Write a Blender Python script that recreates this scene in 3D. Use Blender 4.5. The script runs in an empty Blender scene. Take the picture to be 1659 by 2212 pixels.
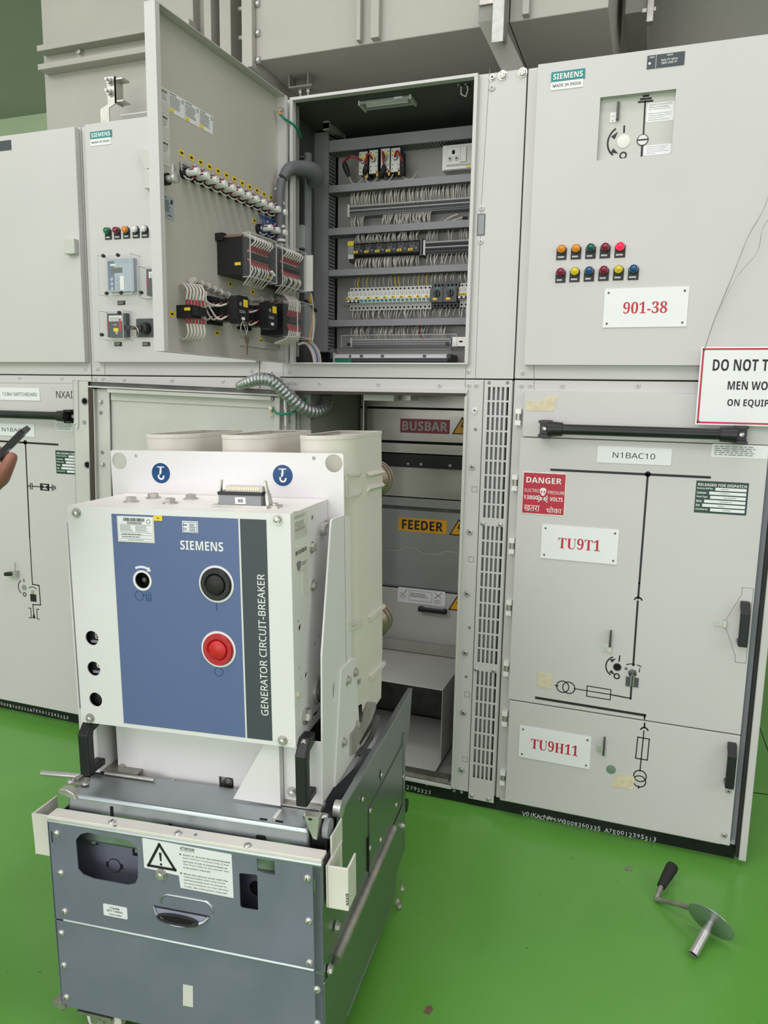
import bpy, bmesh, math, random
from math import sin, cos, pi, radians, sqrt
from mathutils import Matrix, Vector
from mathutils.geometry import tessellate_polygon

random.seed(7)
SC = bpy.context.scene
COL = SC.collection

# ------------------------------------------------------------------ camera
FPX = 1585.0                        # focal length in pixels of the 1659 x 2212 frame
YAW, PIT, ROL = radians(19.679), radians(8.926), radians(1.047)
CPOS = Vector((0.0, -2.481, 1.490))
fwd = Vector((-sin(YAW) * cos(PIT), cos(YAW) * cos(PIT), -sin(PIT)))
rt0 = Vector((cos(YAW), sin(YAW), 0)); up0 = rt0.cross(fwd)
RT = cos(ROL) * rt0 + sin(ROL) * up0
UP = -sin(ROL) * rt0 + cos(ROL) * up0
cam = bpy.data.cameras.new('camera'); camo = bpy.data.objects.new('camera', cam); COL.objects.link(camo)
cam.sensor_fit = 'AUTO'; cam.sensor_width = 36.0; cam.lens = FPX / 2212 * 36.0
cam.clip_start = 0.02
camo.matrix_world = Matrix(((RT.x, UP.x, -fwd.x, CPOS.x), (RT.y, UP.y, -fwd.y, CPOS.y), (RT.z, UP.z, -fwd.z, CPOS.z), (0, 0, 0, 1)))
SC.camera = camo

# ------------------------------------------------------------------ light, exposure
SC.view_settings.view_transform = 'Standard'
SC.view_settings.look = 'None'
SC.view_settings.gamma = 1.0
SC.view_settings.use_curve_mapping = False
SC.view_settings.exposure = 0.03
wd = bpy.data.worlds.new('hall_daylight'); SC.world = wd; wd.use_nodes = True
bg = wd.node_tree.nodes['Background']; bg.inputs[0].default_value = (1.0, 0.985, 0.995, 1); bg.inputs[1].default_value = 0.84

def area(name, loc, target, sx, sy, power, col=(1, 0.98, 0.975)):
    l = bpy.data.lights.new(name, 'AREA'); l.shape = 'RECTANGLE'; l.size = sx; l.size_y = sy; l.energy = power; l.color = col
    o = bpy.data.objects.new(name, l); COL.objects.link(o); o.location = loc
    o.rotation_euler = (Vector(target) - Vector(loc)).to_track_quat('-Z', 'Y').to_euler()
area('hall_light', (-2.2, -4.6, 4.4), (-0.9, -0.6, 0.6), 3.2, 1.6, 62)
area('hall_light', (3.9, -2.6, 2.7), (-0.7, -0.9, 0.9), 1.6, 1.2, 28)  # low light from the right, added to brighten right-facing sides
area('hall_light', (-4.6, -3.6, 4.4), (-2.4, -0.4, 0.8), 2.0, 1.2, 26)
area('hall_light', (0.2, -1.6, 5.0), (0.2, -1.3, 0.0), 2.4, 0.6, 26)

area('low_front_fill', (-1.5, -9.6, 1.5), (-0.9, 0.0, 0.7), 7.5, 2.8, 228, (1, 0.985, 1))  # added low fill behind the camera; no such doorway is known

# ------------------------------------------------------------------ materials
MATS = {}
def mat(name, col, rough=0.5, metal=0.0, vary=0.0, vscale=6.0, bump=0.0, bscale=80.0, spec=0.5, emit=None, trans=0.0, ior=1.45, alpha=1.0, coat=0.0, streak=None, rvary=0.0):
    m = bpy.data.materials.new(name); m.use_nodes = True; nt = m.node_tree; b = nt.nodes['Principled BSDF']
    c = (*col, 1)
    b.inputs['Base Color'].default_value = c; b.inputs['Roughness'].default_value = rough; b.inputs['Metallic'].default_value = metal
    b.inputs['Specular IOR Level'].default_value = spec; b.inputs['IOR'].default_value = ior
    b.inputs['Transmission Weight'].default_value = trans; b.inputs['Alpha'].default_value = alpha; b.inputs['Coat Weight'].default_value = coat
    if emit: b.inputs['Emission Color'].default_value = (*emit[0], 1); b.inputs['Emission Strength'].default_value = emit[1]
    tc = None
    if vary or bump or rvary:
        tc = nt.nodes.new('ShaderNodeTexCoord')
        mp = nt.nodes.new('ShaderNodeMapping'); nt.links.new(tc.outputs['Object'], mp.inputs[0])
        if streak: mp.inputs['Scale'].default_value = streak
    if vary or rvary:
        n = nt.nodes.new('ShaderNodeTexNoise'); n.inputs['Scale'].default_value = vscale; n.inputs['Detail'].default_value = 5
        nt.links.new(mp.outputs[0], n.inputs['Vector'])
        if vary:
            r = nt.nodes.new('ShaderNodeValToRGB'); r.color_ramp.elements[0].position = 0.3; r.color_ramp.elements[1].position = 0.72
            r.color_ramp.elements[0].color = (*[max(0, k * (1 - vary)) for k in col], 1); r.color_ramp.elements[1].color = (*[min(1, k * (1 + vary)) for k in col], 1)
            nt.links.new(n.outputs['Fac'], r.inputs[0]); nt.links.new(r.outputs[0], b.inputs['Base Color'])
        if rvary:
            mr = nt.nodes.new('ShaderNodeMapRange'); mr.inputs['To Min'].default_value = max(0.02, rough - rvary); mr.inputs['To Max'].default_value = rough + rvary
            mr.inputs['From Min'].default_value = 0.3; mr.inputs['From Max'].default_value = 0.7
            nt.links.new(n.outputs['Fac'], mr.inputs['Value']); nt.links.new(mr.outputs[0], b.inputs['Roughness'])
    if bump:
        n2 = nt.nodes.new('ShaderNodeTexNoise'); n2.inputs['Scale'].default_value = bscale; n2.inputs['Detail'].default_value = 3
        nt.links.new(tc.outputs['Object'], n2.inputs['Vector'])
        bp = nt.nodes.new('ShaderNodeBump'); bp.inputs['Strength'].default_value = bump; bp.inputs['Distance'].default_value = 0.002
        nt.links.new(n2.outputs['Fac'], bp.inputs['Height']); nt.links.new(bp.outputs[0], b.inputs['Normal'])
    MATS[name] = m
    return m

GREY = (0.585, 0.565, 0.56)
mat('cabinet_paint', GREY, 0.42, vary=0.025, vscale=2.5, bump=0.05, bscale=260)
mat('cabinet_paint_old', (0.56, 0.555, 0.52), 0.45, vary=0.06, vscale=7, bump=0.05, bscale=260)
mat('duct_paint_shaded', (0.27, 0.26, 0.23), 0.55, vary=0.05, vscale=3)  # darker copy of the duct paint; overhead shade is put into the colour
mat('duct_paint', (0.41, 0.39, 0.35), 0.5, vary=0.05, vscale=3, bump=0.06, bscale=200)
mat('inner_paint', (0.52, 0.495, 0.445), 0.34, vary=0.03, vscale=3, bump=0.35, bscale=420)
mat('compartment_paint', (0.30, 0.295, 0.275), 0.5, vary=0.05, vscale=4)
mat('white_paint', (0.755, 0.742, 0.742), 0.38, vary=0.02, vscale=5, bump=0.04, bscale=240)
mat('white_top', (0.80, 0.765, 0.73), 0.42, vary=0.05, vscale=9)  # for the breaker top, light from above is put into this paler white
mat('cream_paint', (0.72, 0.69, 0.63), 0.4, vary=0.05, vscale=12)
mat('pole_plastic', (0.70, 0.665, 0.595), 0.40, vary=0.02, vscale=4)
mat('blue_panel', (0.105, 0.148, 0.305), 0.42, vary=0.02, vscale=3)
mat('slate_panel', (0.055, 0.066, 0.078), 0.45)
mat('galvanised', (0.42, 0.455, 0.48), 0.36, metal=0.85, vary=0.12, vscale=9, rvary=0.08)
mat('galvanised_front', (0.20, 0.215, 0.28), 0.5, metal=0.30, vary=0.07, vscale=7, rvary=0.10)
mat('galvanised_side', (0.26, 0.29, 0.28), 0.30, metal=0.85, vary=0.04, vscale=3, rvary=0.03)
mat('zinc', (0.50, 0.49, 0.45), 0.38, metal=0.7, vary=0.15, vscale=25)
mat('steel', (0.56, 0.55, 0.53), 0.36, metal=0.7, vary=0.08, vscale=30)
mat('worn_steel', (0.42, 0.40, 0.37), 0.42, metal=0.9, vary=0.25, vscale=20)
mat('dark_steel', (0.10, 0.10, 0.095), 0.45, metal=0.6, vary=0.3, vscale=16)
mat('alu_plate', (0.46, 0.445, 0.40), 0.36, metal=0.6, vary=0.10, vscale=2.5, rvary=0.1, streak=(1, 1, 5))
mat('shutter_plate', (0.33, 0.335, 0.33), 0.42, metal=0.5, vary=0.10, vscale=4)
mat('black_plastic', (0.012, 0.0125, 0.014), 0.38)
mat('black_rubber', (0.016, 0.016, 0.016), 0.6, bump=0.1, bscale=300)
mat('black_paint', (0.010, 0.012, 0.012), 0.35, vary=0.4, vscale=12)
mat('void_black', (0.004, 0.004, 0.004), 0.9)
mat('gasket_brown', (0.055, 0.040, 0.033), 0.7)
mat('duct_pvc', (0.27, 0.27, 0.285), 0.5, vary=0.04, vscale=9)
mat('duct_slot', (0.020, 0.021, 0.024), 0.6)
mat('grey_plastic', (0.27, 0.285, 0.30), 0.45)
mat('dark_grey_plastic', (0.075, 0.08, 0.085), 0.45)
mat('light_plastic', (0.62, 0.615, 0.58), 0.38)
mat('white_plastic', (0.80, 0.79, 0.77), 0.35)
mat('white_sticker', (0.80, 0.80, 0.82), 0.45, vary=0.02, vscale=8)
mat('paper', (0.66, 0.65, 0.60), 0.6, vary=0.03, vscale=20)
mat('grey_sticker', (0.36, 0.40, 0.45), 0.45)
mat('print_black', (0.012, 0.012, 0.014), 0.5)
mat('print_grey', (0.22, 0.22, 0.23), 0.55)
mat('print_red', (0.50, 0.018, 0.040), 0.45)
mat('sign_red', (0.46, 0.010, 0.035), 0.4)
mat('dull_red', (0.28, 0.020, 0.035), 0.4)
mat('teal', (0.010, 0.225, 0.225), 0.4)
mat('dark_green', (0.008, 0.045, 0.034), 0.4)
mat('yellow', (0.84, 0.62, 0.03), 0.45)
mat('amber', (0.80, 0.37, 0.012), 0.42)
mat('navy', (0.010, 0.065, 0.190), 0.4)
mat('chalk', (0.62, 0.64, 0.64), 0.8)
mat('tape', (0.66, 0.58, 0.41), 0.6, vary=0.12, vscale=60, bump=0.3, bscale=120)
mat('wire_grey', (0.46, 0.44, 0.41), 0.5)
mat('wire_white', (0.62, 0.57, 0.52), 0.5)
mat('wire_green', (0.006, 0.23, 0.13), 0.4)
mat('wire_red', (0.33, 0.02, 0.035), 0.4)
mat('wire_orange', (0.75, 0.33, 0.01), 0.4)
mat('wire_blue', (0.01, 0.06, 0.28), 0.4)
mat('hose_grey', (0.14, 0.145, 0.155), 0.5, bump=0.2, bscale=300)
mat('conduit_metal', (0.40, 0.42, 0.43), 0.36, metal=0.8)
mat('lamp_green', (0.004, 0.16, 0.065), 0.12, coat=0.6)
mat('lamp_dark_green', (0.004, 0.085, 0.060), 0.12, coat=0.6)
mat('lamp_red', (0.22, 0.006, 0.030), 0.12, coat=0.6)
mat('lamp_lit', (0.75, 0.015, 0.05), 0.2, emit=((1.0, 0.02, 0.07), 0.75))
mat('lamp_orange', (0.72, 0.26, 0.008), 0.12, coat=0.6)
mat('lamp_yellow', (0.66, 0.52, 0.015), 0.12, coat=0.6)
mat('lamp_blue', (0.006, 0.075, 0.20), 0.12, coat=0.6)
mat('lamp_white', (0.74, 0.74, 0.73), 0.2, coat=0.6)
mat('button_red', (0.45, 0.010, 0.018), 0.3, coat=0.3)
mat('button_red_core', (0.56, 0.020, 0.020), 0.42, vary=0.2, vscale=60)
mat('clear', (0.80, 0.82, 0.82), 0.05, alpha=0.035)
mat('smoked', (0.30, 0.29, 0.27), 0.15, alpha=0.55)
mat('clear_edge', (0.75, 0.77, 0.77), 0.12, alpha=0.45)
mat('relay_face', (0.40, 0.45, 0.52), 0.4)
mat('relay_blue', (0.14, 0.19, 0.27), 0.4)
mat('lcd', (0.13, 0.145, 0.14), 0.2)
mat('copper', (0.45, 0.30, 0.22), 0.35, metal=0.9)
mat('brass', (0.62, 0.50, 0.36), 0.3, metal=1.0)
mat('tulip', (0.27, 0.225, 0.175), 0.42, metal=0.8)
mat('light_inner', (0.50, 0.495, 0.475), 0.42, vary=0.04, vscale=5)
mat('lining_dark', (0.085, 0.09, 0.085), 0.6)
mat('galv_dull', (0.50, 0.50, 0.48), 0.45, metal=0.35, vary=0.16, vscale=40)
mat('skin', (0.27, 0.105, 0.075), 0.48, vary=0.18, vscale=26, bump=0.25, bscale=160)
mat('nail', (0.50, 0.26, 0.21), 0.35)
mat('cloth_blue', (0.045, 0.065, 0.11), 0.85, vary=0.15, vscale=14)
mat('cloth_dark', (0.030, 0.031, 0.035), 0.85, vary=0.15, vscale=14)
mat('hair', (0.012, 0.010, 0.009), 0.6)
mat('hall_wall', (0.42, 0.42, 0.42), 0.7, vary=0.03, vscale=1.5)
mat('side_wall_paint', (0.46, 0.45, 0.43), 0.7, vary=0.03, vscale=1.5)
mat('wall_green', (0.78, 0.87, 0.68), 0.6, vary=0.05, vscale=1.5)
mat('concrete_beam', (0.56, 0.64, 0.51), 0.7, vary=0.08, vscale=2)
mat('lid_green', (0.16, 0.24, 0.17), 0.5)

# epoxy floor: saturated green, glossy, with large faint cloudiness and small scuffs
def floor_mat():
    m = bpy.data.materials.new('epoxy_floor'); m.use_nodes = True; nt = m.node_tree; b = nt.nodes['Principled BSDF']
    tc = nt.nodes.new('ShaderNodeTexCoord')
    n = nt.nodes.new('ShaderNodeTexNoise'); n.inputs['Scale'].default_value = 1.6; n.inputs['Detail'].default_value = 4; nt.links.new(tc.outputs['Object'], n.inputs['Vector'])
    r = nt.nodes.new('ShaderNodeValToRGB'); r.color_ramp.elements[0].position = 0.35; r.color_ramp.elements[1].position = 0.68
    r.color_ramp.elements[0].color = (0.110, 0.325, 0.046, 1); r.color_ramp.elements[1].color = (0.132, 0.375, 0.062, 1)
    nt.links.new(n.outputs['Fac'], r.inputs[0])
    v = nt.nodes.new('ShaderNodeTexVoronoi'); v.inputs['Scale'].default_value = 9.0; v.inputs['Randomness'].default_value = 1.0; nt.links.new(tc.outputs['Object'], v.inputs['Vector'])
    vr = nt.nodes.new('ShaderNodeValToRGB'); vr.color_ramp.elements[0].position = 0.018; vr.color_ramp.elements[1].position = 0.035
    vr.color_ramp.elements[0].color = (0.30, 0.30, 0.30, 1); vr.color_ramp.elements[1].color = (1, 1, 1, 1); nt.links.new(v.outputs['Distance'], vr.inputs[0])
    mx = nt.nodes.new('ShaderNodeMixRGB'); mx.blend_type = 'MULTIPLY'; mx.inputs[0].default_value = 0.8
    nt.links.new(r.outputs[0], mx.inputs[1]); nt.links.new(vr.outputs[0], mx.inputs[2]); nt.links.new(mx.outputs[0], b.inputs['Base Color'])
    n2 = nt.nodes.new('ShaderNodeTexNoise'); n2.inputs['Scale'].default_value = 5; n2.inputs['Detail'].default_value = 6; nt.links.new(tc.outputs['Object'], n2.inputs['Vector'])
    mr = nt.nodes.new('ShaderNodeMapRange'); mr.inputs['From Min'].default_value = 0.3; mr.inputs['From Max'].default_value = 0.7; mr.inputs['To Min'].default_value = 0.16; mr.inputs['To Max'].default_value = 0.30
    nt.links.new(n2.outputs['Fac'], mr.inputs['Value']); nt.links.new(mr.outputs[0], b.inputs['Roughness'])
    b.inputs['Specular IOR Level'].default_value = 0.5
    MATS['epoxy_floor'] = m
floor_mat()

# ------------------------------------------------------------------ frames: local x right, y up, z out of the surface
class Frame:
    def __init__(s, o, ex, up):
        ex = Vector(ex).normalized(); up = Vector(up).normalized(); n = ex.cross(up)
        s.M = Matrix(((ex.x, up.x, n.x, o[0]), (ex.y, up.y, n.y, o[1]), (ex.z, up.z, n.z, o[2]), (0, 0, 0, 1))); s.I = s.M.inverted()
    def _ray(s, px, py):
        d = RT * ((px - 829.5) / FPX) - UP * ((py - 1106) / FPX) + fwd
        return s.I @ CPOS, s.I.to_3x3() @ d
    def px(s, px, py, z=0.0):               # point of the photograph on the plane at height z -> local x, y
        c, d = s._ray(px, py); t = (z - c.z) / d.z; return c.x + t * d.x, c.y + t * d.y
    def on_x(s, px, py, x):                 # ... on the plane at local x -> y, z
        c, d = s._ray(px, py); t = (x - c.x) / d.x; return c.y + t * d.y, c.z + t * d.z
    def on_y(s, px, py, y):                 # ... on the plane at local y -> x, z
        c, d = s._ray(px, py); t = (y - c.y) / d.y; return c.x + t * d.x, c.z + t * d.z
    def rect(s, pts, z=0.0):                # upright rectangle that best fits four corners TL TR BR BL
        q = [s.px(*p, z) for p in pts]
        return (q[0][0] + q[3][0]) / 2, (q[1][0] + q[2][0]) / 2, (q[2][1] + q[3][1]) / 2, (q[0][1] + q[1][1]) / 2
    def at(s, x, y, z=0.0): return s.M @ Vector((x, y, z))
    def sub(s, x, y, z=0.0, ang=0.0):
        f = Frame((0, 0, 0), (1, 0, 0), (0, 1, 0)); f.M = s.M @ Matrix.Translation((x, y, z)) @ Matrix.Rotation(ang, 4, 'Z'); f.I = f.M.inverted(); return f

def crop(ox, oy, k): return lambda x, y: (ox + x / k, oy + y / k)

WM = {}                                      # world matrix of every object, by name

def link(name, data, world, parent=None):
    o = bpy.data.objects.new(name, data); COL.objects.link(o)
    WM[o.name] = world
    if parent is not None:
        o.parent = parent; o.matrix_basis = WM[parent.name].inverted() @ world
    else: o.matrix_basis = world
    return o

def thing(name, label, cat, loc, group=None, rot=None):
    o = link(name, None, Matrix.Translation(loc) @ (rot if rot is not None else Matrix.Identity(4)))
    o.empty_display_size = 0.05
    o['label'] = label; o['category'] = cat
    if group: o['group'] = group
    return o
def tag(o, label, cat, group=None):
    o['label'] = label; o['category'] = cat
    if group: o['group'] = group
    return o
def lab(o, label): o['label'] = label; return o

SANSB = lambda s: ''.join(chr(0x1D5D4 + ord(c) - 65) if 'A' <= c <= 'Z' else chr(0x1D7EC + ord(c) - 48) if '0' <= c <= '9' else chr(0x1D5EE + ord(c) - 97) if 'a' <= c <= 'z' else c for c in s)
SERIFB = lambda s: ''.join(chr(0x1D400 + ord(c) - 65) if 'A' <= c <= 'Z' else chr(0x1D7CE + ord(c) - 48) if '0' <= c <= '9' else c for c in s)
SANS = lambda s: ''.join(chr(0x1D5A0 + ord(c) - 65) if 'A' <= c <= 'Z' else chr(0x1D7E2 + ord(c) - 48) if '0' <= c <= '9' else chr(0x1D5BA + ord(c) - 97) if 'a' <= c <= 'z' else c for c in s)
TXT = {}
def text_geo(s, style, off=0.0):
    key = (s, style, off)
    if key not in TXT:
        c = bpy.data.curves.new('lettering', 'FONT'); c.body = SANSB(s) if style == 'b' else SERIFB(s) if style == 's' else SANS(s) if style == 'n' else s
        c.resolution_u = 3; c.offset = off
        o = bpy.data.objects.new('lettering', c); COL.objects.link(o)
        dg = bpy.context.evaluated_depsgraph_get(); me = bpy.data.meshes.new_from_object(o.evaluated_get(dg))
        vs = [(v.co.x, v.co.y) for v in me.vertices]; fs = [tuple(p.vertices) for p in me.polygons]
        bpy.data.objects.remove(o); bpy.data.curves.remove(c); bpy.data.meshes.remove(me)
        x0 = min(v[0] for v in vs); x1 = max(v[0] for v in vs); y0 = min(v[1] for v in vs); y1 = max(v[1] for v in vs)
        TXT[key] = ([((x - x0), (y - y0)) for x, y in vs], fs, x1 - x0, y1 - y0)
    return TXT[key]

def rrect(x0, x1, y0, y1, r, n=5):
    r = min(r, (x1 - x0) / 2, (y1 - y0) / 2); p = []
    for cx, cy, a in ((x1 - r, y1 - r, 0), (x0 + r, y1 - r, 90), (x0 + r, y0 + r, 180), (x1 - r, y0 + r, 270)):
        for i in range(n + 1):
            t = radians(a + 90 * i / n); p.append((cx + r * cos(t), cy + r * sin(t)))
    return p
def circ(cx, cy, r, n=20, ry=None): return [(cx + r * cos(2 * pi * i / n), cy + (ry or r) * sin(2 * pi * i / n)) for i in range(n)]

class MB:
    def __init__(s, frame=None, m='cabinet_paint'):
        s.F = frame.M if frame is not None else Matrix.Identity(4)
        s.v = []; s.f = []; s.fm = []; s.sm = []; s.mats = []; s.m(m)
    def m(s, name):
        if name not in s.mats: s.mats.append(name)
        s.ci = s.mats.index(name); return s
    def add(s, vs, fs, smooth=False):
        b = len(s.v); s.v += [s.F @ Vector(v) for v in vs]
        for f in fs: s.f.append(tuple(i + b for i in f)); s.fm.append(s.ci); s.sm.append(smooth)
        return s
    def box(s, x0, x1, y0, y1, z0, z1):
        vs = [(x, y, z) for z in (z0, z1) for y in (y0, y1) for x in (x0, x1)]
        return s.add(vs, [(0, 2, 3, 1), (4, 5, 7, 6), (0, 1, 5, 4), (2, 6, 7, 3), (0, 4, 6, 2), (1, 3, 7, 5)])
    def rbox(s, x0, x1, y0, y1, z0, z1, r=0.003, n=3): return s.plate(rrect(x0, x1, y0, y1, r, n), z0, z1)
    def hexa(s, lo, hi):                     # two quads, joined
        return s.add(list(lo) + list(hi), [(3, 2, 1, 0), (4, 5, 6, 7), (0, 1, 5, 4), (1, 2, 6, 5), (2, 3, 7, 6), (3, 0, 4, 7)])
    def quad(s, *p): return s.add(p, [tuple(range(len(p)))])
    def plate(s, outer, z0, z1, holes=(), smooth=False):
        loops = [list(outer)] + [list(h) for h in holes]
        def ar(l): return sum(l[i][0] * l[(i + 1) % len(l)][1] - l[(i + 1) % len(l)][0] * l[i][1] for i in range(len(l)))
        if ar(loops[0]) < 0: loops[0].reverse()
        for h in loops[1:]:
            if ar(h) > 0: h.reverse()
        flat = [p for l in loops for p in l]; n = len(flat)
        tris = tessellate_polygon([[Vector((x, y, 0)) for x, y in l] for l in loops])
        vs = [(x, y, z0) for x, y in flat] + [(x, y, z1) for x, y in flat]; fs = []
        for t in tris:
            a, b, c = (flat[i] for i in t)
            if (b[0] - a[0]) * (c[1] - a[1]) - (b[1] - a[1]) * (c[0] - a[0]) < 0: t = (t[0], t[2], t[1])
            fs.append(tuple(i + n for i in t)); fs.append(tuple(reversed(t)))
        s.add(vs, fs)
        k = 0; fs = []
        for l in loops:
            for i in range(len(l)):
                a, b = k + i, k + (i + 1) % len(l); fs.append((a, b, b + n, a + n))
            k += len(l)
        b0 = len(s.v) - len(vs)
        for f in fs: s.f.append(tuple(i + b0 for i in f)); s.fm.append(s.ci); s.sm.append(smooth)
        return s
    def cyl(s, p0, p1, r0, r1=None, n=16, cap=True, smooth=True):
        p0, p1 = Vector(p0), Vector(p1); r1 = r0 if r1 is None else r1
        d = (p1 - p0).normalized(); a = d.orthogonal().normalized(); b = d.cross(a)
        vs = []
        for p, r in ((p0, r0), (p1, r1)):
            vs += [p + r * (cos(2 * pi * i / n) * a + sin(2 * pi * i / n) * b) for i in range(n)]
        s.add(vs, [(i, (i + 1) % n, n + (i + 1) % n, n + i) for i in range(n)], smooth)
        if cap:
            s.add(vs[:n], [tuple(reversed(range(n)))]); s.add(vs[n:], [tuple(range(n))])
        return s
    def lathe(s, prof, c=(0, 0, 0), axis=(0, 0, 1), n=20, smooth=True):
        c = Vector(c); d = Vector(axis).normalized(); a = d.orthogonal().normalized(); b = d.cross(a); vs = []
        for r, h in prof: vs += [c + d * h + max(r, 1e-5) * (cos(2 * pi * i / n) * a + sin(2 * pi * i / n) * b) for i in range(n)]
        fs = [(k * n + i, k * n + (i + 1) % n, (k + 1) * n + (i + 1) % n, (k + 1) * n + i) for k in range(len(prof) - 1) for i in range(n)]
        return s.add(vs, fs, smooth)
    def tube(s, pts, r, n=8, cap=True, radii=None, smooth=True):
        P = [Vector(p) for p in pts]; k = len(P); vs = []
        t0 = (P[1] - P[0]).normalized(); a = t0.orthogonal().normalized()
        for i in range(k):
            t = (P[min(i + 1, k - 1)] - P[max(i - 1, 0)])
            t = t.normalized() if t.length > 1e-9 else t0
            a = (a - t * a.dot(t)); a = a.normalized() if a.length > 1e-6 else t.orthogonal().normalized(); b = t.cross(a)
            rr = radii[i] if radii else r
            vs += [P[i] + rr * (cos(2 * pi * j / n) * a + sin(2 * pi * j / n) * b) for j in range(n)]
        fs = [(i * n + j, i * n + (j + 1) % n, (i + 1) * n + (j + 1) % n, (i + 1) * n + j) for i in range(k - 1) for j in range(n)]
        if cap: fs += [tuple(reversed(range(n))), tuple(range((k - 1) * n, k * n))]
        return s.add(vs, fs, smooth)
    def stroke(s, pts, w, z0, z1, closed=False):     # a printed or taped line
        q = list(pts) + ([pts[0]] if closed else [])
        for (ax, ay), (bx, by) in zip(q, q[1:]):
            L = sqrt((bx - ax) ** 2 + (by - ay) ** 2)
            if L < 1e-7: continue
            ux, uy = (bx - ax) / L * w / 2, (by - ay) / L * w / 2
            a = (ax - ux, ay - uy); b = (bx + ux, by + uy)
            s.plate([(a[0] - uy, a[1] + ux), (a[0] + uy, a[1] - ux), (b[0] + uy, b[1] - ux), (b[0] - uy, b[1] + ux)], z0, z1)
        return s
    def ring(s, cx, cy, r0, r1, z0, z1, n=24): return s.plate(circ(cx, cy, r1, n), z0, z1, [circ(cx, cy, r0, n)])
    def disc(s, cx, cy, r, z0, z1, n=20): return s.plate(circ(cx, cy, r, n), z0, z1)
    def arc(s, cx, cy, r, a0, a1, w, z0, z1, n=10):
        A = [radians(a0 + (a1 - a0) * i / n) for i in range(n + 1)]
        o = [(cx + (r + w / 2) * cos(t), cy + (r + w / 2) * sin(t)) for t in A]; i_ = [(cx + (r - w / 2) * cos(t), cy + (r - w / 2) * sin(t)) for t in A]
        return s.plate(o + i_[::-1], z0, z1)
    def text(s, t, x, y, h=None, w=None, z=0.0006, style='n', align='c', ang=0.0, off=0.0):   # (x, y): middle (or left) of the line
        vs, fs, W, H = text_geo(t, style, off)
        ky = h / H if h else w / W; kx = w / W if w else ky
        ox = -W * kx / 2 if align == 'c' else 0.0 if align == 'l' else -W * kx
        ca, sa = cos(ang), sin(ang); q = []
        for a, b in vs:
            p, r = ox + a * kx, (b - H / 2) * ky; q.append((x + p * ca - r * sa, y + p * sa + r * ca, z))
        return s.add(q, fs)
    def fine(s, x0, x1, y0, y1, rows, z=0.0006, fill=0.9, hh=0.5):   # print too small to read: word-length dashes
        dy = (y1 - y0) / rows
        for i in range(rows):
            yc = y1 - dy * (i + 0.5); x = x0; end = x0 + (x1 - x0) * random.uniform(fill * 0.8, fill)
            while x < end:
                w = random.uniform(0.05, 0.16) * (x1 - x0); w = min(w, end - x)
                s.quad((x, yc - dy * hh / 2, z), (x + w, yc - dy * hh / 2, z), (x + w, yc + dy * hh / 2, z), (x, yc + dy * hh / 2, z))
                x += w + 0.025 * (x1 - x0)
        return s
    def mesh(s, name, bevel=0.0, seg=2, M=None):
        me = bpy.data.meshes.new(name); me.from_pydata([tuple(v) for v in s.v], [], s.f)
        for n_ in s.mats: me.materials.append(MATS[n_])
        me.polygons.foreach_set('material_index', s.fm); me.polygons.foreach_set('use_smooth', s.sm)
        bm = bmesh.new(); bm.from_mesh(me)
        bmesh.ops.remove_doubles(bm, verts=bm.verts, dist=1e-6)
        if bevel:
            es = [e for e in bm.edges if len(e.link_faces) == 2 and e.calc_face_angle(0) > radians(35)]
            bmesh.ops.bevel(bm, geom=es, offset=bevel, segments=seg, affect='EDGES', profile=0.5, clamp_overlap=True)
        for e in bm.edges:
            if len(e.link_faces) == 2 and e.calc_face_angle(0) > radians(42): e.smooth = False
        bm.normal_update(); bm.to_mesh(me); bm.free(); me.update()
        return me
    def build(s, name, parent=None, bevel=0.0, seg=2, label=None):
        lo = Vector([min(v[i] for v in s.v) for i in range(3)]); hi = Vector([max(v[i] for v in s.v) for i in range(3)])
        c = (lo + hi) / 2; c.z = lo.z
        s.v = [v - c for v in s.v]
        o = link(name, s.mesh(name, bevel, seg), Matrix.Translation(c), parent)
        if label: o['label'] = label
        return o

CACHE = {}
def stamp(key, make, name, frame, x, y, z=0.0, ang=0.0, parent=None):   # one mesh, many separate objects
    if key not in CACHE: CACHE[key] = make()
    return link(name, CACHE[key], frame.M @ Matrix.Translation((x, y, z)) @ Matrix.Rotation(ang, 4, 'Z'), parent)

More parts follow.
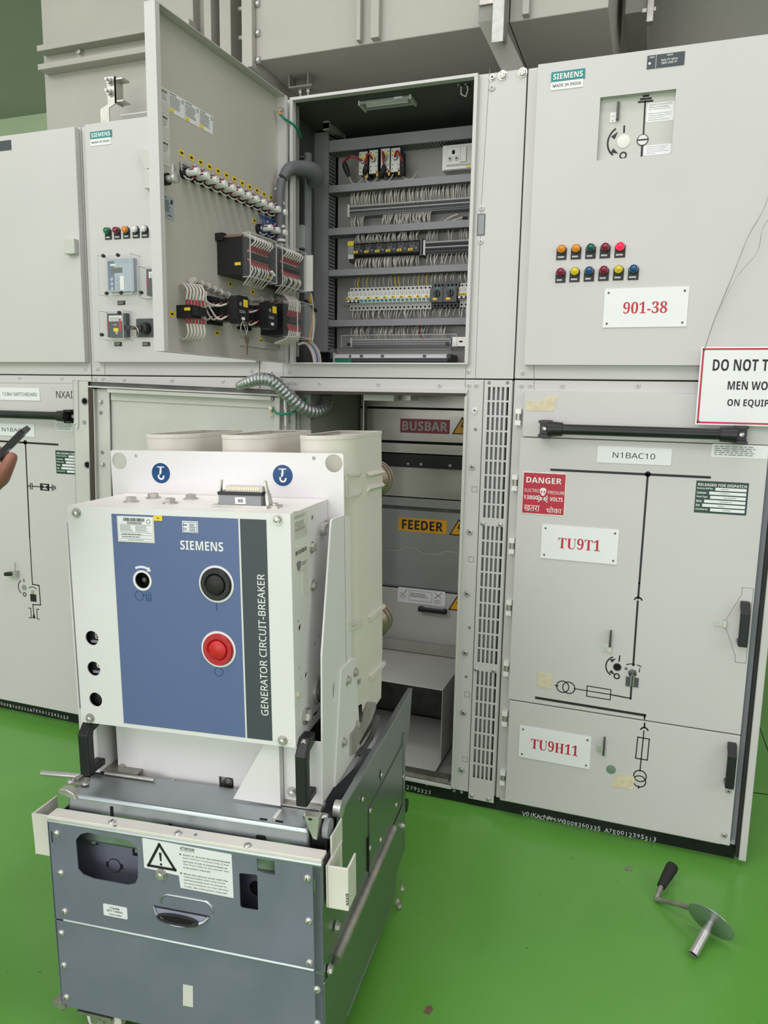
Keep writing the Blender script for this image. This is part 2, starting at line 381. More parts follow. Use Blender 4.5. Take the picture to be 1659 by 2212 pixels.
def bolt_mesh(kind, r):
    mb = MB()
    if kind == 'hex':
        mb.m('zinc').lathe([(0, 0), (r * 1.25, 0), (r * 1.25, r * 0.22), (0, r * 0.22)], n=18)
        mb.cyl((0, 0, r * 0.2), (0, 0, r * 0.85), r * 0.92, n=6, smooth=False)
        mb.m('steel').lathe([(r * 0.62, r * 0.85), (r * 0.5, r * 0.93), (0, r * 0.93)], n=12)
    elif kind == 'cap':
        mb.m('steel').lathe([(0, 0), (r * 1.3, 0), (r * 1.3, r * 0.2), (r * 1.0, r * 0.2), (r * 1.0, r * 0.75), (r * 0.85, r * 0.9), (r * 0.5, r * 0.9), (r * 0.45, r * 0.5), (0, r * 0.5)], n=18)
        mb.m('dark_steel').lathe([(r * 0.44, r * 0.52), (0, r * 0.52)], n=6)
    elif kind == 'pan':
        mb.m('steel').lathe([(r, 0), (r * 0.96, r * 0.25), (r * 0.75, r * 0.48), (r * 0.42, r * 0.6), (0, r * 0.62)], n=16)
        mb.m('dark_steel').box(-r * 0.55, r * 0.55, -r * 0.1, r * 0.1, r * 0.55, r * 0.64)
    elif kind == 'paint':
        mb.m('cabinet_paint').lathe([(r, 0), (r * 0.95, r * 0.3), (r * 0.65, r * 0.5), (0, r * 0.5)], n=14)
        mb.m('print_grey').lathe([(r * 0.32, r * 0.52), (0, r * 0.52)], n=6)
    elif kind == 'hole':
        mb.m('print_grey').lathe([(r, 0.0004), (r * 0.2, 0.0004), (0, 0.0004)], n=14)
    return mb.mesh('bolt')
BN = {'hex': 'hex_bolt', 'cap': 'socket_bolt', 'pan': 'screw', 'paint': 'painted_screw', 'hole': 'plug'}
def bolt(kind, r, frame, x, y, z=0.0, parent=None):
    return stamp((kind, r), lambda: bolt_mesh(kind, r), BN[kind], frame, x, y, z, random.uniform(0, 6), parent)
# ================================================================== the hall
CF = Frame((0, 0, 0), (1, 0, 0), (0, 0, 1))           # front plane of the switchgear: x, z, out of the front
FL = Frame((0, 0, 0), (1, 0, 0), (0, 1, 0))           # floor
def struct(o): o['kind'] = 'structure'; return o
struct(MB(FL, 'epoxy_floor').box(-7, 5, -10, 3.0, -0.05, 0.0).build('floor'))
mb = MB(CF, 'wall_green').box(-7, 5, 0, 5.2, -3.1, -3.0)
zw = CF.px(40, 122, -2.96)[1]; mb.m('concrete_beam').box(-7, 5, zw - .05, zw + .05, -3.0, -2.94)
struct(mb.build('wall_back'))
struct(MB(FL, 'wall_green').box(-7.1, -7.0, -10.1, 3.1, 0, 5.2).build('wall_left'))
struct(MB(FL, 'side_wall_paint').box(5.0, 5.1, -10.1, 3.1, 0, 3.4).build('wall_right_baffle'))  # unseen wall, added and toned to dim the right-facing sides
struct(MB(FL, 'hall_wall').box(-7, 5.0, -0.25, 3.1, 3.9, 4.0).build('ceiling'))  # unseen partial ceiling, added to shade the ducts from above
struct(MB(FL, 'hall_wall').box(-7, 5, -10.1, -10.0, 0, 0.5).build('wall_front_baffle'))  # unseen low wall, added to block light from below the horizon
# saw-cut joints in the floor, right of the switchgear
mb = MB(FL, 'print_black')
a, b = FL.px(1618, 1711), FL.px(1659, 1716.5)
d = ((b[0] - a[0]), (b[1] - a[1])); mb.stroke([a, (a[0] + d[0] * 14, a[1] + d[1] * 14)], 0.006, 0.0, 0.0008)
a, b = FL.px(1637, 1560), FL.px(1659, 1622)
d = ((b[0] - a[0]), (b[1] - a[1])); mb.stroke([a, (a[0] + d[0] * 2, a[1] + d[1] * 2)], 0.004, 0.0, 0.0008)
struct(mb.build('trim_1'))

# ------------------------------------------------------------------ ducts over the cabinets
def flange(mb, x0, x1, y0, y1, z0, z1): mb.box(x0, x1, y0, y1, z0, z1)
t = thing('metal_duct', 'tall beige sheet-metal duct rising behind the left cabinets, crossed by a channel', 'duct', (-2.25, 0.6, 2.512))
DY = -0.35
x0 = CF.px(96, 150, DY)[0]; x1 = CF.px(417, 30, DY)[0]
MB(CF, 'duct_paint').box(x0, x1, 2.516, 3.88, -1.0, DY).build('duct_body', t)
ch = []
yu = CF.px(200, 83, DY + 0.06)[1]; yl = CF.px(200, 125, DY + 0.06)[1]
xa = CF.px(80, 120, DY + 0.06)[0]
mb = MB(CF, 'duct_paint'); mb.box(xa, x1 + 0.02, yl, yu, DY, DY + 0.006); mb.box(xa, x1 + 0.02, yu - 0.012, yu + 0.012, DY, DY + 0.06); mb.box(xa, x1 + 0.02, yl - 0.012, yl + 0.012, DY, DY + 0.06)
mb.build('channel_rail', t, bevel=0.002)
x, y = CF.px(172, 111, DY + 0.01); bolt('hex', 0.018, CF, x, y, DY + 0.006, t)
# flange joint between the tall duct and the long one
for pxa, pxb, nm in ((455, 470, 'flange'), (488, 512, 'flange')):
    xa = CF.px(pxa, 30, DY)[0]; xb = CF.px(pxb, 30, DY)[0]
    MB(CF, 'duct_paint').box(xa, xb, 2.60, 3.88, DY - 0.3, DY + 0.05).build(nm, t, bevel=0.002)
MB(CF, 'duct_paint').box(x1, CF.px(512, 30, DY)[0], 2.60, 3.88, -0.95, DY - 0.05).build('side_wall', t)
for p in ((482, 34),): x, y = CF.px(*p, DY); bolt('hex', 0.016, CF, x, y, DY - 0.05, t)

t = thing('metal_duct', 'long horizontal beige duct with joint flanges hanging above the open cabinet', 'duct', (-0.9, 0.6, 2.77))
D2 = -0.25; zb = 2.77
xl = CF.px(553, 130, D2)[0]; xj = CF.px(1098, 50, D2)[0]; xr = CF.px(1314, 20, D2)[0]
MB(CF, 'duct_paint').box(xl, xj, zb, 3.7, -1.05, D2).build('duct_body', t, bevel=0.003)
MB(CF, 'duct_paint').box(xj + 0.004, xr, zb, 3.7, -1.05, D2).build('duct_body', t, bevel=0.003)
for a, b in ((769, 778), (800, 818), (1126, 1141)):
    xa = CF.px(a, 60, D2 + 0.03)[0]; xb = CF.px(b, 60, D2 + 0.03)[0]
    MB(CF, 'duct_paint').box(xa, xb, zb + 0.005, 3.69, D2, D2 + 0.03).build('joint_rib', t, bevel=0.002)
MB(CF, 'duct_paint').box(xl - 0.045, xl, zb - 0.03, 3.7, -0.6, D2 + 0.03).build('end_flange', t, bevel=0.002)
for py in (2, 66, 125):
    for k, px in enumerate((523, 537)):
        x, y = CF.px(px, py, D2 + 0.03); mb = MB(CF, 'steel')
        mb.cyl((xl - 0.085, y, D2 - 0.02), (xl - 0.045, y, D2 - 0.02), 0.008, n=8) if k == 0 else mb.cyl((xl, y, D2 + 0.0), (xl + 0.02, y, D2 + 0.0), 0.014, n=6)
        mb.build('flange_bolt', t)
# small bolted bracket under the long duct
zb_ = zb; xa, za = CF.px(628, 200, -.42); xb = CF.px(678, 192, -.42)[0]
mb = MB(CF, 'duct_paint_shaded').box(xa, xb, zb_ - .050, zb_ - .044, -.46, -.40).box(xa, xa + .005, zb_ - .044, zb_, -.46, -.40).box(xb - .02, xb - .015, zb_ - .044, zb_, -.46, -.40); mb.build('under_bracket', t)
for u in (.38, .72): MB(CF, 'worn_steel').cyl((xa + (xb - xa) * u, zb_ - .066, -.43), (xa + (xb - xa) * u, zb_ - .050, -.43), .011, n=6, smooth=False).cyl((xa + (xb - xa) * u, zb_ - .078, -.43), (xa + (xb - xa) * u, zb_ - .066, -.43), .006, n=10).build('bracket_bolt', t)
t = thing('metal_duct', 'wide grey duct set far back above the right cabinet', 'duct', (0.5, 1.3, 2.95))
MB(CF, 'duct_paint_shaded').box(-0.32, 2.6, 2.45, 3.88, -1.9, -1.15).build('duct_body', t)
t = thing('metal_duct', 'small dark duct stub hanging over the right cabinet behind a hooked strap', 'duct', (0.1, 0.6, 2.85))
xa = max(CF.px(1328, 20, -0.62)[0], xr + .03); xb = CF.px(1398, 20, -0.62)[0]; z = CF.px(1360, 29, -0.62)[1]
MB(CF, 'duct_paint_shaded').box(xa, xb, z, 3.8, -0.95, -0.62).build('duct_body', t, bevel=0.002)
x, z = CF.px(1403, 46, -0.58)
mb = MB(CF, 'worn_steel').box(x - 0.012, x + 0.012, z, 3.8, -0.61, -0.58); mb.box(x - 0.03, x + 0.02, z + 0.035, z + 0.05, -0.595, -0.585); mb.build('hooked_strap', t, bevel=0.002)

t = thing('steel_bracket', 'galvanised angle bracket hanging in front of the long overhead duct', 'bracket', (-0.55, 0.15, 2.6))
c2 = crop(600, 0, 2.765)
BY = -0.16
xa, zt = CF.px(*c2(1275, 255), BY); xb = CF.px(*c2(1345, 250), BY)[0]
MB(CF, 'galv_dull').box(xa, xb, zt, 3.6, BY - 0.008, BY).build('hanger_plate', t, bevel=0.002)
MB(CF, 'duct_paint_shaded').box(xb - 0.008, xb, zt + 0.02, 3.6, BY - 0.07, BY - 0.008).build('hanger_web', t, bevel=0.001)
xa2, za2 = CF.px(*c2(1215, 20), BY - 0.05)
MB(CF, 'worn_steel').box(xa2, xa + 0.02, za2 - 0.02, za2 + 0.04, BY - 0.085, BY - 0.02).build('cross_angle', t, bevel=0.002)
# the dark brace that runs back from it to the cabinet top
p = [CF.px(*c2(1240, 70), BY - 0.03), CF.px(*c2(1310, 55), BY - 0.03)]
a = CF.at(p[0][0], p[0][1], BY - 0.03); b = CF.at(-0.50, 2.56, -0.30)
mb = MB(None, 'duct_paint_shaded'); w = Vector((0.024, 0, 0)); h = Vector((0, 0, 0.03))
mb.hexa([a - w - h, a + w - h, a + w + h, a - w + h], [b - w - h, b + w - h, b + w + h, b - w + h]); mb.build('brace', t)
# Z-shaped earthing strap bolted to the tall duct
t = thing('earthing_strap', 'bent galvanised strap with two bolts standing on the second cabinet from the left', 'bracket', (-1.98, 0.2, 2.512))
c1 = crop(0, 0, 2.514)
SY = -0.20
xa, zt = CF.px(*c1(580, 420), SY); xb, zm = CF.px(*c1(628, 560), SY); xc = CF.px(*c1(545, 600), SY)[0]; xd = CF.px(*c1(592, 600), SY)[0]
mb = MB(CF, 'zinc'); zk = CF.px(*c1(560, 590), SY)[1]
mb.plate([(xa, zm), (xb, zm), (xb, zt), (xa, zt)], SY - 0.005, SY); mb.plate([(xc, zk), (xd, zk), (xb, zm), (xa, zm)], SY - 0.005, SY); mb.plate([(xc, 2.512), (xd, 2.512), (xd, zk), (xc, zk)], SY - 0.005, SY)
mb.box(xb - 0.004, xb, zm, zt, SY - 0.05, SY); mb.box(xb, xb + 0.035, zt - 0.012, zt - 0.006, SY - 0.05, SY - 0.004); mb.box(xb, xb + 0.035, zm + 0.006, zm + 0.012, SY - 0.05, SY - 0.004)
mb.build('strap', t)
for q in ((600, 442), (600, 503)):
    x, y = CF.px(*c1(*q), SY)
    mb = MB(CF, 'steel'); mb.lathe([(0.017, 0), (0.017, 0.004), (0.013, 0.004)], (x, y, SY), n=16); mb.cyl((x, y, SY + 0.003), (x, y, SY + 0.015), 0.0125, n=6, smooth=False); mb.cyl((x, y, SY + 0.015), (x, y, SY + 0.03), 0.006, n=10); mb.build('strap_bolt', t)
# ================================================================== switchgear cabinets
X0, X1, X2, X3, X4 = -2.98, -2.177, -1.394, -0.437, 0.362
ZT, ZS, ZP = 2.512, 1.555, 0.055            # top, seam, top of the plinth
DZ = 0.03                                   # door faces stand this far out of the frame

def cab(name_label, x0, x1):
    t = thing('switchgear_cabinet', name_label, 'cabinet', ((x0 + x1) / 2, 0.5, 0), 'switchgear cabinets in a row')
    return t
g = 0.002
tA = cab('leftmost grey cabinet with a blank upper door and a one-line diagram below', X0, X1)
tB = cab('grey cabinet with pilot lamps and covered relays, half hidden behind the open door', X1, X2)
tC = cab('opened grey cabinet whose swung doors show its wiring and breaker compartment', X2, X3)
tD = cab('closed grey cabinet with two rows of coloured lamps and the plate 901-38', X3, X4)
for t, x0, x1 in ((tA, X0, X1), (tB, X1, X2), (tD, X3, X4)):
    MB(CF, 'cabinet_paint').box(x0 + g, x1 - g, ZS + g, ZT, -1.15, 0).build('upper_housing', t, bevel=0.003)
    MB(CF, 'cabinet_paint').box(x0 + g, x1 - g, ZP, ZS - g, -1.15, 0).build('lower_housing', t, bevel=0.003)
    MB(CF, 'black_paint').box(x0 + 0.001, x1 - 0.001, 0.0, ZP - 0.001, -1.15, -0.012).build('plinth', t)
# small frame screws along the seam strip
def screws(t, pts, kind='paint', r=0.0085, z=0.0):
    for p in pts: x, y = CF.px(*p, z); bolt(kind, r, CF, x, y, z, t)
screws(tA, ((42, 816), (133, 817), (184, 796)))
screws(tB, ((211, 797), (206, 818), (222, 818), (268, 819.5), (371, 821), (481, 823.5), (543, 801)))
screws(tD, ((1129, 805.5), (1127, 833), (1145.5, 833), (1215, 833), (1378, 833)))
def gap_line(t, name, pts, w=0.0025, z=0.0, m='print_grey'):
    mb = MB(CF, m); mb.stroke([CF.px(*p, z) for p in pts], w, z, z + 0.0006); mb.build(name, t)
gap_line(tD, 'joint_line', ((1153.5, 790), (1154, 820), (1154, 842)), 0.0018)
gap_line(tB, 'joint_line', ((226.5, 788), (226.8, 809)), 0.0018)

# ---------------------------------------------------------------- shared fittings
def pilot_lamp(door, frame, p, m, z, r=0.0125):
    x, y = frame.px(*p, z + 0.012)
    mb = MB(frame, 'dark_grey_plastic').lathe([(r * 1.12, 0), (r * 1.12, 0.006), (r * 1.02, 0.009)], (x, y, z), n=24)
    mb.m(m).lathe([(r * 1.02, 0.005), (r * 1.02, 0.013), (r * 0.88, 0.018), (r * 0.74, 0.0165), (r * 0.55, 0.019), (0, 0.021)], (x, y, z), n=24)
    mb.build('pilot_lamp', door)
    mb = MB(frame, 'print_black').box(x - r * 1.25, x + r * 1.25, y - r * 2.5, y + r * 0.3, z, z + 0.0025)
    mb.m('chalk').fine(x - r * 0.9, x + r * 0.95, y - r * 2.2, y - r * 1.5, 1, z + 0.0028, hh=0.6)
    mb.build('legend_plate', door)
def sheet(parent, name, frame, pts, z, m='white_sticker', th=0.0015, round_=0.0, label=None):   # a sticker or plate from its four corners
    x0, x1, y0, y1 = frame.rect(pts, z)
    mb = MB(frame, m)
    if round_: mb.plate(rrect(x0, x1, y0, y1, round_), z, z + th)
    else: mb.box(x0, x1, y0, y1, z, z + th)
    return mb, (x0, x1, y0, y1), z + th + 0.0003
def brand_plate(door, frame, pts_t, pts_w, z):
    mb, (x0, x1, y0, y1), zz = sheet(door, '', frame, pts_t, z, 'teal', 0.003)
    W, H = x1 - x0, y1 - y0
    mb.m('white_plastic').text('SIEMENS', (x0 + x1) / 2, (y0 + y1) / 2, h=H * 0.60, w=W * 0.88, z=zz, style='b')
    a0, a1, b0, b1 = frame.rect(pts_w, z)
    mb.m('white_sticker').box(x0, x0 + (a1 - a0), y0 - (b1 - b0), y0, z, z + 0.002)
    mb.m('print_black').text('MADE IN INDIA', x0 + (a1 - a0) / 2, y0 - (b1 - b0) / 2, h=H * 0.31, w=(a1 - a0) * 0.88, z=z + 0.0024, off=0.01)
    mb.build('maker_plate', door)
def nameplate(door, frame, pts, z, txt, kw, kh, screws_=True, name='nameplate', style='s', m='print_red', board='white_sticker'):
    mb, (x0, x1, y0, y1), zz = sheet(door, '', frame, pts, z, board, 0.003)
    mb.m(m).text(txt, (x0 + x1) / 2, (y0 + y1) / 2, h=(y1 - y0) * kh, w=(x1 - x0) * kw, z=zz, style=style)
    if screws_:
        mb.m('dark_steel')
        for sx, sy in ((x0 + 0.012, y0 + 0.012), (x1 - 0.012, y0 + 0.012), (x0 + 0.012, y1 - 0.012), (x1 - 0.012, y1 - 0.012)): mb.lathe([(0.0035, 0), (0.003, 0.0015), (0, 0.0018)], (sx, sy, zz - 0.0003), n=10)
    mb.build(name, door)
def pull_handle(door, frame, p_top, p_bot, z, w=0.026, standoff=0.045, name='pull_handle', m='black_plastic'):
    xt, yt = frame.px(*p_top, z + standoff); xb, yb = frame.px(*p_bot, z + standoff)
    x = (xt + xb) / 2
    prof = [(yb, 0), (yb, standoff), (yt - 0.028, standoff), (yt, standoff * 0.55), (yt, 0), (yt - 0.022, 0), (yt - 0.030, standoff * 0.62), (yb + 0.016, standoff * 0.62), (yb + 0.016, 0)]
    # profile in (y, z), extruded in x
    f2 = Frame((0, 0, 0), (1, 0, 0), (0, 1, 0)); f2.M = frame.M @ Matrix(((0, 0, 1, x - w / 2), (1, 0, 0, 0), (0, 1, 0, z), (0, 0, 0, 1)))
    mb = MB(f2, m).plate(prof, 0, w)
    o = mb.build(name, door, bevel=0.003)
    return o, (x, yt, yb)
def bar_handle(door, frame, p0, p1, z, r=0.0165, standoff=0.05):
    a = frame.px(*p0, z + standoff); b = frame.px(*p1, z + standoff); y = (a[1] + b[1]) / 2
    mb = MB(frame, 'black_paint').cyl((a[0] + 0.05, y, z + standoff), (b[0] - 0.05, y, z + standoff), r, n=24); o = mb.build('handle_bar', door)
    for x0, s in ((a[0], 1), (b[0], -1)):
        mb = MB(frame, 'black_plastic')
        xs = sorted((x0, x0 + s * 0.036)); mb.plate(rrect(xs[0], xs[1], y - 0.027, y + 0.027, 0.006), z, z + standoff * 0.55)
        mb.box(*(xs), y - 0.027, y - 0.018, z, z + standoff + 0.012).box(*(xs), y + 0.018, y + 0.027, z, z + standoff + 0.012)
        mb.cyl((x0 + s * 0.030, y, z + standoff), (x0 + s * 0.075, y, z + standoff), 0.025, 0.0215, n=20)
        mb.m('steel').lathe([(0.0085, 0), (0.0085, 0.006), (0.005, 0.008), (0.0045, 0.004), (0, 0.004)], (x0 + s * 0.016, y, z + standoff * 0.55), n=14)
        mb.build('handle_end', door)

def tape(door, frame, pts, z, name='masking_tape'):
    pts = [frame.px(*p, z) for p in pts]; n = len(pts)
    mb = MB(frame, 'tape').plate(pts, z, z + 0.0012); mb.build(name, door)

# ---------------------------------------------------------------- cabinet D, right
c3 = crop(1000, 0, 2.517); c8 = crop(1080, 460, 2.8653); c6 = crop(1070, 830, 2.8166); c7 = crop(1060, 1240, 2.7696)
xl, yb = CF.px(*c8(150, 940), DZ); yt = CF.px(1400, 108, DZ)[1]
wx0, wx1, wy0, wy1 = CF.rect([c3(747, 530), c3(1160, 483), c3(1133, 838), c3(727, 873)], DZ)
mb = MB(CF, 'cabinet_paint').plate([(xl, yb), (X4 + 0.004, yb), (X4 + 0.004, yt), (xl, yt)], DZ - 0.004, DZ, [[(wx0, wy0), (wx1, wy0), (wx1, wy1), (wx0, wy1)]])
for a in ((xl, X4 + 0.004, yb, yb + 0.003), (xl, X4 + 0.004, yt - 0.003, yt), (xl, xl + 0.003, yb, yt), (X4 + 0.001, X4 + 0.004, yb, yt)): mb.box(*a, 0.001, DZ - 0.003)
for a in ((wx0 - 0.002, wx0, wy0, wy1), (wx1, wx1 + 0.002, wy0, wy1), (wx0, wx1, wy0 - 0.002, wy0), (wx0, wx1, wy1, wy1 + 0.002)): mb.box(*a, 0.006, DZ - 0.002)
dU = mb.build('upper_door', tD)
brand_plate(dU, CF, [c3(482, 395), c3(667, 373), c3(660, 428), c3(480, 447)], [c3(480, 447), c3(656, 428), c3(655, 470), c3(479, 495)], DZ)
mb, (x0, x1, y0, y1), zz = sheet(dU, '', CF, [c3(1003, 303), c3(1207, 281), c3(1203, 353), c3(1000, 377)], DZ, 'slate_panel', 0.002)
W, H = x1 - x0, y1 - y0
mb.m('white_plastic').box(x0 + W * .235, x0 + W * .245, y0, y1, zz - .0003, zz)
mb.text('+K04', x0 + W * .12, y1 - H * .15, h=H * .13, z=zz, off=.01).text('=KZ03', x0 + W * .6, y1 - H * .13, h=H * .13, z=zz, off=.01)
mb.text('BUS PT WITH', x0 + W * .6, y1 - H * .47, h=H * .15, z=zz, style='n', off=.012).text('SIDE LINE PT', x0 + W * .6, y1 - H * .69, h=H * .15, z=zz, off=.012)
mb.disc(x0 + W * .07, y0 + H * .4, .0035, zz - .0003, zz).build('bay_label', dU)
# recessed operating window
wf = 0.008
mb = MB(CF, 'cabinet_paint_old').box(wx0, wx1, wy0, wy1, 0.004, wf)
mb.m('print_black')
def wp(*q): return CF.px(*c3(*q), wf)
Z0, Z1 = wf, wf + .0006
mb.stroke([wp(991, 553), wp(981, 737)], .0045, Z0, Z1)
for a, b in (((957, 555), (1030, 548)), ((968, 540), (1021, 535)), ((983, 523), (1008, 520))): mb.stroke([wp(*a), wp(*b)], .0055, Z0, Z1)
mb.stroke([wp(974, 797), wp(971, 852)], .0055, Z0, Z1)
cx, cy = wp(977, 762); mb.disc(cx, cy, .017, Z0, Z1); mb.m('steel').lathe([(.0155, 0), (.014, .003), (0, .003)], (cx, cy, Z1), n=24); mb.m('print_black').box(cx - .0155, cx + .0155, cy - .002, cy + .002, Z1 + .003, Z1 + .0036)
cx, cy = wp(873, 770); mb.arc(cx, cy, .046, 122, 232, .005, Z0, Z1, 14)
for q, d in (((828, 735), 40), ((826, 826), -40)):
    x, y = wp(*q); a = radians(d + 10); mb.plate([(x + .012 * cos(a), y + .012 * sin(a)), (x - .010 * cos(a) - .007 * sin(a), y - .010 * sin(a) + .007 * cos(a)), (x - .010 * cos(a) + .007 * sin(a), y - .010 * sin(a) - .007 * cos(a))], Z0, Z1)
mb.stroke([wp(877, 687), wp(876, 718)], .005, Z0, Z1)
x, y = wp(871, 845); mb.ring(x, y, .0065, .011, Z0, Z1)
mb.build('operating_plate', dU)
mb = MB(CF, 'white_top').lathe([(.019, 0), (.019, .002), (.017, .003), (0, .003)], (cx, cy, wf), n=28); mb.build('socket_cover', dU)
x, y = wp(842, 610); mb = MB(CF, 'dark_steel').hexa([(x - .005, y - .024, wf), (x + .005, y - .024, wf), (x + .004, y + .028, wf), (x - .004, y + .028, wf)], [(x - .002, y - .025, wf + .022), (x + .002, y - .025, wf + .022), (x + .003, y + .026, wf + .012), (x - .003, y + .026, wf + .012)])
x2, y2 = wp(815, 640); mb.m('steel').box(x2 - .008, x + .004, y2 - .014, y2 + .014, wf, wf + .002)
for dy in (-.006, .006): mb.lathe([(.004, 0), (.0035, .002), (0, .002)], (x2, y2 + dy, wf + .002), n=10)
mb.build('lock_lever', dU)
for cs, lines, sz in (([(1000, 562), (1153, 549), (1145, 655), (997, 665)], ['Operation of the earthing', 'switch is interlocked', 'by a solenoid interlock.', '', 'When auxiliary voltage is', 'missing, operation of the', 'earthing switch is', 'completely interlocked.'], 1), ([(985, 792), (1135, 780), (1130, 835), (983, 847)], ['To operate the earthing switch, insert', 'the operating lever in the actuating', 'opening as far as it will go, and', 'rotate the earthing switch to its CLOSED', 'or OPEN position.'], 1)):
    mb, (x0, x1, y0, y1), zz = sheet(dU, '', CF, [c3(*q) for q in cs], wf, 'white_sticker', .0008, .004)
    mb.m('print_black'); n = len(lines)
    for i, l in enumerate(lines):
        if l: mb.text(l, x0 + (x1 - x0) * .08, y1 - (y1 - y0) * (i + .9) / (n + .8), h=(y1 - y0) / n * .52, w=(x1 - x0) * .82 * len(l) / max(len(k) for k in lines), z=zz, align='l')
    mb.build('instruction_label', dU)
for p, m in zip(((380, 222), (470, 218), (561, 214), (651, 210), (744, 206)), ('lamp_orange', 'lamp_orange', 'lamp_dark_green', 'lamp_red', 'lamp_lit')): pilot_lamp(dU, CF, c8(*p), m, DZ)
for p, m in zip(((374, 365), (462, 360), (551, 356), (642, 352), (734, 348), (827, 345)), ('lamp_red', 'lamp_yellow', 'lamp_blue', 'lamp_red', 'lamp_yellow', 'lamp_blue')): pilot_lamp(dU, CF, c8(*p), m, DZ)
nameplate(dU, CF, [c8(650, 472), c8(1171, 455), c8(1155, 702), c8(635, 712)], DZ, '901-38', .525, .30)

# lower half: cover strip, middle door, bottom door
LZ = DZ
xl = -0.402; xr = 0.339
yc = CF.px(1300, 950, LZ)[1]; yg = 0.448
for a in ((yc + .0015, 1.515, 'top_cover'),):
    oTop = MB(CF, 'cabinet_paint').box(xl + .006, xr, a[0], a[1], .001, LZ).build(a[2], tD, bevel=.002)
dM = MB(CF, 'cabinet_paint').box(xl, xr, yg + .002, yc - .0015, .001, LZ).build('middle_door', tD, bevel=.002)
dB = MB(CF, 'cabinet_paint').box(xl + .006, xr, .066, yg - .002, .001, LZ).build('bottom_door', tD, bevel=.002)
MB(CF, 'cabinet_paint_old').box(X3 + .02, X4 - .05, ZP, .066, 0, .012).build('bottom_rail', tD)
tape(oTop, CF, [c8(163, 1165), c8(185, 1160), c8(240, 1170), c8(300, 1135), c8(352, 1130), c8(358, 1150), c8(335, 1190), c8(352, 1188), c8(328, 1226), c8(160, 1222)], LZ)
bar_handle(dM, CF, c8(240, 1340), c8(1535, 1370), LZ)
nameplate(dM, CF, [c6(624, 377), c6(1077, 392), c6(1068, 493), c6(617, 477)], LZ, 'N1BAC10', .57, .34, False, style='n', m='print_black')
mb, (x0, x1, y0, y1), zz = sheet(dM, '', CF, [c6(1318, 362), c6(1662, 374), c6(1655, 458), c6(1313, 440)], LZ, 'white_sticker', .0008, .003)
mb.m('print_grey').fine(x0 + .008, x1 - .004, y0 + .005, y1 - .004, 5, zz, hh=.42).build('instruction_label', dM)
def mimic(door, conv, z, name='mimic_diagram'):
    mb = MB(CF, 'print_black'); P = lambda x, y: CF.px(*conv(x, y), z); return mb, P
mb, P = mimic(dM, c6, LZ); z0, z1 = LZ, LZ + .0008
mb.stroke([P(342, 520), P(1303, 567)], .0075, z0, z1); x, y = P(928, 547); mb.disc(x, y, .009, z0, z1)
mb.stroke([P(928, 547), P(876, 1211)], .0062, z0, z1)
P7 = lambda x, y: CF.px(*c7(x, y), LZ)
mb.stroke([P(876, 1211), P7(882, 145)], .0062, z0, z1); x, y = P7(882, 160); mb.arc(x, y, .0115, 10, 170, .005, z0, z1)
mb.stroke([P7(880, 163), P7(853, 545)], .006, z0, z1)
x, y = P7(849, 620); r = .052
mb.arc(x, P7(849, 545)[1] - r + .004, r, 62, 78, .003, z0, z1, 4).arc(x, P7(849, 545)[1] - r + .004, r, 84, 116, .003, z0, z1, 5)
x, y = P7(810, 566); mb.ring(x, y, .002, .0045, z0, z1)
mb.stroke([P7(891, 568), P7(889, 585)], .003, z0, z1)
mb.stroke([P7(842, 665), P7(837, 745)], .0058, z0, z1).stroke([P7(838, 744), P7(718, 721)], .004, z0, z1).stroke([P7(718, 721), P7(500, 685)], .003, z0, z1)
mb.stroke([P7(577, 669), P7(719, 692), P7(715, 752), P7(574, 730)], .003, z0, z1, True)
for q in ((431, 674), (467, 680)): x, y = P7(*q); mb.ring(x, y, .0185, .0218, z0, z1, 32)
mb.stroke([P7(388, 666), P7(400, 668)], .004, z0, z1)
mb.stroke([P7(273, 740), P7(922, 845)], .0085, z0, z1).stroke([P7(921, 842), P7(920, 866)], .005, z0, z1)
x, y = P7(757, 556); mb.arc(x, y, .036, 115, 238, .0042, z0, z1, 14)
for q, d in (((732, 514), 35), ((727, 590), -35)):
    x3, y3 = P7(*q); a = radians(d); mb.plate([(x3 + .011 * cos(a), y3 + .011 * sin(a)), (x3 - .008 * cos(a) - .006 * sin(a), y3 - .008 * sin(a) + .006 * cos(a)), (x3 - .008 * cos(a) + .006 * sin(a), y3 - .008 * sin(a) - .006 * cos(a))], z0, z1)
mb.stroke([P7(772, 491), P7(768, 520)], .0045, z0, z1); x3, y3 = P7(754, 611); mb.ring(x3, y3, .006, .0105, z0, z1)
mb.build('mimic_diagram', dM)
mb = MB(CF, 'dark_steel').ring(x, y, .011, .0135, LZ, LZ + .0015, 24); mb.m('void_black').disc(x, y, .0112, LZ, LZ + .0006); mb.build('crank_opening', dM)
def lever(door, conv, q, qb, L, z):
    x, y = CF.px(*conv(*q), z + .012); xb, yb_ = CF.px(*conv(*qb), z)
    mb = MB(CF, 'dark_steel').hexa([(x - .004, y - L * .8, z + .004), (x + .004, y - L * .8, z + .004), (x + .003, y + L, z + .004), (x - .003, y + L, z + .004)], [(x - .003, y - L * .75, z + .016), (x + .003, y - L * .75, z + .016), (x + .002, y + L * .9, z + .022), (x - .002, y + L * .9, z + .022)])
    mb.m('steel').box(xb - .012, x, yb_ - .012, yb_ + .012, z, z + .002).box(x - .006, x + .006, yb_ - .012, yb_ + .006, z, z + .012)
    for d in (-.005, .005): mb.lathe([(.004, 0), (.0035, .0022), (0, .0022)], (xb - .004, yb_ + d, z + .002), n=10)
    mb.build('lock_lever', door)
lever(dM, c7, (715, 395), (688, 438), .032, LZ)
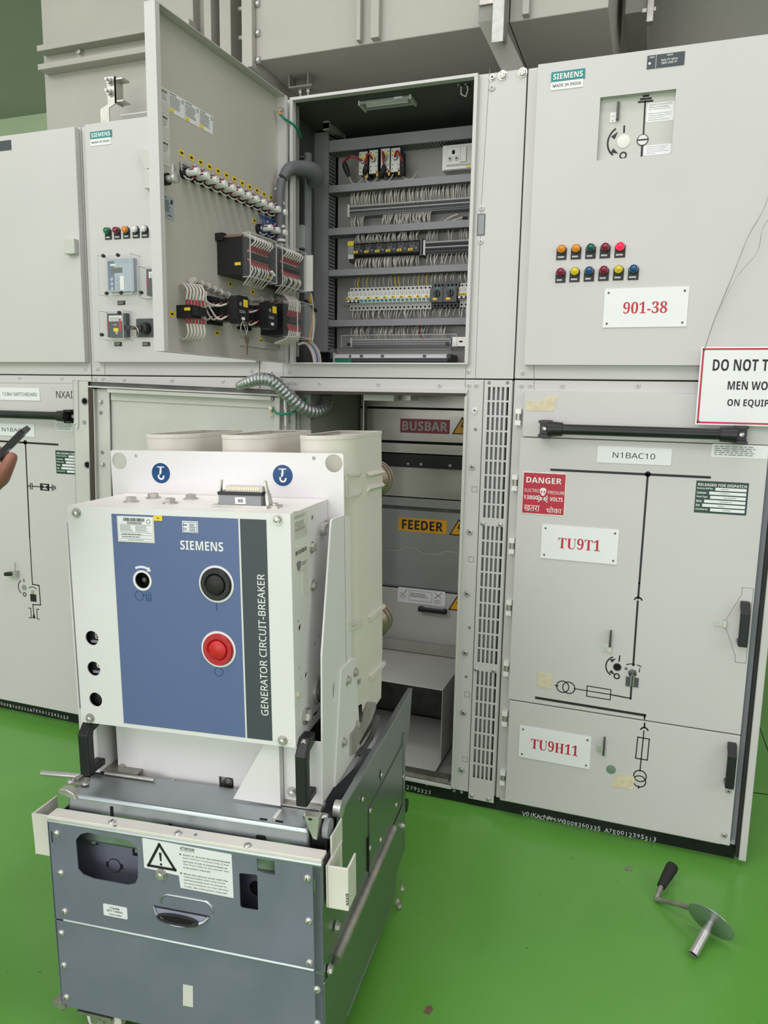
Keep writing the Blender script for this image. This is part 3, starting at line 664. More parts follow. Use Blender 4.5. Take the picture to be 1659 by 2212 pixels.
# key-operated interlock with a small shackle
x, y = P7(846, 645); mb = MB(CF, 'dark_grey_plastic').box(x - .02, x + .02, y - .016, y + .016, LZ, LZ + .003)
x4, y4 = P7(848, 592); mb.m('dark_steel').lathe([(.014, 0), (.014, .004), (.008, .006), (0, .006)], (x4, y4, LZ), n=6)
mb.m('steel').tube([(x - .004, y - .012, LZ + .006), (x - .004, y4 - .01, LZ + .016), (x, y4 + .006, LZ + .02), (x + .004, y4 - .01, LZ + .016), (x + .004, y - .012, LZ + .006)], .0025, 6); mb.build('interlock', dM)
# handle recess plate, latch and pull on the right
mb = MB(CF, 'cabinet_paint').plate([P7(*q) for q in ((1505, 80), (1572, 86), (1525, 531), (1463, 526), (1464, 488), (1405, 316), (1408, 270), (1503, 120))], LZ, LZ + .0015); mb.m('print_grey').stroke([P7(*q) for q in ((1505, 80), (1572, 86), (1525, 531), (1463, 526), (1464, 488), (1405, 316), (1408, 270), (1503, 120))], .0012, LZ + .0015, LZ + .0018, True); mb.build('latch_plate', dM)
x0, x1, y0, y1 = CF.rect([c7(1335, 268), c7(1410, 276), c7(1408, 318), c7(1333, 304)], LZ)
mb = MB(CF, 'steel').box(x0, x1 - .006, y0, y1, LZ, LZ + .002).box(x1 - .010, x1, y0, y1, LZ, LZ + .010)
for d in (.25, .75): mb.lathe([(.0055, 0), (.005, .003), (0, .003)], (x0 + .011, y0 + (y1 - y0) * d, LZ + .002), n=12)
mb.build('latch_clip', dM)
o, (hx, ht, hb) = pull_handle(dM, CF, c7(1530, 182), c7(1508, 440), LZ)
o, (hx, ht, hb) = pull_handle(dB, CF, c7(1448, 1040), c7(1432, 1290), LZ)
mb, (x0, x1, y0, y1), zz = sheet(dM, '', CF, [c6(173, 530), c6(438, 543), c6(420, 807), c6(152, 783)], LZ, 'zinc', .0015)
W, H = x1 - x0, y1 - y0; a = .0035
mb.m('sign_red').box(x0 + a, x1 - a, y0 + a, y1 - a, LZ, LZ + .002)
zz = LZ + .0024; U = lambda u, v: (x0 + W * u, y1 - H * v)
mb.m('white_plastic')
def T(s, u, v, h, w, st='b'): mb.text(s, *U(u, v), h=H * h, w=W * w, z=zz, style=st)
T('DANGER', .49, .19, .135, .80); T('ELECTRIC', .235, .435, .075, .34, 'n'); T('PRESSURE', .785, .46, .075, .37, 'n'); T('13800', .21, .60, .095, .33); T('VOLTS', .79, .615, .095, .29)
T('\u0916\u0924\u0930\u093e', .245, .855, .135, .36, 'n'); T('\u0927\u094b\u0915\u093e', .755, .865, .15, .34, 'n')
# skull over crossed bones
cx, cy = U(.485, .46); k = W * .075
mb.plate([(cx - k, cy + k * .3), (cx - k * .9, cy + k * .9), (cx - k * .4, cy + k * 1.3), (cx + k * .4, cy + k * 1.3), (cx + k * .9, cy + k * .9), (cx + k, cy + k * .3), (cx + k * .8, cy - k * .4), (cx + k * .5, cy - k * .5), (cx + k * .45, cy - k * 1.1), (cx - k * .45, cy - k * 1.1), (cx - k * .5, cy - k * .5), (cx - k * .8, cy - k * .4)], zz - .0004, zz)
for s in (1, -1):
    bx, by = U(.485, .62); mb.stroke([(bx - k * 1.2, by + s * k * .55), (bx + k * 1.2, by - s * k * .55)], k * .38, zz - .0004, zz)
    for e in (1, -1):
        for dy in (-.25, .25): mb.disc(bx + e * k * 1.25, by - e * s * k * .55 + dy * k, k * .26, zz - .0004, zz, 10)
mb.m('sign_red')
for e in (-1, 1): mb.disc(cx + e * k * .42, cy + k * .1, k * .27, zz, zz + .0003, 12)
mb.plate([(cx, cy - k * .15), (cx + k * .14, cy - k * .45), (cx - k * .14, cy - k * .45)], zz, zz + .0003)
mb.build('danger_sign', dM)
nameplate(dM, CF, [c6(287, 850), c6(753, 888), c6(740, 1100), c6(273, 1053)], LZ, 'TU9T1', .545, .33)
def dispatch(door, pts, z):
    mb, (x0, x1, y0, y1), zz = sheet(door, '', CF, pts, z, 'dark_green', .001); W, H = x1 - x0, y1 - y0
    mb.m('white_plastic').text('RELEASED FOR DISPATCH', x0 + W * .5, y1 - H * .115, h=H * .085, w=W * .93, z=zz, style='b')
    for i, (s, u) in enumerate((('Factory Ref.No.:', .375), ('Customer :', .265), ('Panel Type :', .29), ('Name :', .18), ('Date :', .15), ('Checked by :', .31))):
        y = y1 - H * (.235 + .131 * i)
        mb.m('white_plastic').text(s, x0 + W * .025, y, h=H * .075, w=W * (u - .06), z=zz, align='l', style='b')
        mb.m('white_sticker').box(x0 + W * (u + .0), x0 + W * .965, y - H * .047, y + H * .047, zz - .0008, zz)
        xm = x0 + W * random.uniform(.45, .55); mb.m('print_grey').fine(xm, xm + W * random.uniform(.15, .3), y - H * .02, y + H * .02, 1, zz + .0002)
    mb.build('dispatch_label', door)
dispatch(dM, [c6(1218, 590), c6(1540, 597), c6(1530, 795), c6(1213, 783)], LZ)
tape(dM, CF, [c7(280, 585), c7(368, 602), c7(365, 640), c7(370, 686), c7(282, 678)], LZ)
# bottom door
mb, P = mimic(dB, c7, LZ)
mb.stroke([P(921, 893), P(919, 918)], .005, z0, z1); x, y = P(919, 938); mb.arc(x, y, .0115, 10, 170, .005, z0, z1)
mb.stroke([P(917, 938), P(893, 1178)], .0035, z0, z1)
mb.stroke([P(880, 975), P(949, 987), P(937, 1113), P(867, 1101)], .0034, z0, z1, True)
for q in ((893, 1208), (890, 1240)): x, y = P(*q); mb.ring(x, y, .018, .0215, z0, z1, 32)
mb.stroke([P(886, 1270), P(884, 1280)], .004, z0, z1).build('mimic_diagram', dB)
nameplate(dB, CF, [c7(175, 902), c7(603, 977), c7(590, 1168), c7(167, 1088)], LZ, 'TU9H11', .66, .335)
lever(dB, c7, (677, 1040), (655, 1045), .036, LZ)
tape(dB, CF, [c7(752, 1198), c7(855, 1208), c7(862, 1225), c7(850, 1288), c7(720, 1270)], LZ)
x, y = P(720, 1168); MB(CF, 'lid_green').lathe([(.0155, 0), (.0155, .002), (.013, .003), (0, .003)], (x, y, LZ), n=24).build('hole_plug', dB)
for q in ((1448, 1022), (1422, 1296), (1397, 1562)): x, y = P(*q); bolt('cap', .0075, CF, x, y, LZ, dB)
for q, d in ((c6(137, 200), tD), (c6(117, 600), tD), (c6(98, 985), tD), (c7(107, 203), tD), (c7(92, 567), tD), (c7(82, 867), tD), (c7(70, 1222), tD)):
    x, y = CF.px(*q, .02); mb = MB(CF, 'white_plastic')
    mb.box(x - .009, x + .010, y + .011, y + .027, 0, .022).box(x - .009, x + .010, y - .027, y - .011, 0, .022).m('zinc').cyl((x + .001, y - .011, .012), (x + .001, y + .011, .012), .009, n=14)
    mb.build('hinge', d)
for q in ((1393, 0),): pass
# end cover with its rubber seal on the right
mb = MB(CF, 'grey_plastic').box(xr + .003, xr + .020, .075, 1.515, 0, .004); mb.m('galvanised_front').box(xr + .003, xr + .006, .075, 1.515, 0, .012); mb.build('seal_channel', tD)
MB(CF, 'black_rubber').plate(rrect(xr + .019, xr + .030, .03, 1.515, .004), .0, .026).build('rubber_seal', tD)
o = MB(CF, 'cabinet_paint').box(xr + .030, xr + .052, .022, 1.53, -.03, .030).build('end_cover', tD, bevel=.003)
# chalk marks on the plinths
def chalk(t, s, p0, p1, h):
    z = -.0115; a = CF.px(*p0, z); b = CF.px(*p1, z); mb = MB(CF, 'chalk')
    n = len(s); W = b[0] - a[0]
    for i, ch in enumerate(s):
        if ch == ' ': continue
        mb.text(ch, a[0] + W * (i + .5) / n, a[1] + (b[1] - a[1]) * i / n + random.uniform(-.002, .002), h=.0022 if ch == '-' else h * random.uniform(.85, 1.05), w=W / n * .5 if ch == '-' else None, z=z + .0004, style='h', ang=random.uniform(-.12, .05), off=.006)
    mb.build('chalk_marking', t)
chalk(tD, 'V01KACNAM-W3008360335 A7E0012395513', c7(188, 1430), c7(992, 1592), .0165)
chalk(tC, 'W3008360335 A7E0012395523', (742, 1665), (932, 1713), .017)
chalk(tA, 'V01KACNAM-W3008360335A7E0012343553', (-66, 1505), (149, 1551), .016)

# ---------------------------------------------------------------- cabinet A, left
ca = crop(0, 240, 3.95); cb = crop(0, 780, 5.8192); cc = crop(0, 1150, 3.8808)
AZ = .03
xr_ = CF.px(*ca(635, 140), AZ)[0]; yb = CF.px(*ca(710, 2145), AZ)[1]
dA = MB(CF, 'cabinet_paint').box(X0 + .02, xr_, yb, 2.505, .001, AZ).build('upper_door', tA, bevel=.003)
x0, x1, y0, y1 = CF.rect([ca(535, 1093), ca(625, 1083), ca(640, 1215), ca(552, 1220)], AZ + .025)
MB(CF, 'cabinet_paint_old').box(x0, x1, y0, y1, AZ, AZ + .025).build('lock_housing', dA, bevel=.003)
x0, x1, y0, y1 = CF.rect([(-60, 312), ca(95, 250), ca(98, 330), (-60, 334)], AZ)
mb = MB(CF, 'slate_panel').box(x0, x1, y0, y1, AZ, AZ + .002); mb.m('white_plastic').text('+K01', x0 + .02, (y0 + y1) / 2, h=.012, z=AZ + .0024); mb.build('bay_label', dA)
xr_ = -2.19; 
dA2 = MB(CF, 'cabinet_paint').box(X0 + .02, xr_, .066, 1.515, .001, AZ).build('lower_door', tA, bevel=.003)
gap_line(dA2, 'joint_line', ((-40, 826.5), (155, 828)), .0015, AZ + .0002)
nameplate(dA2, CF, [cb(5, 335), cb(500, 340), cb(508, 502), cb(8, 485)], AZ, '13.8kV SWITCHBOARD', .87, .30, False, style='n', m='print_black')
a = CF.px(*cb(706, 420), AZ); b = CF.px(*cb(912, 425), AZ)
MB(CF, 'print_black').text('NXAI', (a[0] + b[0]) / 2, a[1], h=CF.px(*cb(800, 375), AZ)[1] - CF.px(*cb(800, 462), AZ)[1], w=b[0] - a[0], z=AZ + .0006).build('door_lettering', dA2)
bar_handle(dA2, CF, (-210, 892), (157, 895), AZ)
mb, (x0, x1, y0, y1), zz = sheet(dA2, '', CF, [cb(700, 757), cb(948, 770), cb(945, 886), cb(702, 870)], AZ, 'white_sticker', .0008)
mb.m('print_grey').fine(x0 + .004, x1 - .003, y0 + .003, y1 - .003, 5, zz).build('instruction_label', dA2)
nameplate(dA2, CF, [cb(-40, 786), cb(435, 792), cb(440, 948), cb(-35, 934)], AZ, 'N1BAC10', .70, .33, False, style='n', m='print_black')
z0, z1 = AZ, AZ + .0008
mb, P = mimic(dA2, cb, AZ)
mb.stroke([P(-300, 988), P(725, 1050)], .008, z0, z1); x, y = P(318, 1022); mb.disc(x, y, .010, z0, z1)
mb.stroke([P(320, 1022), P(374, 2212)], .006, z0, z1)
Pc = lambda x, y: CF.px(*cc(x, y), AZ)
mb.stroke([P(374, 2212), Pc(272, 435), Pc(328, 445), Pc(340, 608), Pc(276, 605), Pc(284, 690)], .0045, z0, z1)
mb.stroke([P(345, 1570), P(382, 1572)], .0045, z0, z1).stroke([P(382, 1538), P(383, 1607)], .0045, z0, z1).stroke([P(403, 1538), P(405, 1609)], .0045, z0, z1).stroke([P(405, 1573), P(510, 1580)], .004, z0, z1)
q = [P(511, 1543), P(612, 1552), P(616, 1625), P(514, 1616)]; m_ = P(563, 1584); mb.stroke(q, .005, z0, z1, True).plate([q[0], m_, q[3]], z0, z1).plate([q[1], q[2], m_], z0, z1)
mb.stroke([P(616, 1588), P(658, 1592)], .0045, z0, z1)
for xx, h in ((658, 36), (678, 24), (697, 14)): mb.stroke([P(xx, 1592 - h), P(xx + 1, 1592 + h)], .0045, z0, z1)
mb.plate([Pc(284, 672), Pc(299, 722), Pc(272, 719)], z0, z1)
mb.stroke([Pc(240, 633), Pc(258, 636), Pc(264, 716), Pc(245, 714)], .0035, z0, z1).stroke([Pc(326, 645), Pc(308, 643), Pc(314, 724), Pc(330, 727)], .0035, z0, z1)
x, y = Pc(204, 462); mb.arc(x, y, .034, 120, 235, .004, z0, z1); mb.stroke([Pc(200, 392), Pc(202, 415)], .004, z0, z1); x2, y2 = Pc(207, 520); mb.ring(x2, y2, .006, .010, z0, z1)
x2, y2 = Pc(280, 549); mb.box(x2 - .017, x2 + .017, y2 - .017, y2 + .017, z0, z1); x2, y2 = Pc(275, 497); mb.arc(x2, y2 - .01, .032, 45, 130, .003, z0, z1)
mb.build('mimic_diagram', dA2)
x2, y2 = Pc(275, 497); mb = MB(CF, 'steel').lathe([(.009, 0), (.008, .004), (0, .004)], (x2, y2, AZ), n=6); mb.m('grey_plastic').lathe([(.0125, 0), (.0125, .002), (0, .002)], (x, y, AZ), n=20); mb.build('interlock', dA2)
dispatch(dA2, [cb(700, 1118), cb(1140, 1148), cb(1150, 1440), cb(710, 1410)], AZ)
x, y = Pc(150, 340); mb = MB(CF, 'black_plastic').lathe([(0, -.045), (.009, -.042), (.010, -.01), (.007, 0), (0, 0)], (x - .01, y, AZ + .02), axis=(1, .15, 0), n=14); mb.m('steel').box(x - .012, x + .008, y - .014, y + .012, AZ, AZ + .022).box(x - .001, x + .002, y, y + .05, AZ + .012, AZ + .016); mb.build('lock_lever', dA2)

# ---------------------------------------------------------------- cabinet B
BZ = .03
x0 = CF.px(*ca(745, 700), BZ)[0]; yb = CF.px(*ca(800, 2143), BZ)[1]; x1 = CF.px(553, 790, BZ)[0]
dBu = MB(CF, 'cabinet_paint').box(x0, x1, yb, 2.507, .001, BZ).build('upper_door', tB, bevel=.003)
MB(CF, 'cabinet_paint').box(X1 + .03, X2 - .03, .066, 1.515, .001, BZ).build('lower_door', tB, bevel=.003)
brand_plate(dBu, CF, [ca(772, 180), ca(955, 160), ca(955, 222), ca(775, 241)], [ca(775, 241), ca(948, 223), ca(948, 283), ca(777, 301)], BZ)
for p, m in zip(((907, 1020), (985, 1016), (1063, 1010), (1145, 1006), (1222, 1002), (1300, 998)), ('lamp_green', 'lamp_red', 'lamp_orange', 'lamp_white', 'lamp_white', 'lamp_white')): pilot_lamp(dBu, CF, ca(*p), m, BZ)
def clear_box(mb, x0, x1, y0, y1, z0, z1, e=.0025):       # hollow transparent cover with visible edges
    mb.m('clear').box(x0, x1, y0, y1, z1 - .002, z1)
    mb.box(x0, x0 + .002, y0, y1, z0, z1 - .002).box(x1 - .002, x1, y0, y1, z0, z1 - .002).box(x0 + .002, x1 - .002, y0, y0 + .002, z0, z1 - .002).box(x0 + .002, x1 - .002, y1 - .002, y1, z0, z1 - .002)
    mb.m('clear_edge')
    for a in ((x0, y0), (x1, y0), (x1, y1), (x0, y1)): mb.box(a[0] - e / 2, a[0] + e / 2, a[1] - e / 2, a[1] + e / 2, z0, z1 + .0005)
    for ya in (y0, y1): mb.box(x0, x1, ya - e / 2, ya + e / 2, z1 - e, z1 + .0006)
    for xa in (x0, x1): mb.box(xa - e / 2, xa + e / 2, y0, y1, z1 - e, z1 + .0006)
def relay(door, frame, x0, x1, y0, y1, z, face, depth=.055):
    W, H = x1 - x0, y1 - y0
    mb = MB(frame, face).box(x0 + W * .10, x1 - W * .10, y0 + H * .10, y1 - H * .06, z, z + .020)
    if face == 'relay_face':
        zf = z + .0206; X = lambda u: x0 + W * u; Y = lambda v: y1 - H * v
        mb.m('relay_blue').box(X(.12), X(.32), Y(.86), Y(.12), z + .0195, z + .0204)
        mb.m('lcd').box(X(.22), X(.56), Y(.42), Y(.29), z + .0195, zf + .0006); mb.m('white_plastic').box(X(.20), X(.37), Y(.24), Y(.19), z + .0195, zf)
        for i in range(3):
            for j in range(2): mb.m('relay_face').disc(X(.24 + .14 * j), Y(.58 + .12 * i), W * .045, z + .0195, zf + .0015, 14)
        mb.m('white_plastic').box(X(.48), X(.60), Y(.86), Y(.50), z + .0195, zf)
        mb.m('print_black')
        for i in range(8): mb.box(X(.44), X(.455), Y(.54 + .045 * i), Y(.53 + .045 * i), z + .0195, zf)
    else:
        zf = z + .0206; X = lambda u: x0 + W * u; Y = lambda v: y1 - H * v
        mb.m('white_sticker').box(X(.18), X(.72), Y(.34), Y(.14), z + .0195, zf); mb.m('print_grey').fine(X(.22), X(.68), Y(.33), Y(.20), 3, zf + .0003)
        mb.m('print_red').box(X(.60), X(.68), Y(.70), Y(.24), z + .0195, zf + .0004); mb.m('dull_red').box(X(.10), X(.16), Y(.66), Y(.28), z + .0195, zf + .0002)
        mb.m('yellow').box(X(.36), X(.56), Y(.70), Y(.58), z + .0195, zf + .0008); mb.m('brass').box(X(.44), X(.54), Y(.80), Y(.70), z + .0195, zf + .0008); mb.m('copper').box(X(.36), X(.52), Y(.50), Y(.44), z + .0195, zf + .001)
    o = mb.build('relay_unit', door)
    mb = MB(frame); clear_box(mb, x0, x1, y0, y1, z, z + depth); mb.m('black_plastic')
    for sx, sy in ((.18, .02), (.62, .02), (.24, .97), (.68, .97)) if face == 'relay_face' else ((.86, .08), (.10, .84)): mb.lathe([(.006, .004), (.0075, .010), (.006, .016), (0, .017)], (x0 + W * sx, y1 - H * sy, z + depth - .012), n=12)
    mb.build('clear_cover', door)
rz = BZ + .03
x0, x1, y0, y1 = CF.rect([ca(868, 1240), ca(1150, 1225), ca(1160, 1570), ca(880, 1570)], rz); relay(dBu, CF, x0, x1, y0, y1, BZ, 'relay_face')
x0, x1, y0, y1 = CF.rect([ca(1207, 1330), ca(1480, 1318), ca(1480, 1590), ca(1212, 1600)], rz); relay(dBu, CF, x0, x1, y0, y1, BZ, 'slate_panel')
x0, x1, y0, y1 = CF.rect([ca(872, 1712), ca(1080, 1705), ca(1090, 1950), ca(890, 1950)], rz); relay(dBu, CF, x0, x1, y0, y1, BZ, 'slate_panel')
for cs in ([(1005, 1620), (1068, 1616), (1069, 1652), (1005, 1655)], [(976, 1972), (1040, 1968), (1040, 2004), (978, 2007)], [(1217, 1972), (1281, 1968), (1281, 2004), (1218, 2007)]):
    mb, (x0, x1, y0, y1), zz = sheet(dBu, '', CF, [ca(*q) for q in cs], BZ, 'print_black', .002); mb.m('chalk').fine(x0 + .003, x1 - .003, y0 + .002, y1 - .002, 2, zz, hh=.35); mb.build('device_tag', dBu)
x0, x1, y0, y1 = CF.rect([ca(1165, 1775), ca(1400, 1765), ca(1400, 1925), ca(1172, 1932)], BZ)
mb = MB(CF, 'dark_grey_plastic').plate(rrect(x0, x1, y0, y1, .005), BZ, BZ + .004); cx, cy = CF.px(*ca(1225, 1850), BZ + .02)
mb.m('black_plastic').lathe([(.024, 0), (.022, .016), (.018, .022), (0, .024)], (cx, cy, BZ + .004), n=24)
xh, yh = CF.px(*ca(1040, 1842), BZ + .045); mb.hexa([(cx, cy - .007, BZ + .02), (cx, cy - .007, BZ + .034), (cx, cy + .007, BZ + .034), (cx, cy + .007, BZ + .02)], [(xh, cy - .007, BZ + .034), (xh, cy - .007, BZ + .050), (xh, cy + .007, BZ + .050), (xh, cy + .007, BZ + .034)])
mb.build('selector_switch', dBu)
x, y = CF.px(*ca(1152, 1885), BZ + .055); mb = MB(CF, 'brass'); mb.tube([(x + .016 * cos(t), y + .022 * sin(t), BZ + .055 + .003 * sin(t)) for t in [2 * pi * i / 20 for i in range(21)]], .0014, 6)
kr = tag(mb.build('key_ring'), 'thin wire key ring hanging on the black selector switch', 'key ring')
# folded stay bracket near the door edge
mb = MB(CF, 'cabinet_paint_old').plate([CF.px(*ca(*q), BZ + .02) for q in ((1157, 345), (1195, 318), (1262, 350), (1275, 480), (1245, 500), (1232, 490))], BZ, BZ + .02); mb.build('door_stay', dBu, bevel=.002)
mb = MB(CF, 'cabinet_paint_old').plate([CF.px(*ca(*q), BZ + .02) for q in ((1232, 495), (1290, 495), (1290, 660), (1228, 658))], BZ, BZ + .02); mb.build('door_stay', dBu, bevel=.002)
# top ledge bits
for p in ((52, 289), (170, 269)): x, y = CF.px(*p, -.03); bolt('hex', .011, CF, x, ZT - .008, -.02, tA)
x0 = CF.px(267, 246, -.04)[0]; x1 = CF.px(318, 240, -.04)[0]
MB(CF, 'cabinet_paint_old').hexa([(x0, ZT + .030, -.02), (x1 + .05, ZT + .030, -.02), (x1 + .05, ZT + .034, -.02), (x0, ZT + .034, -.02)][::-1], [(x0 + .04, ZT, -.06), (x1 + .05, ZT, -.06), (x1 + .05, ZT + .004, -.06), (x0 + .04, ZT + .004, -.06)][::-1]).build('top_bracket', tB)
# ================================================================== cabinet C, opened
OU = (-1.244, -0.602, 1.608, 2.500)          # upper opening
OL = (-1.241, -0.600, 0.067, 1.496)          # lower opening
rc = lambda o: [(o[0], o[2]), (o[1], o[2]), (o[1], o[3]), (o[0], o[3])]
XV = -0.535
mb = MB(CF, 'cabinet_paint').plate([(X2 + g, ZS + g), (X3 - g, ZS + g), (X3 - g, ZT), (X2 + g, ZT)], -.004, 0, [rc(OU)])
mb.box(X2 + g, X2 + g + .003, ZS + g, ZT, -1.15, -.004).box(X3 - g - .003, X3 - g, ZS + g, ZT, -1.15, -.004).box(X2 + g, X3 - g, ZT - .003, ZT, -1.15, -.004).box(X2 + g, X3 - g, ZS + g, ZS + g + .003, -1.15, -.004)
mb.box(X2 + g, X3 - g, ZS, ZT, -1.153, -1.15).build('upper_housing', tC)
for a in ((OU[0] - .012, OU[0], OU[2], OU[3]), (OU[1], OU[1] + .012, OU[2], OU[3])): MB(CF, 'cabinet_paint').box(*a, 0, .022).build('door_rim', tC, bevel=.001)
for a in ((OU[0] - .012, OU[1] + .012, OU[3], OU[3] + .010), (OU[0] - .012, OU[1] + .012, OU[2] - .006, OU[2])): MB(CF, 'cabinet_paint').box(*a, 0, .022).build('door_rim', tC, bevel=.001)
mb = MB(CF, 'cabinet_paint').plate([(X2 + g, ZP), (XV - .003, ZP), (XV - .003, ZS - g), (X2 + g, ZS - g)], -.004, 0, [rc(OL)])
mb.box(X2 + g, X2 + g + .003, ZP, ZS - g, -1.15, -.004).box(X3 - g - .003, X3 - g, ZP, ZS - g, -1.15, -.004).box(X2 + g, X3 - g, ZS - g - .003, ZS - g, -1.15, -.004).box(X2 + g, X3 - g, ZP, ZP + .003, -1.15, -.004)
mb.box(X2 + g, X3 - g, ZP, ZS, -1.153, -1.15).build('lower_housing', tC)
for a in ((OL[1], OL[1] + .010, OL[2], OL[3]), (OL[0] - .010, OL[0], OL[2], OL[3])): MB(CF, 'cabinet_paint_old').box(*a, -.03, .012).build('door_rim', tC, bevel=.001)
MB(CF, 'gasket_brown').box(OL[0], OL[1], OL[3], OL[3] + .010, 0, .010).build('door_gasket', tC)
MB(CF, 'cabinet_paint').box(OL[0] - .01, OL[1] + .01, OL[3] + .010, OL[3] + .024, 0, .012).build('door_rim', tC, bevel=.001)
MB(CF, 'black_paint').box(X2, X3, 0, ZP - .001, -1.15, -.012).build('plinth', tC)
MB(CF, 'cabinet_paint_old').box(OL[0], OL[1], OL[2] - .010, OL[2], -.05, .012).build('sill', tC, bevel=.001)
MB(CF, 'worn_steel').box(OL[0], OL[1] - .015, OL[2] + .001, OL[2] + .016, -.05, -.004).build('sill_rail', tC, bevel=.002)
# corner splices and screws
gap_line(tC, 'joint_line', ((611.5, 786), (611.8, 845)), .0016)
gap_line(tC, 'joint_line', ((1007, 790), (1004.5, 838)), .0016)
gap_line(tC, 'joint_line', ((1058, 150), (1040, 440), (1027, 817)), .0014)
screws(tC, ((625, 803), (624, 827), (638, 827), (692, 828), (818, 830), (950, 832), (1013, 832), (1029, 832), (1012, 802)))
for q in ((1086, 163), (1129, 157)): x, y = CF.px(*q); bolt('hex', .012, CF, x, y, 0, tC)
x, y = CF.px(1064, 168); bolt('cap', .008, CF, x, y, 0, tC); x, y = CF.px(1063, 190); bolt('paint', .011, CF, x, y, 0, tC); x, y = CF.px(1041, 450); bolt('paint', .010, CF, x, y, 0, tC); x, y = CF.px(1039, 522); bolt('paint', .010, CF, x, y, 0, tC)
for q in ((584, 808), (602, 820)): x, y = CF.px(*q); bolt('hex', .010, CF, x, y, 0, tC)
x0, x1, y0, y1 = CF.rect([(1032, 463), (1049, 461), (1047, 508), (1030, 510)])
MB(CF, 'dark_grey_plastic').box(x0, x1, y0, y1, 0, .0012).m('grey_plastic').box(x0 + .003, x1 - .003, y0 + .003, y1 - .003, .0012, .0018).build('latch_slot', tC)
for q in ((1026, 887), (1020, 1009), (1015, 1149), (1009, 1282), (1005, 1410), (1001, 1539), (997, 1663)): x, y = CF.px(*q); bolt('cap', .0085, CF, x, y, 0, tC)
for q in ((1027, 928), (1014, 1356), (1007, 1462)): x, y = CF.px(*q); bolt('hole', .006, CF, x, y, 0, tC)
for q in ((1025, 1057), (1018, 1208), (1009, 1500), (1004, 1640)):
    x, y = CF.px(*q); MB(CF, 'print_grey').stroke([(x - .009, y - .009), (x + .009, y - .009), (x + .009, y + .009), (x - .009, y + .009)], .0014, 0, .0005, True).build('knockout', tC)
for q in ((981, 1708), (997, 1711), (922, 1694)): x, y = CF.px(*q); bolt('hole', .006, CF, x, y, .0, tC)
# perforated ventilation strip
vz0, vz1 = .032, 1.551
holes = []; rows = []
for pa, pb, n in ((836, 1122, 9), (1137, 1437, 9), (1453, 1690, 7)):
    za = CF.px(1070, pa)[1]; zb_ = CF.px(1060, pb)[1]
    for i in range(n):
        t_ = za + (zb_ - za) * i / n; b_ = za + (zb_ - za) * (i + .88) / n
        for k in range(5): xk = XV + .0135 + .0155 * k; holes.append([(xk, b_), (xk + .0085, b_), (xk + .0085, t_), (xk, t_)])
MB(CF, 'cabinet_paint').plate([(XV, vz0), (X3 - .004, vz0), (X3 - .004, vz1), (XV, vz1)], 0, .003, holes).build('vent_strip', tC)
mb = MB(CF, 'grey_plastic').box(XV + .003, X3 - .022, vz0 + .02, vz1 - .02, -.03, -.018); mb.m('void_black').box(X3 - .022, X3 - .006, vz0 + .02, vz1 - .02, -.03, -.018).build('vent_backing', tC)
for q, k in (((1043, 1130), 'pan'), ((1081, 1133), 'pan'), ((1029, 1445), 'pan'), ((1067, 1448), 'pan'), ((1019, 1717), 'pan'), ((1055, 1725), 'pan')): x, y = CF.px(*q); bolt(k, .0085, CF, x, y, .003, tC)
for q in ((1057, 827), (1097, 827)): x, y = CF.px(*q); bolt('hole', .006, CF, x, y, .003, tC)

# ---------------------------------------------------------------- upper compartment
YP = -.36; YD = -.28                         # mounting plate, trunking covers
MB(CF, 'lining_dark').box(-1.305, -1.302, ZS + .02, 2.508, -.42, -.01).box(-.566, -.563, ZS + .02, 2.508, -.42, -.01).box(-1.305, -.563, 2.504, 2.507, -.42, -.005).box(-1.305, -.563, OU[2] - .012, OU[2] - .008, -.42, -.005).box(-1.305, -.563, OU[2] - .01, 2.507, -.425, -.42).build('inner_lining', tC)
MB(CF, 'compartment_paint').box(-1.235, -.60, 1.60, 2.44, YP - .003, YP).build('mounting_plate', tC)
k10 = crop(620, 160, 3.7705); k9 = crop(620, 470, 3.7705)
def trunk(l0, l1, r0, r1):                   # horizontal trunking from photo points: left top/bottom, right top/bottom
    a, b, c, d = (CF.px(*q, YD) for q in (l0, l1, r0, r1))
    zt = (a[1] + c[1]) / 2; zb = (b[1] + d[1]) / 2; xa = a[0]; xb = -.57
    mb = MB(CF, 'duct_pvc').box(xa, xb, zb, zt, YD - .010, YD)
    mb.box(xa, xb, zb + .004, zt - .004, YP, YP + .006)
    n = int((xb - xa) / .0125); mb.m('duct_pvc')
    for i in range(n): x = xa + .0125 * i; mb.box(x, x + .0078, zb + .002, zb + .006, YP + .004, YD - .006).box(x, x + .0078, zt - .006, zt - .002, YP + .004, YD - .006)
    mb.build('wiring_trunk', tC); return zb, zt
T1 = trunk(k10(340, 540), k10(340, 635), k10(1510, 420), k10(1512, 520))
T2 = trunk(k10(340, 905), k10(340, 960), k10(1500, 815), k10(1500, 880))
T3 = trunk(k9(335, 85), k9(335, 145), k9(1485, 20), k9(1485, 75))
T4 = trunk(k9(335, 420), k9(335, 475), k9(1470, 385), k9(1470, 435))
T5 = trunk(k9(335, 835), k9(335, 890), k9(1450, 815), k9(1450, 868))
xa = CF.px(*k10(222, 900), YD)[0]; xb = CF.px(*k10(336, 900), YD)[0]; zt = CF.px(*k10(336, 470), YD)[1]; zb = CF.px(*k9(330, 1092), YD)[1]
mb = MB(CF, 'duct_pvc').box(xa, xb, zb, zt, YD - .010, YD).box(xa + .004, xb - .004, zb, zt, YP, YP + .006).box(xa + .002, xa + .006, zb, zt, YP + .004, YD - .006)
n = int((zt - zb) / .0135)
for i in range(n): z = zb + .0135 * i; mb.box(xb - .006, xb - .002, z, z + .0085, YP + .004, YD - .006)
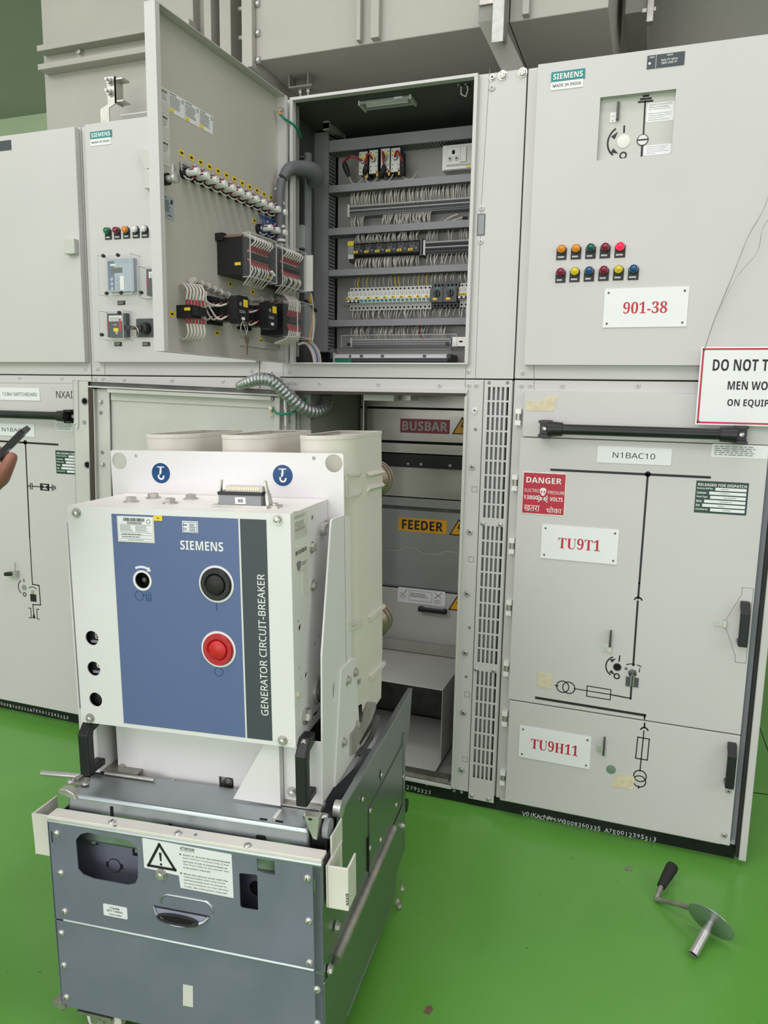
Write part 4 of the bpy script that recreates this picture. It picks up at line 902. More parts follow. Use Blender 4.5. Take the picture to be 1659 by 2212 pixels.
mb.build('wiring_trunk', tC)
# lamp, door switch, ceiling brackets
x0, x1, y0, y1 = CF.rect([k10(592, 215), k10(1018, 160), k10(1028, 215), k10(600, 275)], -.08)
mb = MB(CF, 'light_plastic').box(x0, x1, y1 - .006, 2.504, -.13, -.06).m('clear_edge').box(x0 + .006, x1 - .006, y0 + .004, y1 - .006, -.125, -.065).m('white_plastic').cyl((x0 + .02, (y0 + y1) / 2, -.095), (x1 - .02, (y0 + y1) / 2, -.095), .009, n=14).box(x0 + .13, x0 + .16, y0 + .008, y0 + .022, -.0655, -.0645)
mb.m('light_plastic').box(x0, x0 + .006, y0, y1, -.13, -.06).box(x1 - .006, x1, y0, y1, -.13, -.06).build('strip_lamp', tC)
x, y = CF.px(*k10(1430, 85), -.04); mb = MB(CF, 'black_plastic').box(x - .022, x + .022, y - .006, 2.503, -.06, -.035).m('steel').lathe([(.006, 0), (.006, .003), (0, .003)], (x - .012, y, -.034), n=10).lathe([(.006, 0), (.006, .003), (0, .003)], (x + .012, y, -.034), n=10)
mb.m('wire_white').tube([(x - .005, y - .006, -.04), (x - .004, y - .03, -.04), (x + .012, y - .038, -.04), (x + .018, y - .02, -.04), (x + .016, y - .004, -.04)], .0022, 6).build('door_switch', tC)
xa, za = CF.px(*k10(318, 350), -.20); xb, zb2 = CF.px(*k10(435, 520), -.34)
mb = MB(CF, 'compartment_paint').box(xa - .012, xa + .012, za - .04, 2.504, -.215, -.20); mb.hexa([(xa - .012, za - .045, -.20), (xa + .012, za - .045, -.20), (xa + .012, za - .02, -.20), (xa - .012, za - .02, -.20)], [(xb - .012, zb2 - .0, YP), (xb + .012, zb2 - .0, YP), (xb + .012, zb2 + .025, YP), (xb - .012, zb2 + .025, YP)]); mb.box(xb - .014, xb + .014, zb2, zb2 + .07, YP, YP + .004).build('plate_bracket', tC)
# uprights on the left of the compartment
for pxa, pxb, ya, yb_, Yz, m in ((632, 641, 225, 770, -.03, 'compartment_paint'), (658, 668, 330, 735, -.12, 'grey_plastic'), (645, 655, 486, 535, -.10, 'clear_edge')):
    x0 = CF.px(pxa, 500, Yz)[0]; x1 = CF.px(pxb, 500, Yz)[0]; z1_ = CF.px(pxa, ya, Yz)[1]; z0_ = CF.px(pxa, yb_, Yz)[1]
    MB(CF, m).box(x0, x1, z0_, z1_, Yz - .02, Yz).build('upright', tC)
x, z = CF.px(661, 336, -.12); MB(CF, 'grey_plastic').box(x - .06, x, z - .005, z, -.14, -.12).build('upright', tC)
# four small measuring transducers with red leads
pos = []
for l, r_, tp, bt in ((588, 652, 636, 818), (672, 736, 622, 806), (766, 833, 610, 797), (848, 916, 605, 792)):
    fz = YP + .075
    x0, y1 = CF.px(*k10(l, tp), fz); x1, y0 = CF.px(*k10(r_, bt), fz)
    mb = MB(CF, 'black_plastic').box(x0 + .001, x1 - .001, y0 + .002, y1 - .002, YP, fz - .008); mb.m('light_plastic').box(x0, x1, y0, y1, fz - .008, fz)
    W, H = x1 - x0, y1 - y0; cx = (x0 + x1) / 2
    mb.m('print_black')
    for sx in (.18, .82):
        for sy in (.12, .30, .70, .88): mb.disc(x0 + W * sx, y0 + H * sy, .0022, fz, fz + .0006, 8)
    mb.m('yellow').box(cx - W * .3, cx + W * .3, y1 - H * .28, y1 - H * .18, fz, fz + .0006)
    mb.m('zinc').lathe([(.010, 0), (.010, .006), (.007, .012), (.004, .012)], (cx + .001, y1 - H * .42, fz), n=14); mb.build('transducer', tC); pos.append((cx, y1 - H * .42, fz, y0))
def wire(mb, pts, r, n=5, steps=9):          # smooth wire through points (Catmull-Rom)
    P = [Vector(p) for p in pts]; P = [P[0] * 2 - P[1]] + P + [P[-1] * 2 - P[-2]]; out = []
    for i in range(1, len(P) - 2):
        for j in range(steps if i < len(P) - 3 else steps + 1):
            t = j / steps; a, b, c, d = P[i - 1:i + 3]
            out.append(.5 * ((2 * b) + (c - a) * t + (2 * a - 5 * b + 4 * c - d) * t * t + (3 * b - a - 3 * c + d) * t ** 3))
    mb.tube(out, r, n); return mb
for (cx, cy, fz, yb0), (ex_, ey_), (bx_, by_) in zip(pos, (k10(470, 740), k10(645, 760), k10(790, 770), k10(945, 740)), (k10(505, 835), k10(630, 820), k10(750, 850), k10(940, 830))):
    e = CF.px(ex_, ey_, fz + .01); b2 = CF.px(bx_, by_, fz)
    mb = MB(CF, 'wire_red'); wire(mb, [(cx, cy, fz + .01), ((cx * .5 + e[0] * .5), max(cy, e[1]) + .014, fz + .028), (e[0], e[1] + .012, fz + .014)], .0042, 7)
    mb.m('black_rubber').tube([(e[0], e[1] + .012, fz + .012), (e[0], e[1], fz + .01), ((e[0] + b2[0]) / 2, (e[1] + b2[1]) / 2, fz + .006), (b2[0], b2[1], fz)], .008, 8, radii=[.006, .0115, .0115, .007])
    mb.m('wire_grey'); wire(mb, [(b2[0], b2[1], fz), (b2[0] + .01, T2[1] + .006, fz - .01), (b2[0] + .035, T2[1] + .004, fz - .01), (b2[0] + .05, yb0 - .004, fz - .02)], .0028, 5)
    mb.m('amber').box(cx + .012, cx + .019, yb0 - .012, yb0 + .006, fz - .008, fz); mb.build('transducer_lead', tC)
# socket outlet with switch
fz = YP + .055
x0, x1, y0, y1 = CF.rect([k10(1264, 580), k10(1560, 553), k10(1560, 765), k10(1262, 782)], fz)
mb = MB(CF, 'white_plastic').plate(rrect(x0, x1, y0, y1, .004), YP, fz - .006).plate(rrect(x0 + .002, x1 - .002, y0 + .002, y1 - .002, .004), fz - .006, fz)
W, H = x1 - x0, y1 - y0
mb.m('light_plastic').box(x0 + W * .13, x1 - W * .18, y0 + H * .15, y1 - H * .12, fz, fz + .006).m('white_plastic').box(x0 + W * .15, x0 + W * .52, y0 + H * .19, y1 - H * .16, fz + .006, fz + .009).box(x0 + W * .54, x0 + W * .68, y0 + H * .25, y1 - H * .18, fz + .006, fz + .012)
mb.m('void_black').plate(circ(x0 + W * .33, y0 + H * .66, .006, 12, .008), fz + .009, fz + .0096)
mb.m('clear_edge').disc(x0 + W * .24, y0 + H * .40, .009, fz + .009, fz + .013, 14).disc(x0 + W * .42, y0 + H * .40, .009, fz + .009, fz + .013, 14).m('void_black').disc(x0 + W * .24, y0 + H * .40, .003, fz + .013, fz + .0134, 8).disc(x0 + W * .42, y0 + H * .40, .003, fz + .013, fz + .0134, 8)
mb.m('yellow').box(x0 + W * .68, x0 + W * .80, y0 + H * .03, y0 + H * .12, fz, fz + .0008).build('socket_outlet', tC)
# terminal rows
def terminals(tl, tr, bl, br, fz, pitch=.0062, name='terminal_row', m1='grey_plastic', m2='light_plastic', dots=2):
    a, b, c, d = (CF.px(*q, fz) for q in (tl, tr, bl, br)); x0, x1 = a[0], b[0]; y1 = (a[1] + b[1]) / 2; y0 = (c[1] + d[1]) / 2; H = y1 - y0
    mb = MB(CF, m1).box(x0, x1, y0, y1, YP + .006, fz - .012).box(x0, x1, y0 + H * .12, y1 - H * .12, fz - .012, fz)
    mb.m('light_plastic').box(x0 - .008, x0, y0 - .004, y1 + .004, YP + .006, fz + .002)
    n = int((x1 - x0) / pitch); mb.m('void_black')
    for i in range(n):
        x = x0 + pitch * (i + .5)
        for v in ((.30, .68) if dots == 2 else (.5,)): mb.quad((x - .0018, y0 + H * v - .005, fz + .0003), (x + .0018, y0 + H * v - .005, fz + .0003), (x + .0018, y0 + H * v + .005, fz + .0003), (x - .0018, y0 + H * v + .005, fz + .0003))
    mb.m(m2)
    for i in range(n): x = x0 + pitch * (i + .5); mb.box(x - .0024, x + .0024, y1 - H * .16, y1 - H * .04, fz - .010, fz - .002).box(x - .0020, x + .0020, y0 + H * .46, y0 + H * .54, fz - .002, fz + .0012)
    mb.m('duct_slot')
    for i in range(n + 1): x = x0 + pitch * i; mb.quad((x - .0005, y0 + H * .12, fz + .0002), (x + .0005, y0 + H * .12, fz + .0002), (x + .0005, y1 - H * .12, fz + .0002), (x - .0005, y1 - H * .12, fz + .0002))
    mb.build(name, tC); return x0, x1, y0, y1
def wires(xa, xb, za, zb, n, z0, z1, r=.0016, ms=('wire_grey', 'wire_white'), lean=.006, name='wiring', skip=()):
    mb = MB(CF, ms[0])
    for i in range(n):
        u = (i + random.uniform(.2, .8)) / n
        if any(a < u < b for a, b in skip): continue
        mb.m(random.choice(ms)); x = xa + (xb - xa) * u; d = random.uniform(-lean, lean)
        wire(mb, [(x, za, z0), (x + d * .2, za + (zb - za) * .35, z1 + random.uniform(0, .008)), (x + d * .8, za + (zb - za) * .72, z1 + random.uniform(-.004, .006)), (x + d, zb, z0 - .01)], r * random.uniform(.85, 1.15), 4, 3)
    o = mb.build(name, tC); o['kind'] = 'stuff'; return o
fz = YP + .062
A1 = terminals(k10(510, 1066), k10(1560, 998), k10(510, 1152), k10(1560, 1085), fz)
wires(A1[0], A1[1], A1[3] - .004, T2[0] + .012, 78, fz - .02, fz - .012, .0022)
wires(A1[0], A1[0] + .06, A1[2] + .004, T3[1] - .012, 9, fz - .02, fz - .008, .0024, lean=.012)
wires(A1[0] + .135, A1[0] + .33, A1[2] + .004, T3[1] - .012, 34, fz - .02, fz - .008, .0024, lean=.018)
mb = MB(CF, 'wire_white'); wire(mb, [(A1[0] + .36, T3[1] - .01, fz - .03), (A1[0] + .39, A1[2] - .03, fz - .02), (A1[0] + .43, A1[2] - .016, fz - .02)], .003, 5); wire(mb, [(A1[0] + .365, T3[1] - .01, fz - .025), (A1[0] + .41, A1[2] - .042, fz - .01), (A1[0] + .45, A1[2] - .03, fz - .01)], .003, 5); mb.m('black_rubber').cyl((A1[0] + .45, A1[2] - .032, fz - .02), (A1[0] + .466, A1[2] - .034, fz - .02), .007, n=10).build('loose_lead', tC)
# plug-in relays, with their end module
fz = YP + .070
x0, y1 = CF.px(*k9(543, 200), fz); x1 = CF.px(*k9(1078, 185), fz)[0]; y0 = (CF.px(*k9(545, 322), fz)[1] + CF.px(*k9(1078, 300), fz)[1]) / 2; y1 = (y1 + CF.px(*k9(1078, 185), fz)[1]) / 2
pitch = (x1 - x0) / 6
def relay_mesh():
    W, H = pitch, y1 - y0; mb = MB(None, 'black_plastic').box(.0004, W - .0004, 0, H, YP + .006 - fz, -.014).box(.0004, W - .0004, H * .14, H * .86, -.014, 0)
    mb.m('dark_grey_plastic').box(W * .18, W * .62, H * .38, H * .86, 0, .003).m('black_plastic')
    for i in range(3): mb.box(W * (.26 + .1 * i), W * (.31 + .1 * i), H * .66, H * .84, .003, .005)
    mb.m('void_black')
    for i in range(6):
        for v in (.05, .15, .92): mb.disc(W * (.09 + .163 * i), H * v, W * .055, -.0138 if v < .14 or v > .86 else .0002, .0006, 8)
    mb.m('yellow').box(W * .04, W * .44, H * .26, H * .42, .003, .0045).m('print_black').box(W * .16, W * .34, H * .31, H * .37, .0045, .0048).m('relay_blue').box(W * .66, W * .82, H * .34, H * .5, 0, .002)
    return mb.mesh('plug_relay')
for i in range(6): stamp('plug_relay', relay_mesh, 'plug_relay', CF, x0 + pitch * i, y0, fz, 0, tC)
R2 = (x0, x1, y0, y1)
xe0, ye1 = CF.px(*k9(495, 192), fz); ye0 = CF.px(*k9(500, 362), fz)[1]
mb = MB(CF, 'light_plastic').box(xe0, x0 - .001, ye0 + .012, ye1, YP + .006, fz - .004); mb.m('grey_plastic').box(xe0 + .002, x0 - .003, ye0 + .03, ye1 - .02, fz - .004, fz).m('yellow').box(xe0, x0 - .001, ye1 - .018, ye1 - .002, fz - .004, fz + .001).m('black_plastic').box(xe0 + .004, x0 + .006, ye0, ye0 + .014, YP + .006, fz - .006).build('end_module', tC)
wires(x0, x1 - .01, y1 - .004, T3[0] + .010, 40, fz - .024, fz - .014, .0025, lean=.014)
wires(x0, x1 - .005, y0 + .004, T4[1] - .008, 40, fz - .024, fz - .010, .0025, lean=.010)
MB(CF, 'dark_grey_plastic').box(x1 + .001, x1 + .009, y0 - .004, y1 + .006, YP + .006, fz - .006).build('end_module', tC)
fz = YP + .058
A2 = terminals(k9(1128, 190), k9(1560, 172), k9(1128, 292), k9(1560, 278), fz, m1='dark_grey_plastic', dots=2)
wires(A2[0], A2[1], A2[3] - .004, T3[0] + .010, 26, fz - .02, fz - .010, .002, skip=((.25, .4), (.5, .62)))
wires(A2[0], A2[1], A2[2] + .004, T4[1] - .008, 15, fz - .02, fz - .004, .0024, lean=.02)
# miniature circuit breakers, motor starters
fz = YP + .070
x0, ya = CF.px(*k9(493, 566), fz); x1, yb = CF.px(*k9(1165, 545), fz); y1 = (ya + yb) / 2; y0 = (CF.px(*k9(495, 752), fz)[1] + CF.px(*k9(1168, 738), fz)[1]) / 2
N = 20; pitch = (x1 - x0) / N; H = y1 - y0
def mcb_mesh(tog, tagged):
    W = pitch; mb = MB(None, 'light_plastic').box(.0003, W - .0003, 0, H, YP + .006 - fz, -.026).box(.0003, W - .0003, H * .27, H * .80, -.026, -.004)
    mb.m('void_black').disc(W * .5, H * .91, W * .22, -.026, -.0255, 10).disc(W * .5, H * .10, W * .24, -.026, -.0255, 10)
    mb.m('white_plastic').box(W * .1, W * .9, H * .50, H * .78, -.004, -.0035).m('print_grey').fine(W * .16, W * .84, H * .60, H * .76, 3, -.0032)
    if tog == 'toggle':
        mb.m('black_plastic').box(.0003, W - .0003, H * .30, H * .42, -.004, .006).m('white_plastic').box(W * .25, W * .75, H * .32, H * .40, .006, .014)
    else:
        mb.m('white_plastic').box(W * .12, W * .88, H * .30, H * .44, -.004, .004).m('teal').box(W * .35, W * .95, H * .33, H * .43, .004, .007)
    if tagged: mb.m('yellow').box(-W * .35, W * .75, H * .46, H * .56, -.003, -.002).m('print_black').box(-W * .05, W * .45, H * .49, H * .53, -.002, -.0017)
    return mb.mesh('circuit_breaker')
for i in range(N):
    tg = 'toggle' if i < 3 else 'rocker'; tgd = i % 2 == 0 if i < 4 else i % 2 == 1
    stamp(('mcb', tg, tgd), lambda: mcb_mesh(tg, tgd), 'miniature_breaker', CF, x0 + pitch * i, y0, fz, 0, tC)
wires(x0 + .01, x1, y1 - .006, T4[0] + .008, 19, fz - .040, fz - .030, .0021, ms=('wire_grey', 'wire_grey', 'yellow'), lean=.006)
wires(x0 + .01, x1, y0 + .006, T5[1] - .008, 28, fz - .034, fz - .020, .0023, lean=.010)
MB(CF, 'zinc').box(x0 - .045, -.57, (y0 + y1) / 2 - .0175, (y0 + y1) / 2 + .0175, YP, YP + .007).build('mounting_rail', tC)
fz2 = YP + .085
xs = [CF.px(*k9(q, 640), fz2)[0] for q in (1168, 1272, 1385)]
for a, b in ((xs[0], xs[1] - .002), (xs[1], xs[2] - .002)):
    W = b - a; mb = MB(CF, 'dark_grey_plastic').box(a, b, y0 + .004, y1 + .006, YP + .006, fz2 - .03).box(a, b, y0 + H * .22, y0 + H * .84, fz2 - .03, fz2)
    mb.m('void_black')
    for i in range(3): mb.disc(a + W * (.2 + .3 * i), y1 - H * .03, .005, fz2 - .03, fz2 - .0295, 8).disc(a + W * (.2 + .3 * i), y0 + H * .11, .005, fz2 - .03, fz2 - .0295, 8)
    mb.m('teal').box(a + W * .35, b - W * .2, y0 + H * .78, y0 + H * .82, fz2, fz2 + .0006); mb.m('black_plastic').lathe([(.013, 0), (.012, .008), (0, .009)], (a + W * .52, y0 + H * .58, fz2), n=16).box(a + W * .46, a + W * .58, y0 + H * .46, y0 + H * .70, fz2 + .008, fz2 + .018)
    mb.m('yellow').box(a + W * .22, a + W * .56, y0 + H * .30, y0 + H * .40, fz2, fz2 + .003).build('motor_starter', tC)
xm = xs[2]
for i in range(4): stamp(('mcb', 'toggle', True), lambda: mcb_mesh('toggle', True), 'miniature_breaker', CF, xm + pitch * i, y0 + .004, fz, 0, tC)
wires(xs[0], xm + .07, y1, T4[0] + .008, 12, fz - .04, fz - .02, .0026, lean=.014); wires(xs[0], xm + .07, y0 + .008, T5[1] - .008, 11, fz - .034, fz - .02, .0026, lean=.010)
# lower terminals behind clear covers
fz = YP + .045
A3 = terminals(k9(530, 995), k9(1335, 975), k9(530, 1045), k9(1335, 1035), fz, name='covered_terminals', m1='grey_plastic', m2='white_plastic', dots=1)
wires(A3[0], A3[1] - .02, A3[3] - .004, T5[0] + .008, 60, fz - .012, fz + .004, .0022, lean=.012, skip=((.18, .24), (.62, .66), (.80, .88)))
mb = MB(CF, 'wire_red'); xw = A3[0] + (A3[1] - A3[0]) * .72; wire(mb, [(xw, A3[3], fz), (xw - .008, A3[3] + .03, fz + .02), (xw - .004, T5[0] + .01, fz)], .003, 5).build('red_lead', tC)
x0, x1, y0, y1 = CF.rect([k9(440, 958), k9(1384, 945), k9(1382, 1050), k9(440, 1062)], YP + .10); mb = MB(CF, 'clear').box(x0, x1, y0, y1, YP + .098, YP + .10)
mb.m('clear_edge').box(x0, x1, y1 - .002, y1, YP + .097, YP + .101).box(x0, x0 + .002, y0, y1, YP + .097, YP + .101).box(x1 - .002, x1, y0, y1, YP + .097, YP + .101).m('black_plastic').lathe([(.007, 0), (.006, .010), (0, .011)], (x0 + .035, y0 + .012, YP + .10), n=12).lathe([(.007, 0), (.006, .010), (0, .011)], (x1 - .035, y0 + .012, YP + .10), n=12).build('clear_cover', tC)
fz = YP + .15
A4 = terminals(k9(392, 1110), k9(1308, 1105), k9(392, 1180), k9(1308, 1176), fz, name='front_terminals', m1='dark_grey_plastic', m2='white_plastic', dots=1)
mb = MB(CF, 'white_plastic')
for a, b in ((.0, .13), (.15, .23), (.26, .42), (.45, .79), (.82, .99)): mb.box(A4[0] + (A4[1] - A4[0]) * a, A4[0] + (A4[1] - A4[0]) * b, A4[3] - .016, A4[3] - .004, fz, fz + .002)
mb.build('marker_strip', tC)
MB(CF, 'wire_green').box(A4[0], A4[0] + .07, A4[2] - .004, A4[2] + .012, fz - .01, fz + .004).build('earth_terminals', tC)
mb = MB(CF, 'smoked').box(A4[0] - .008, A4[1] + .02, A4[3] + .012, A4[3] + .015, YP + .09, fz + .03).m('clear').box(A4[0] - .008, A4[1] + .02, A4[3] - .02, A4[3] + .012, fz + .028, fz + .03).build('clear_cover', tC)
MB(CF, 'zinc').box(A3[1] + .004, -.57, (A3[2] + A3[3]) / 2 - .0175, (A3[2] + A3[3]) / 2 + .0175, YP + .03, YP + .037).m('void_black').plate(rrect(A3[1] + .03, A3[1] + .045, (A3[2] + A3[3]) / 2 - .003, (A3[2] + A3[3]) / 2 + .003, .003), YP + .037, YP + .0375).build('mounting_rail', tC)

# ---------------------------------------------------------------- lower breaker compartment
YB = -.52
Zb = lambda py: CF.px(900, py, YB)[1]
MB(CF, 'compartment_paint').box(-1.20, -1.197, .07, 1.53, -1.0, -.03).box(-.588, -.585, .07, 1.53, -.56, -.03).box(-1.20, -.585, 1.530, 1.533, -.56, -.03).box(-1.24, -1.20, .07, 1.53, -.05, -.03).box(-1.20, -.585, ZP + .004, ZP + .008, -.6, -.03).build('inner_lining', tC)
def back(name, za, zb_, m, y=YB, th=.004, xa=-1.19, xb=-.59): return MB(CF, m).box(xa, xb, zb_, za, y - th, y).build(name, tC)
back('busbar_plate', Zb(885), Zb(955), 'alu_plate'); back('top_plate', 1.53, Zb(880), 'alu_plate', YB - .004); back('slot_gap', Zb(878), Zb(887), 'void_black', YB - .01)
back('ledge', Zb(958), Zb(978), 'alu_plate', YB + .03, .03)
MB(CF, 'void_black').box(-1.19, -.59, Zb(957), Zb(953), YB - .002, YB + .002).build('slot_gap', tC)
back('black_insulator', Zb(982), Zb(1010), 'black_paint', YB + .006)
for q in ((881, 1002), (909, 1003), (972, 1006)): x, y = CF.px(*q, YB + .008); bolt('pan', .008, CF, x, y, YB + .006, tC)
back('contact_plate', Zb(1010), Zb(1075), 'alu_plate', YB - .01)
back('shutter_rail', Zb(1076), Zb(1094), 'shutter_plate', YB + .012); back('shutter_rail', Zb(1094), Zb(1102), 'dark_steel', YB + .004)
back('feeder_plate', Zb(1102), Zb(1272), 'shutter_plate', YB)
kf = crop(700, 820, 3.95)
pts = [CF.px(*kf(*q), YB + .004) for q in ((480, 1447), (635, 1458), (690, 1432), (790, 1436), (845, 1478), (975, 1492), (1040, 1465), (1160, 1475))]
pts[0] = (-1.19, pts[0][1]); pts[-1] = (-.59, pts[-1][1])
MB(CF, 'shutter_plate').plate(pts + [(-.59, Zb(1268)), (-1.19, Zb(1268))], YB, YB + .006).build('shutter_flap', tC)
MB(CF, 'zinc').tube([(p[0], p[1], YB + .006) for p in pts], .0018, 6).build('flap_edge', tC)
back('lower_panel', Zb(1272), Zb(1385), 'light_inner', YB + .02)
MB(CF, 'alu_plate').hexa([(-1.19, Zb(1400), YB + .05), (-.60, Zb(1400), YB + .05), (-.60, Zb(1380), YB + .05), (-1.19, Zb(1380), YB + .05)], [(-1.19, Zb(1400), YB + .055), (-.60, Zb(1400), YB + .055), (-.60, Zb(1378), YB + .055), (-1.19, Zb(1378), YB + .055)]).build('ledge', tC)
def warn_tri(mb, cx, cy, h, z):
    a = h * .58; mb.m('amber').plate([(cx - a, cy - h / 2), (cx + a, cy - h / 2), (cx, cy + h / 2)], z, z + .0008).m('print_black').stroke([(cx - a, cy - h / 2), (cx + a, cy - h / 2), (cx, cy + h / 2)], h * .07, z + .0008, z + .0012, True)
    mb.plate([(cx + h * .05, cy + h * .26), (cx - h * .10, cy - h * .06), (cx + .0 * h, cy - h * .06), (cx - h * .03, cy - h * .30), (cx + h * .11, cy + h * .04), (cx + h * .01, cy + h * .03), (cx + h * .12, cy + h * .24)], z + .0008, z + .0012); return mb
z = YB + .0006
mb, (x0, x1, y0, y1), zz = sheet(tC, '', CF, [kf(650, 338), kf(1073, 337), kf(1072, 457), kf(652, 460)], z, 'dull_red', .0008)
mb.m('shutter_plate').m('wire_grey').text('BUSBAR', (x0 + x1) / 2, (y0 + y1) / 2, h=(y1 - y0) * .66, w=(x1 - x0) * .92, z=zz, style='b', off=.008).build('busbar_label', tC)
x, y = CF.px(*kf(1178, 395), z); warn_tri(MB(CF), x, y, CF.px(*kf(1178, 322), z)[1] - CF.px(*kf(1178, 460), z)[1], z).build('voltage_label', tC)
z = YB + .0006
mb, (x0, x1, y0, y1), zz = sheet(tC, '', CF, [kf(636, 1175), kf(1048, 1200), kf(1046, 1318), kf(635, 1288)], z, 'amber', .0008)
mb.m('print_black').text('FEEDER', (x0 + x1) / 2, (y0 + y1) / 2, h=(y1 - y0) * .70, w=(x1 - x0) * .85, z=zz, style='b', off=.008).build('feeder_label', tC)
x, y = CF.px(*kf(1150, 1262), z); warn_tri(MB(CF), x, y, .065, z).build('voltage_label', tC)
z = YB + .021; kg = crop(780, 1240, 4.424)
mb, (x0, x1, y0, y1), zz = sheet(tC, '', CF, [kg(352, 120), kg(808, 172), kg(804, 315), kg(350, 262)], z, 'white_sticker', .0008, .008); W, H = x1 - x0, y1 - y0
mb.m('print_black').stroke([(x0 + W * .06, y1 - H * .35), (x0 + W * .11, y1 - H * .5), (x0 + W * .19, y1 - H * .12)], .0022, zz - .0003, zz); mb.stroke([(x0 + W * .24, y0 + H * .2), (x0 + W * .72, y0 + H * .2), (x0 + W * .72, y1 - H * .15), (x0 + W * .24, y1 - H * .15)], .0012, zz - .0003, zz, True).fine(x0 + W * .27, x0 + W * .70, y0 + H * .42, y1 - H * .28, 3, zz, hh=.4).m('print_grey').fine(x0 + W * .04, x0 + W * .21, y0 + H * .25, y0 + H * .5, 3, zz, hh=.35).fine(x0 + W * .77, x0 + W * .93, y0 + H * .12, y0 + H * .42, 3, zz, hh=.35)
mb.m('print_red').stroke([(x0 + W * .78, y1 - H * .12), (x0 + W * .92, y1 - H * .5)], .0022, zz - .0003, zz).m('print_black').stroke([(x0 + W * .92, y1 - H * .12), (x0 + W * .78, y1 - H * .5)], .0022, zz, zz + .0003).build('shutter_notice', tC)
x, y = CF.px(*kg(925, 275), z); warn_tri(MB(CF), x, y, .065, z).build('voltage_label', tC)
xa, ya_ = CF.px(*kg(550, 335), z + .02); xb, yb_ = CF.px(*kg(810, 365), z + .02); ym = (ya_ + yb_) / 2
mb = MB(CF, 'black_plastic').plate([(xa, ym - .008), (xb, ym - .008), (xb, ym + .010), (xa, ym + .010)], z + .018, z + .032).box(xa, xa + .016, ym - .008, ym + .010, z, z + .018).box(xb - .016, xb, ym - .008, ym + .010, z, z + .018).build('pull_handle', tC, bevel=.003)
x, y = CF.px(*kg(880, 650), -.30); mb = MB(CF, 'dark_steel').box(-.61, -.588, y - .035, y + .04, -.34, -.29).m('zinc').box(-.625, -.61, y - .03, y + .01, -.33, -.30).m('black_paint').box(-.612, -.596, y + .04, y + .14, -.33, -.305).build('shutter_linkage', tC)
# box over the cable way
zb1 = CF.px(957, 1490, -.12)[1]; xb1 = CF.px(957, 1490, -.12)[0]
mb = MB(CF, 'light_inner').box(-1.19, xb1, zb1 - .003, zb1, YB + .02, -.12).box(xb1 - .003, xb1, .085, zb1 - .003, YB + .05, -.12).build('cable_box', tC, bevel=.001)
MB(CF, 'light_inner').box(-1.19, xb1 - .003, .075, .08, YB + .02, -.05).build('cable_box_floor', tC)
MB(CF, 'dark_steel').box(-1.19, -.59, .08, zb1 - .01, YB - .01, YB).build('cable_box_back', tC)
MB(CF, 'light_inner').box(xb1, -.588, .075, Zb(1400), YB, YB + .01).build('side_partition', tC)
x = CF.px(790, 900, -.45)[0]; MB(CF, 'dark_steel').box(x - .012, x, Zb(1400), 1.52, -.47, -.45).m('zinc').cyl((x - .006, 1.0, -.44), (x - .006, 1.52, -.44), .006, n=10).build('shutter_guide', tC)
MB(CF, 'alu_plate').box(-1.0, -.86, 1.478, 1.50, -.30, -.2).m('light_plastic').box(-1.02, -.9, 1.475, 1.53, -.18, -.12).build('position_switch', tC)

# ---------------------------------------------------------------- opened control door
DO = Frame((-1.337, -.70, 1.606), (.041, .68, 0), (0, 0, 1)); DWd, DHt, DT = .681, .906, .034
md = MB(DO, 'cabinet_paint').box(0, DWd, 0, DHt, -.002, 0).box(0, .002, 0, DHt, 0, DT).box(DWd - .002, DWd, 0, DHt, 0, DT).box(.002, DWd - .002, 0, .002, 0, DT).box(.002, DWd - .002, DHt - .002, DHt, 0, DT)
md.box(.002, .018, .002, DHt - .002, DT - .002, DT).box(DWd - .018, DWd - .002, .002, DHt - .002, DT - .002, DT)
md.m('inner_paint').box(.002, DWd - .002, .002, DHt - .002, 0, .0012)
dC = md.build('control_door', tC)
kd = crop(310, 300, 4.366)
Pd = lambda x, y, z=0.0: DO.px(*kd(x, y), z)
MB(DO, 'cabinet_paint').box(DWd - .016, DWd - .010, .0, DHt, .0013, .036).build('hinge_flange', dC)
for v in (.035, .87): MB(DO, 'steel').cyl((DWd + .006, DHt * v - .02, .02), (DWd + .006, DHt * v + .02, .02), .007, n=12).build('hinge', dC)
# paper sheets and rating plates
kt = crop(0, 0, 2.514)
q = [DO.px(*kt(*p)) for p in ((843, 448), (912, 492), (918, 905), (848, 882))]
x0, x1 = min(q[0][0], q[3][0]) + .004, max(q[1][0], q[2][0]); y1 = (q[0][1] + q[1][1]) / 2; y0 = (q[2][1] + q[3][1]) / 2
for i in range(3):
    a = y1 - (y1 - y0) * (i / 3); b = y1 - (y1 - y0) * ((i + 1) / 3) + .002
    mb = MB(DO, 'paper').box(x0, x1, b, a, .0013, .002); W, H = x1 - x0, a - b; mb.m('print_black')
    u = .1
    while u < .85: w = random.choice((.01, .02, .028)); mb.box(x0 + W * u, x0 + W * (u + w), a - H * .20, a - H * .10, .002, .0023); u += w + random.choice((.012, .02))
    mb.m('print_grey').fine(x0 + W * .06, x1 - W * .05, b + H * .5, a - H * .24, 4, .0024, hh=.3)
    for k in range(5): mb.box(x0 + W * .04, x1 - W * .04, b + H * (.1 + .08 * k), b + H * (.105 + .08 * k), .002, .0023)
    mb.build('inspection_sheet', dC)
q = [DO.px(*kt(*p)) for p in ((913, 490), (1155, 636), (1155, 745), (917, 594))]
x0, x1 = (q[0][0] + q[3][0]) / 2, (q[1][0] + q[2][0]) / 2; y1 = (q[0][1] + q[1][1]) / 2; y0 = (q[2][1] + q[3][1]) / 2
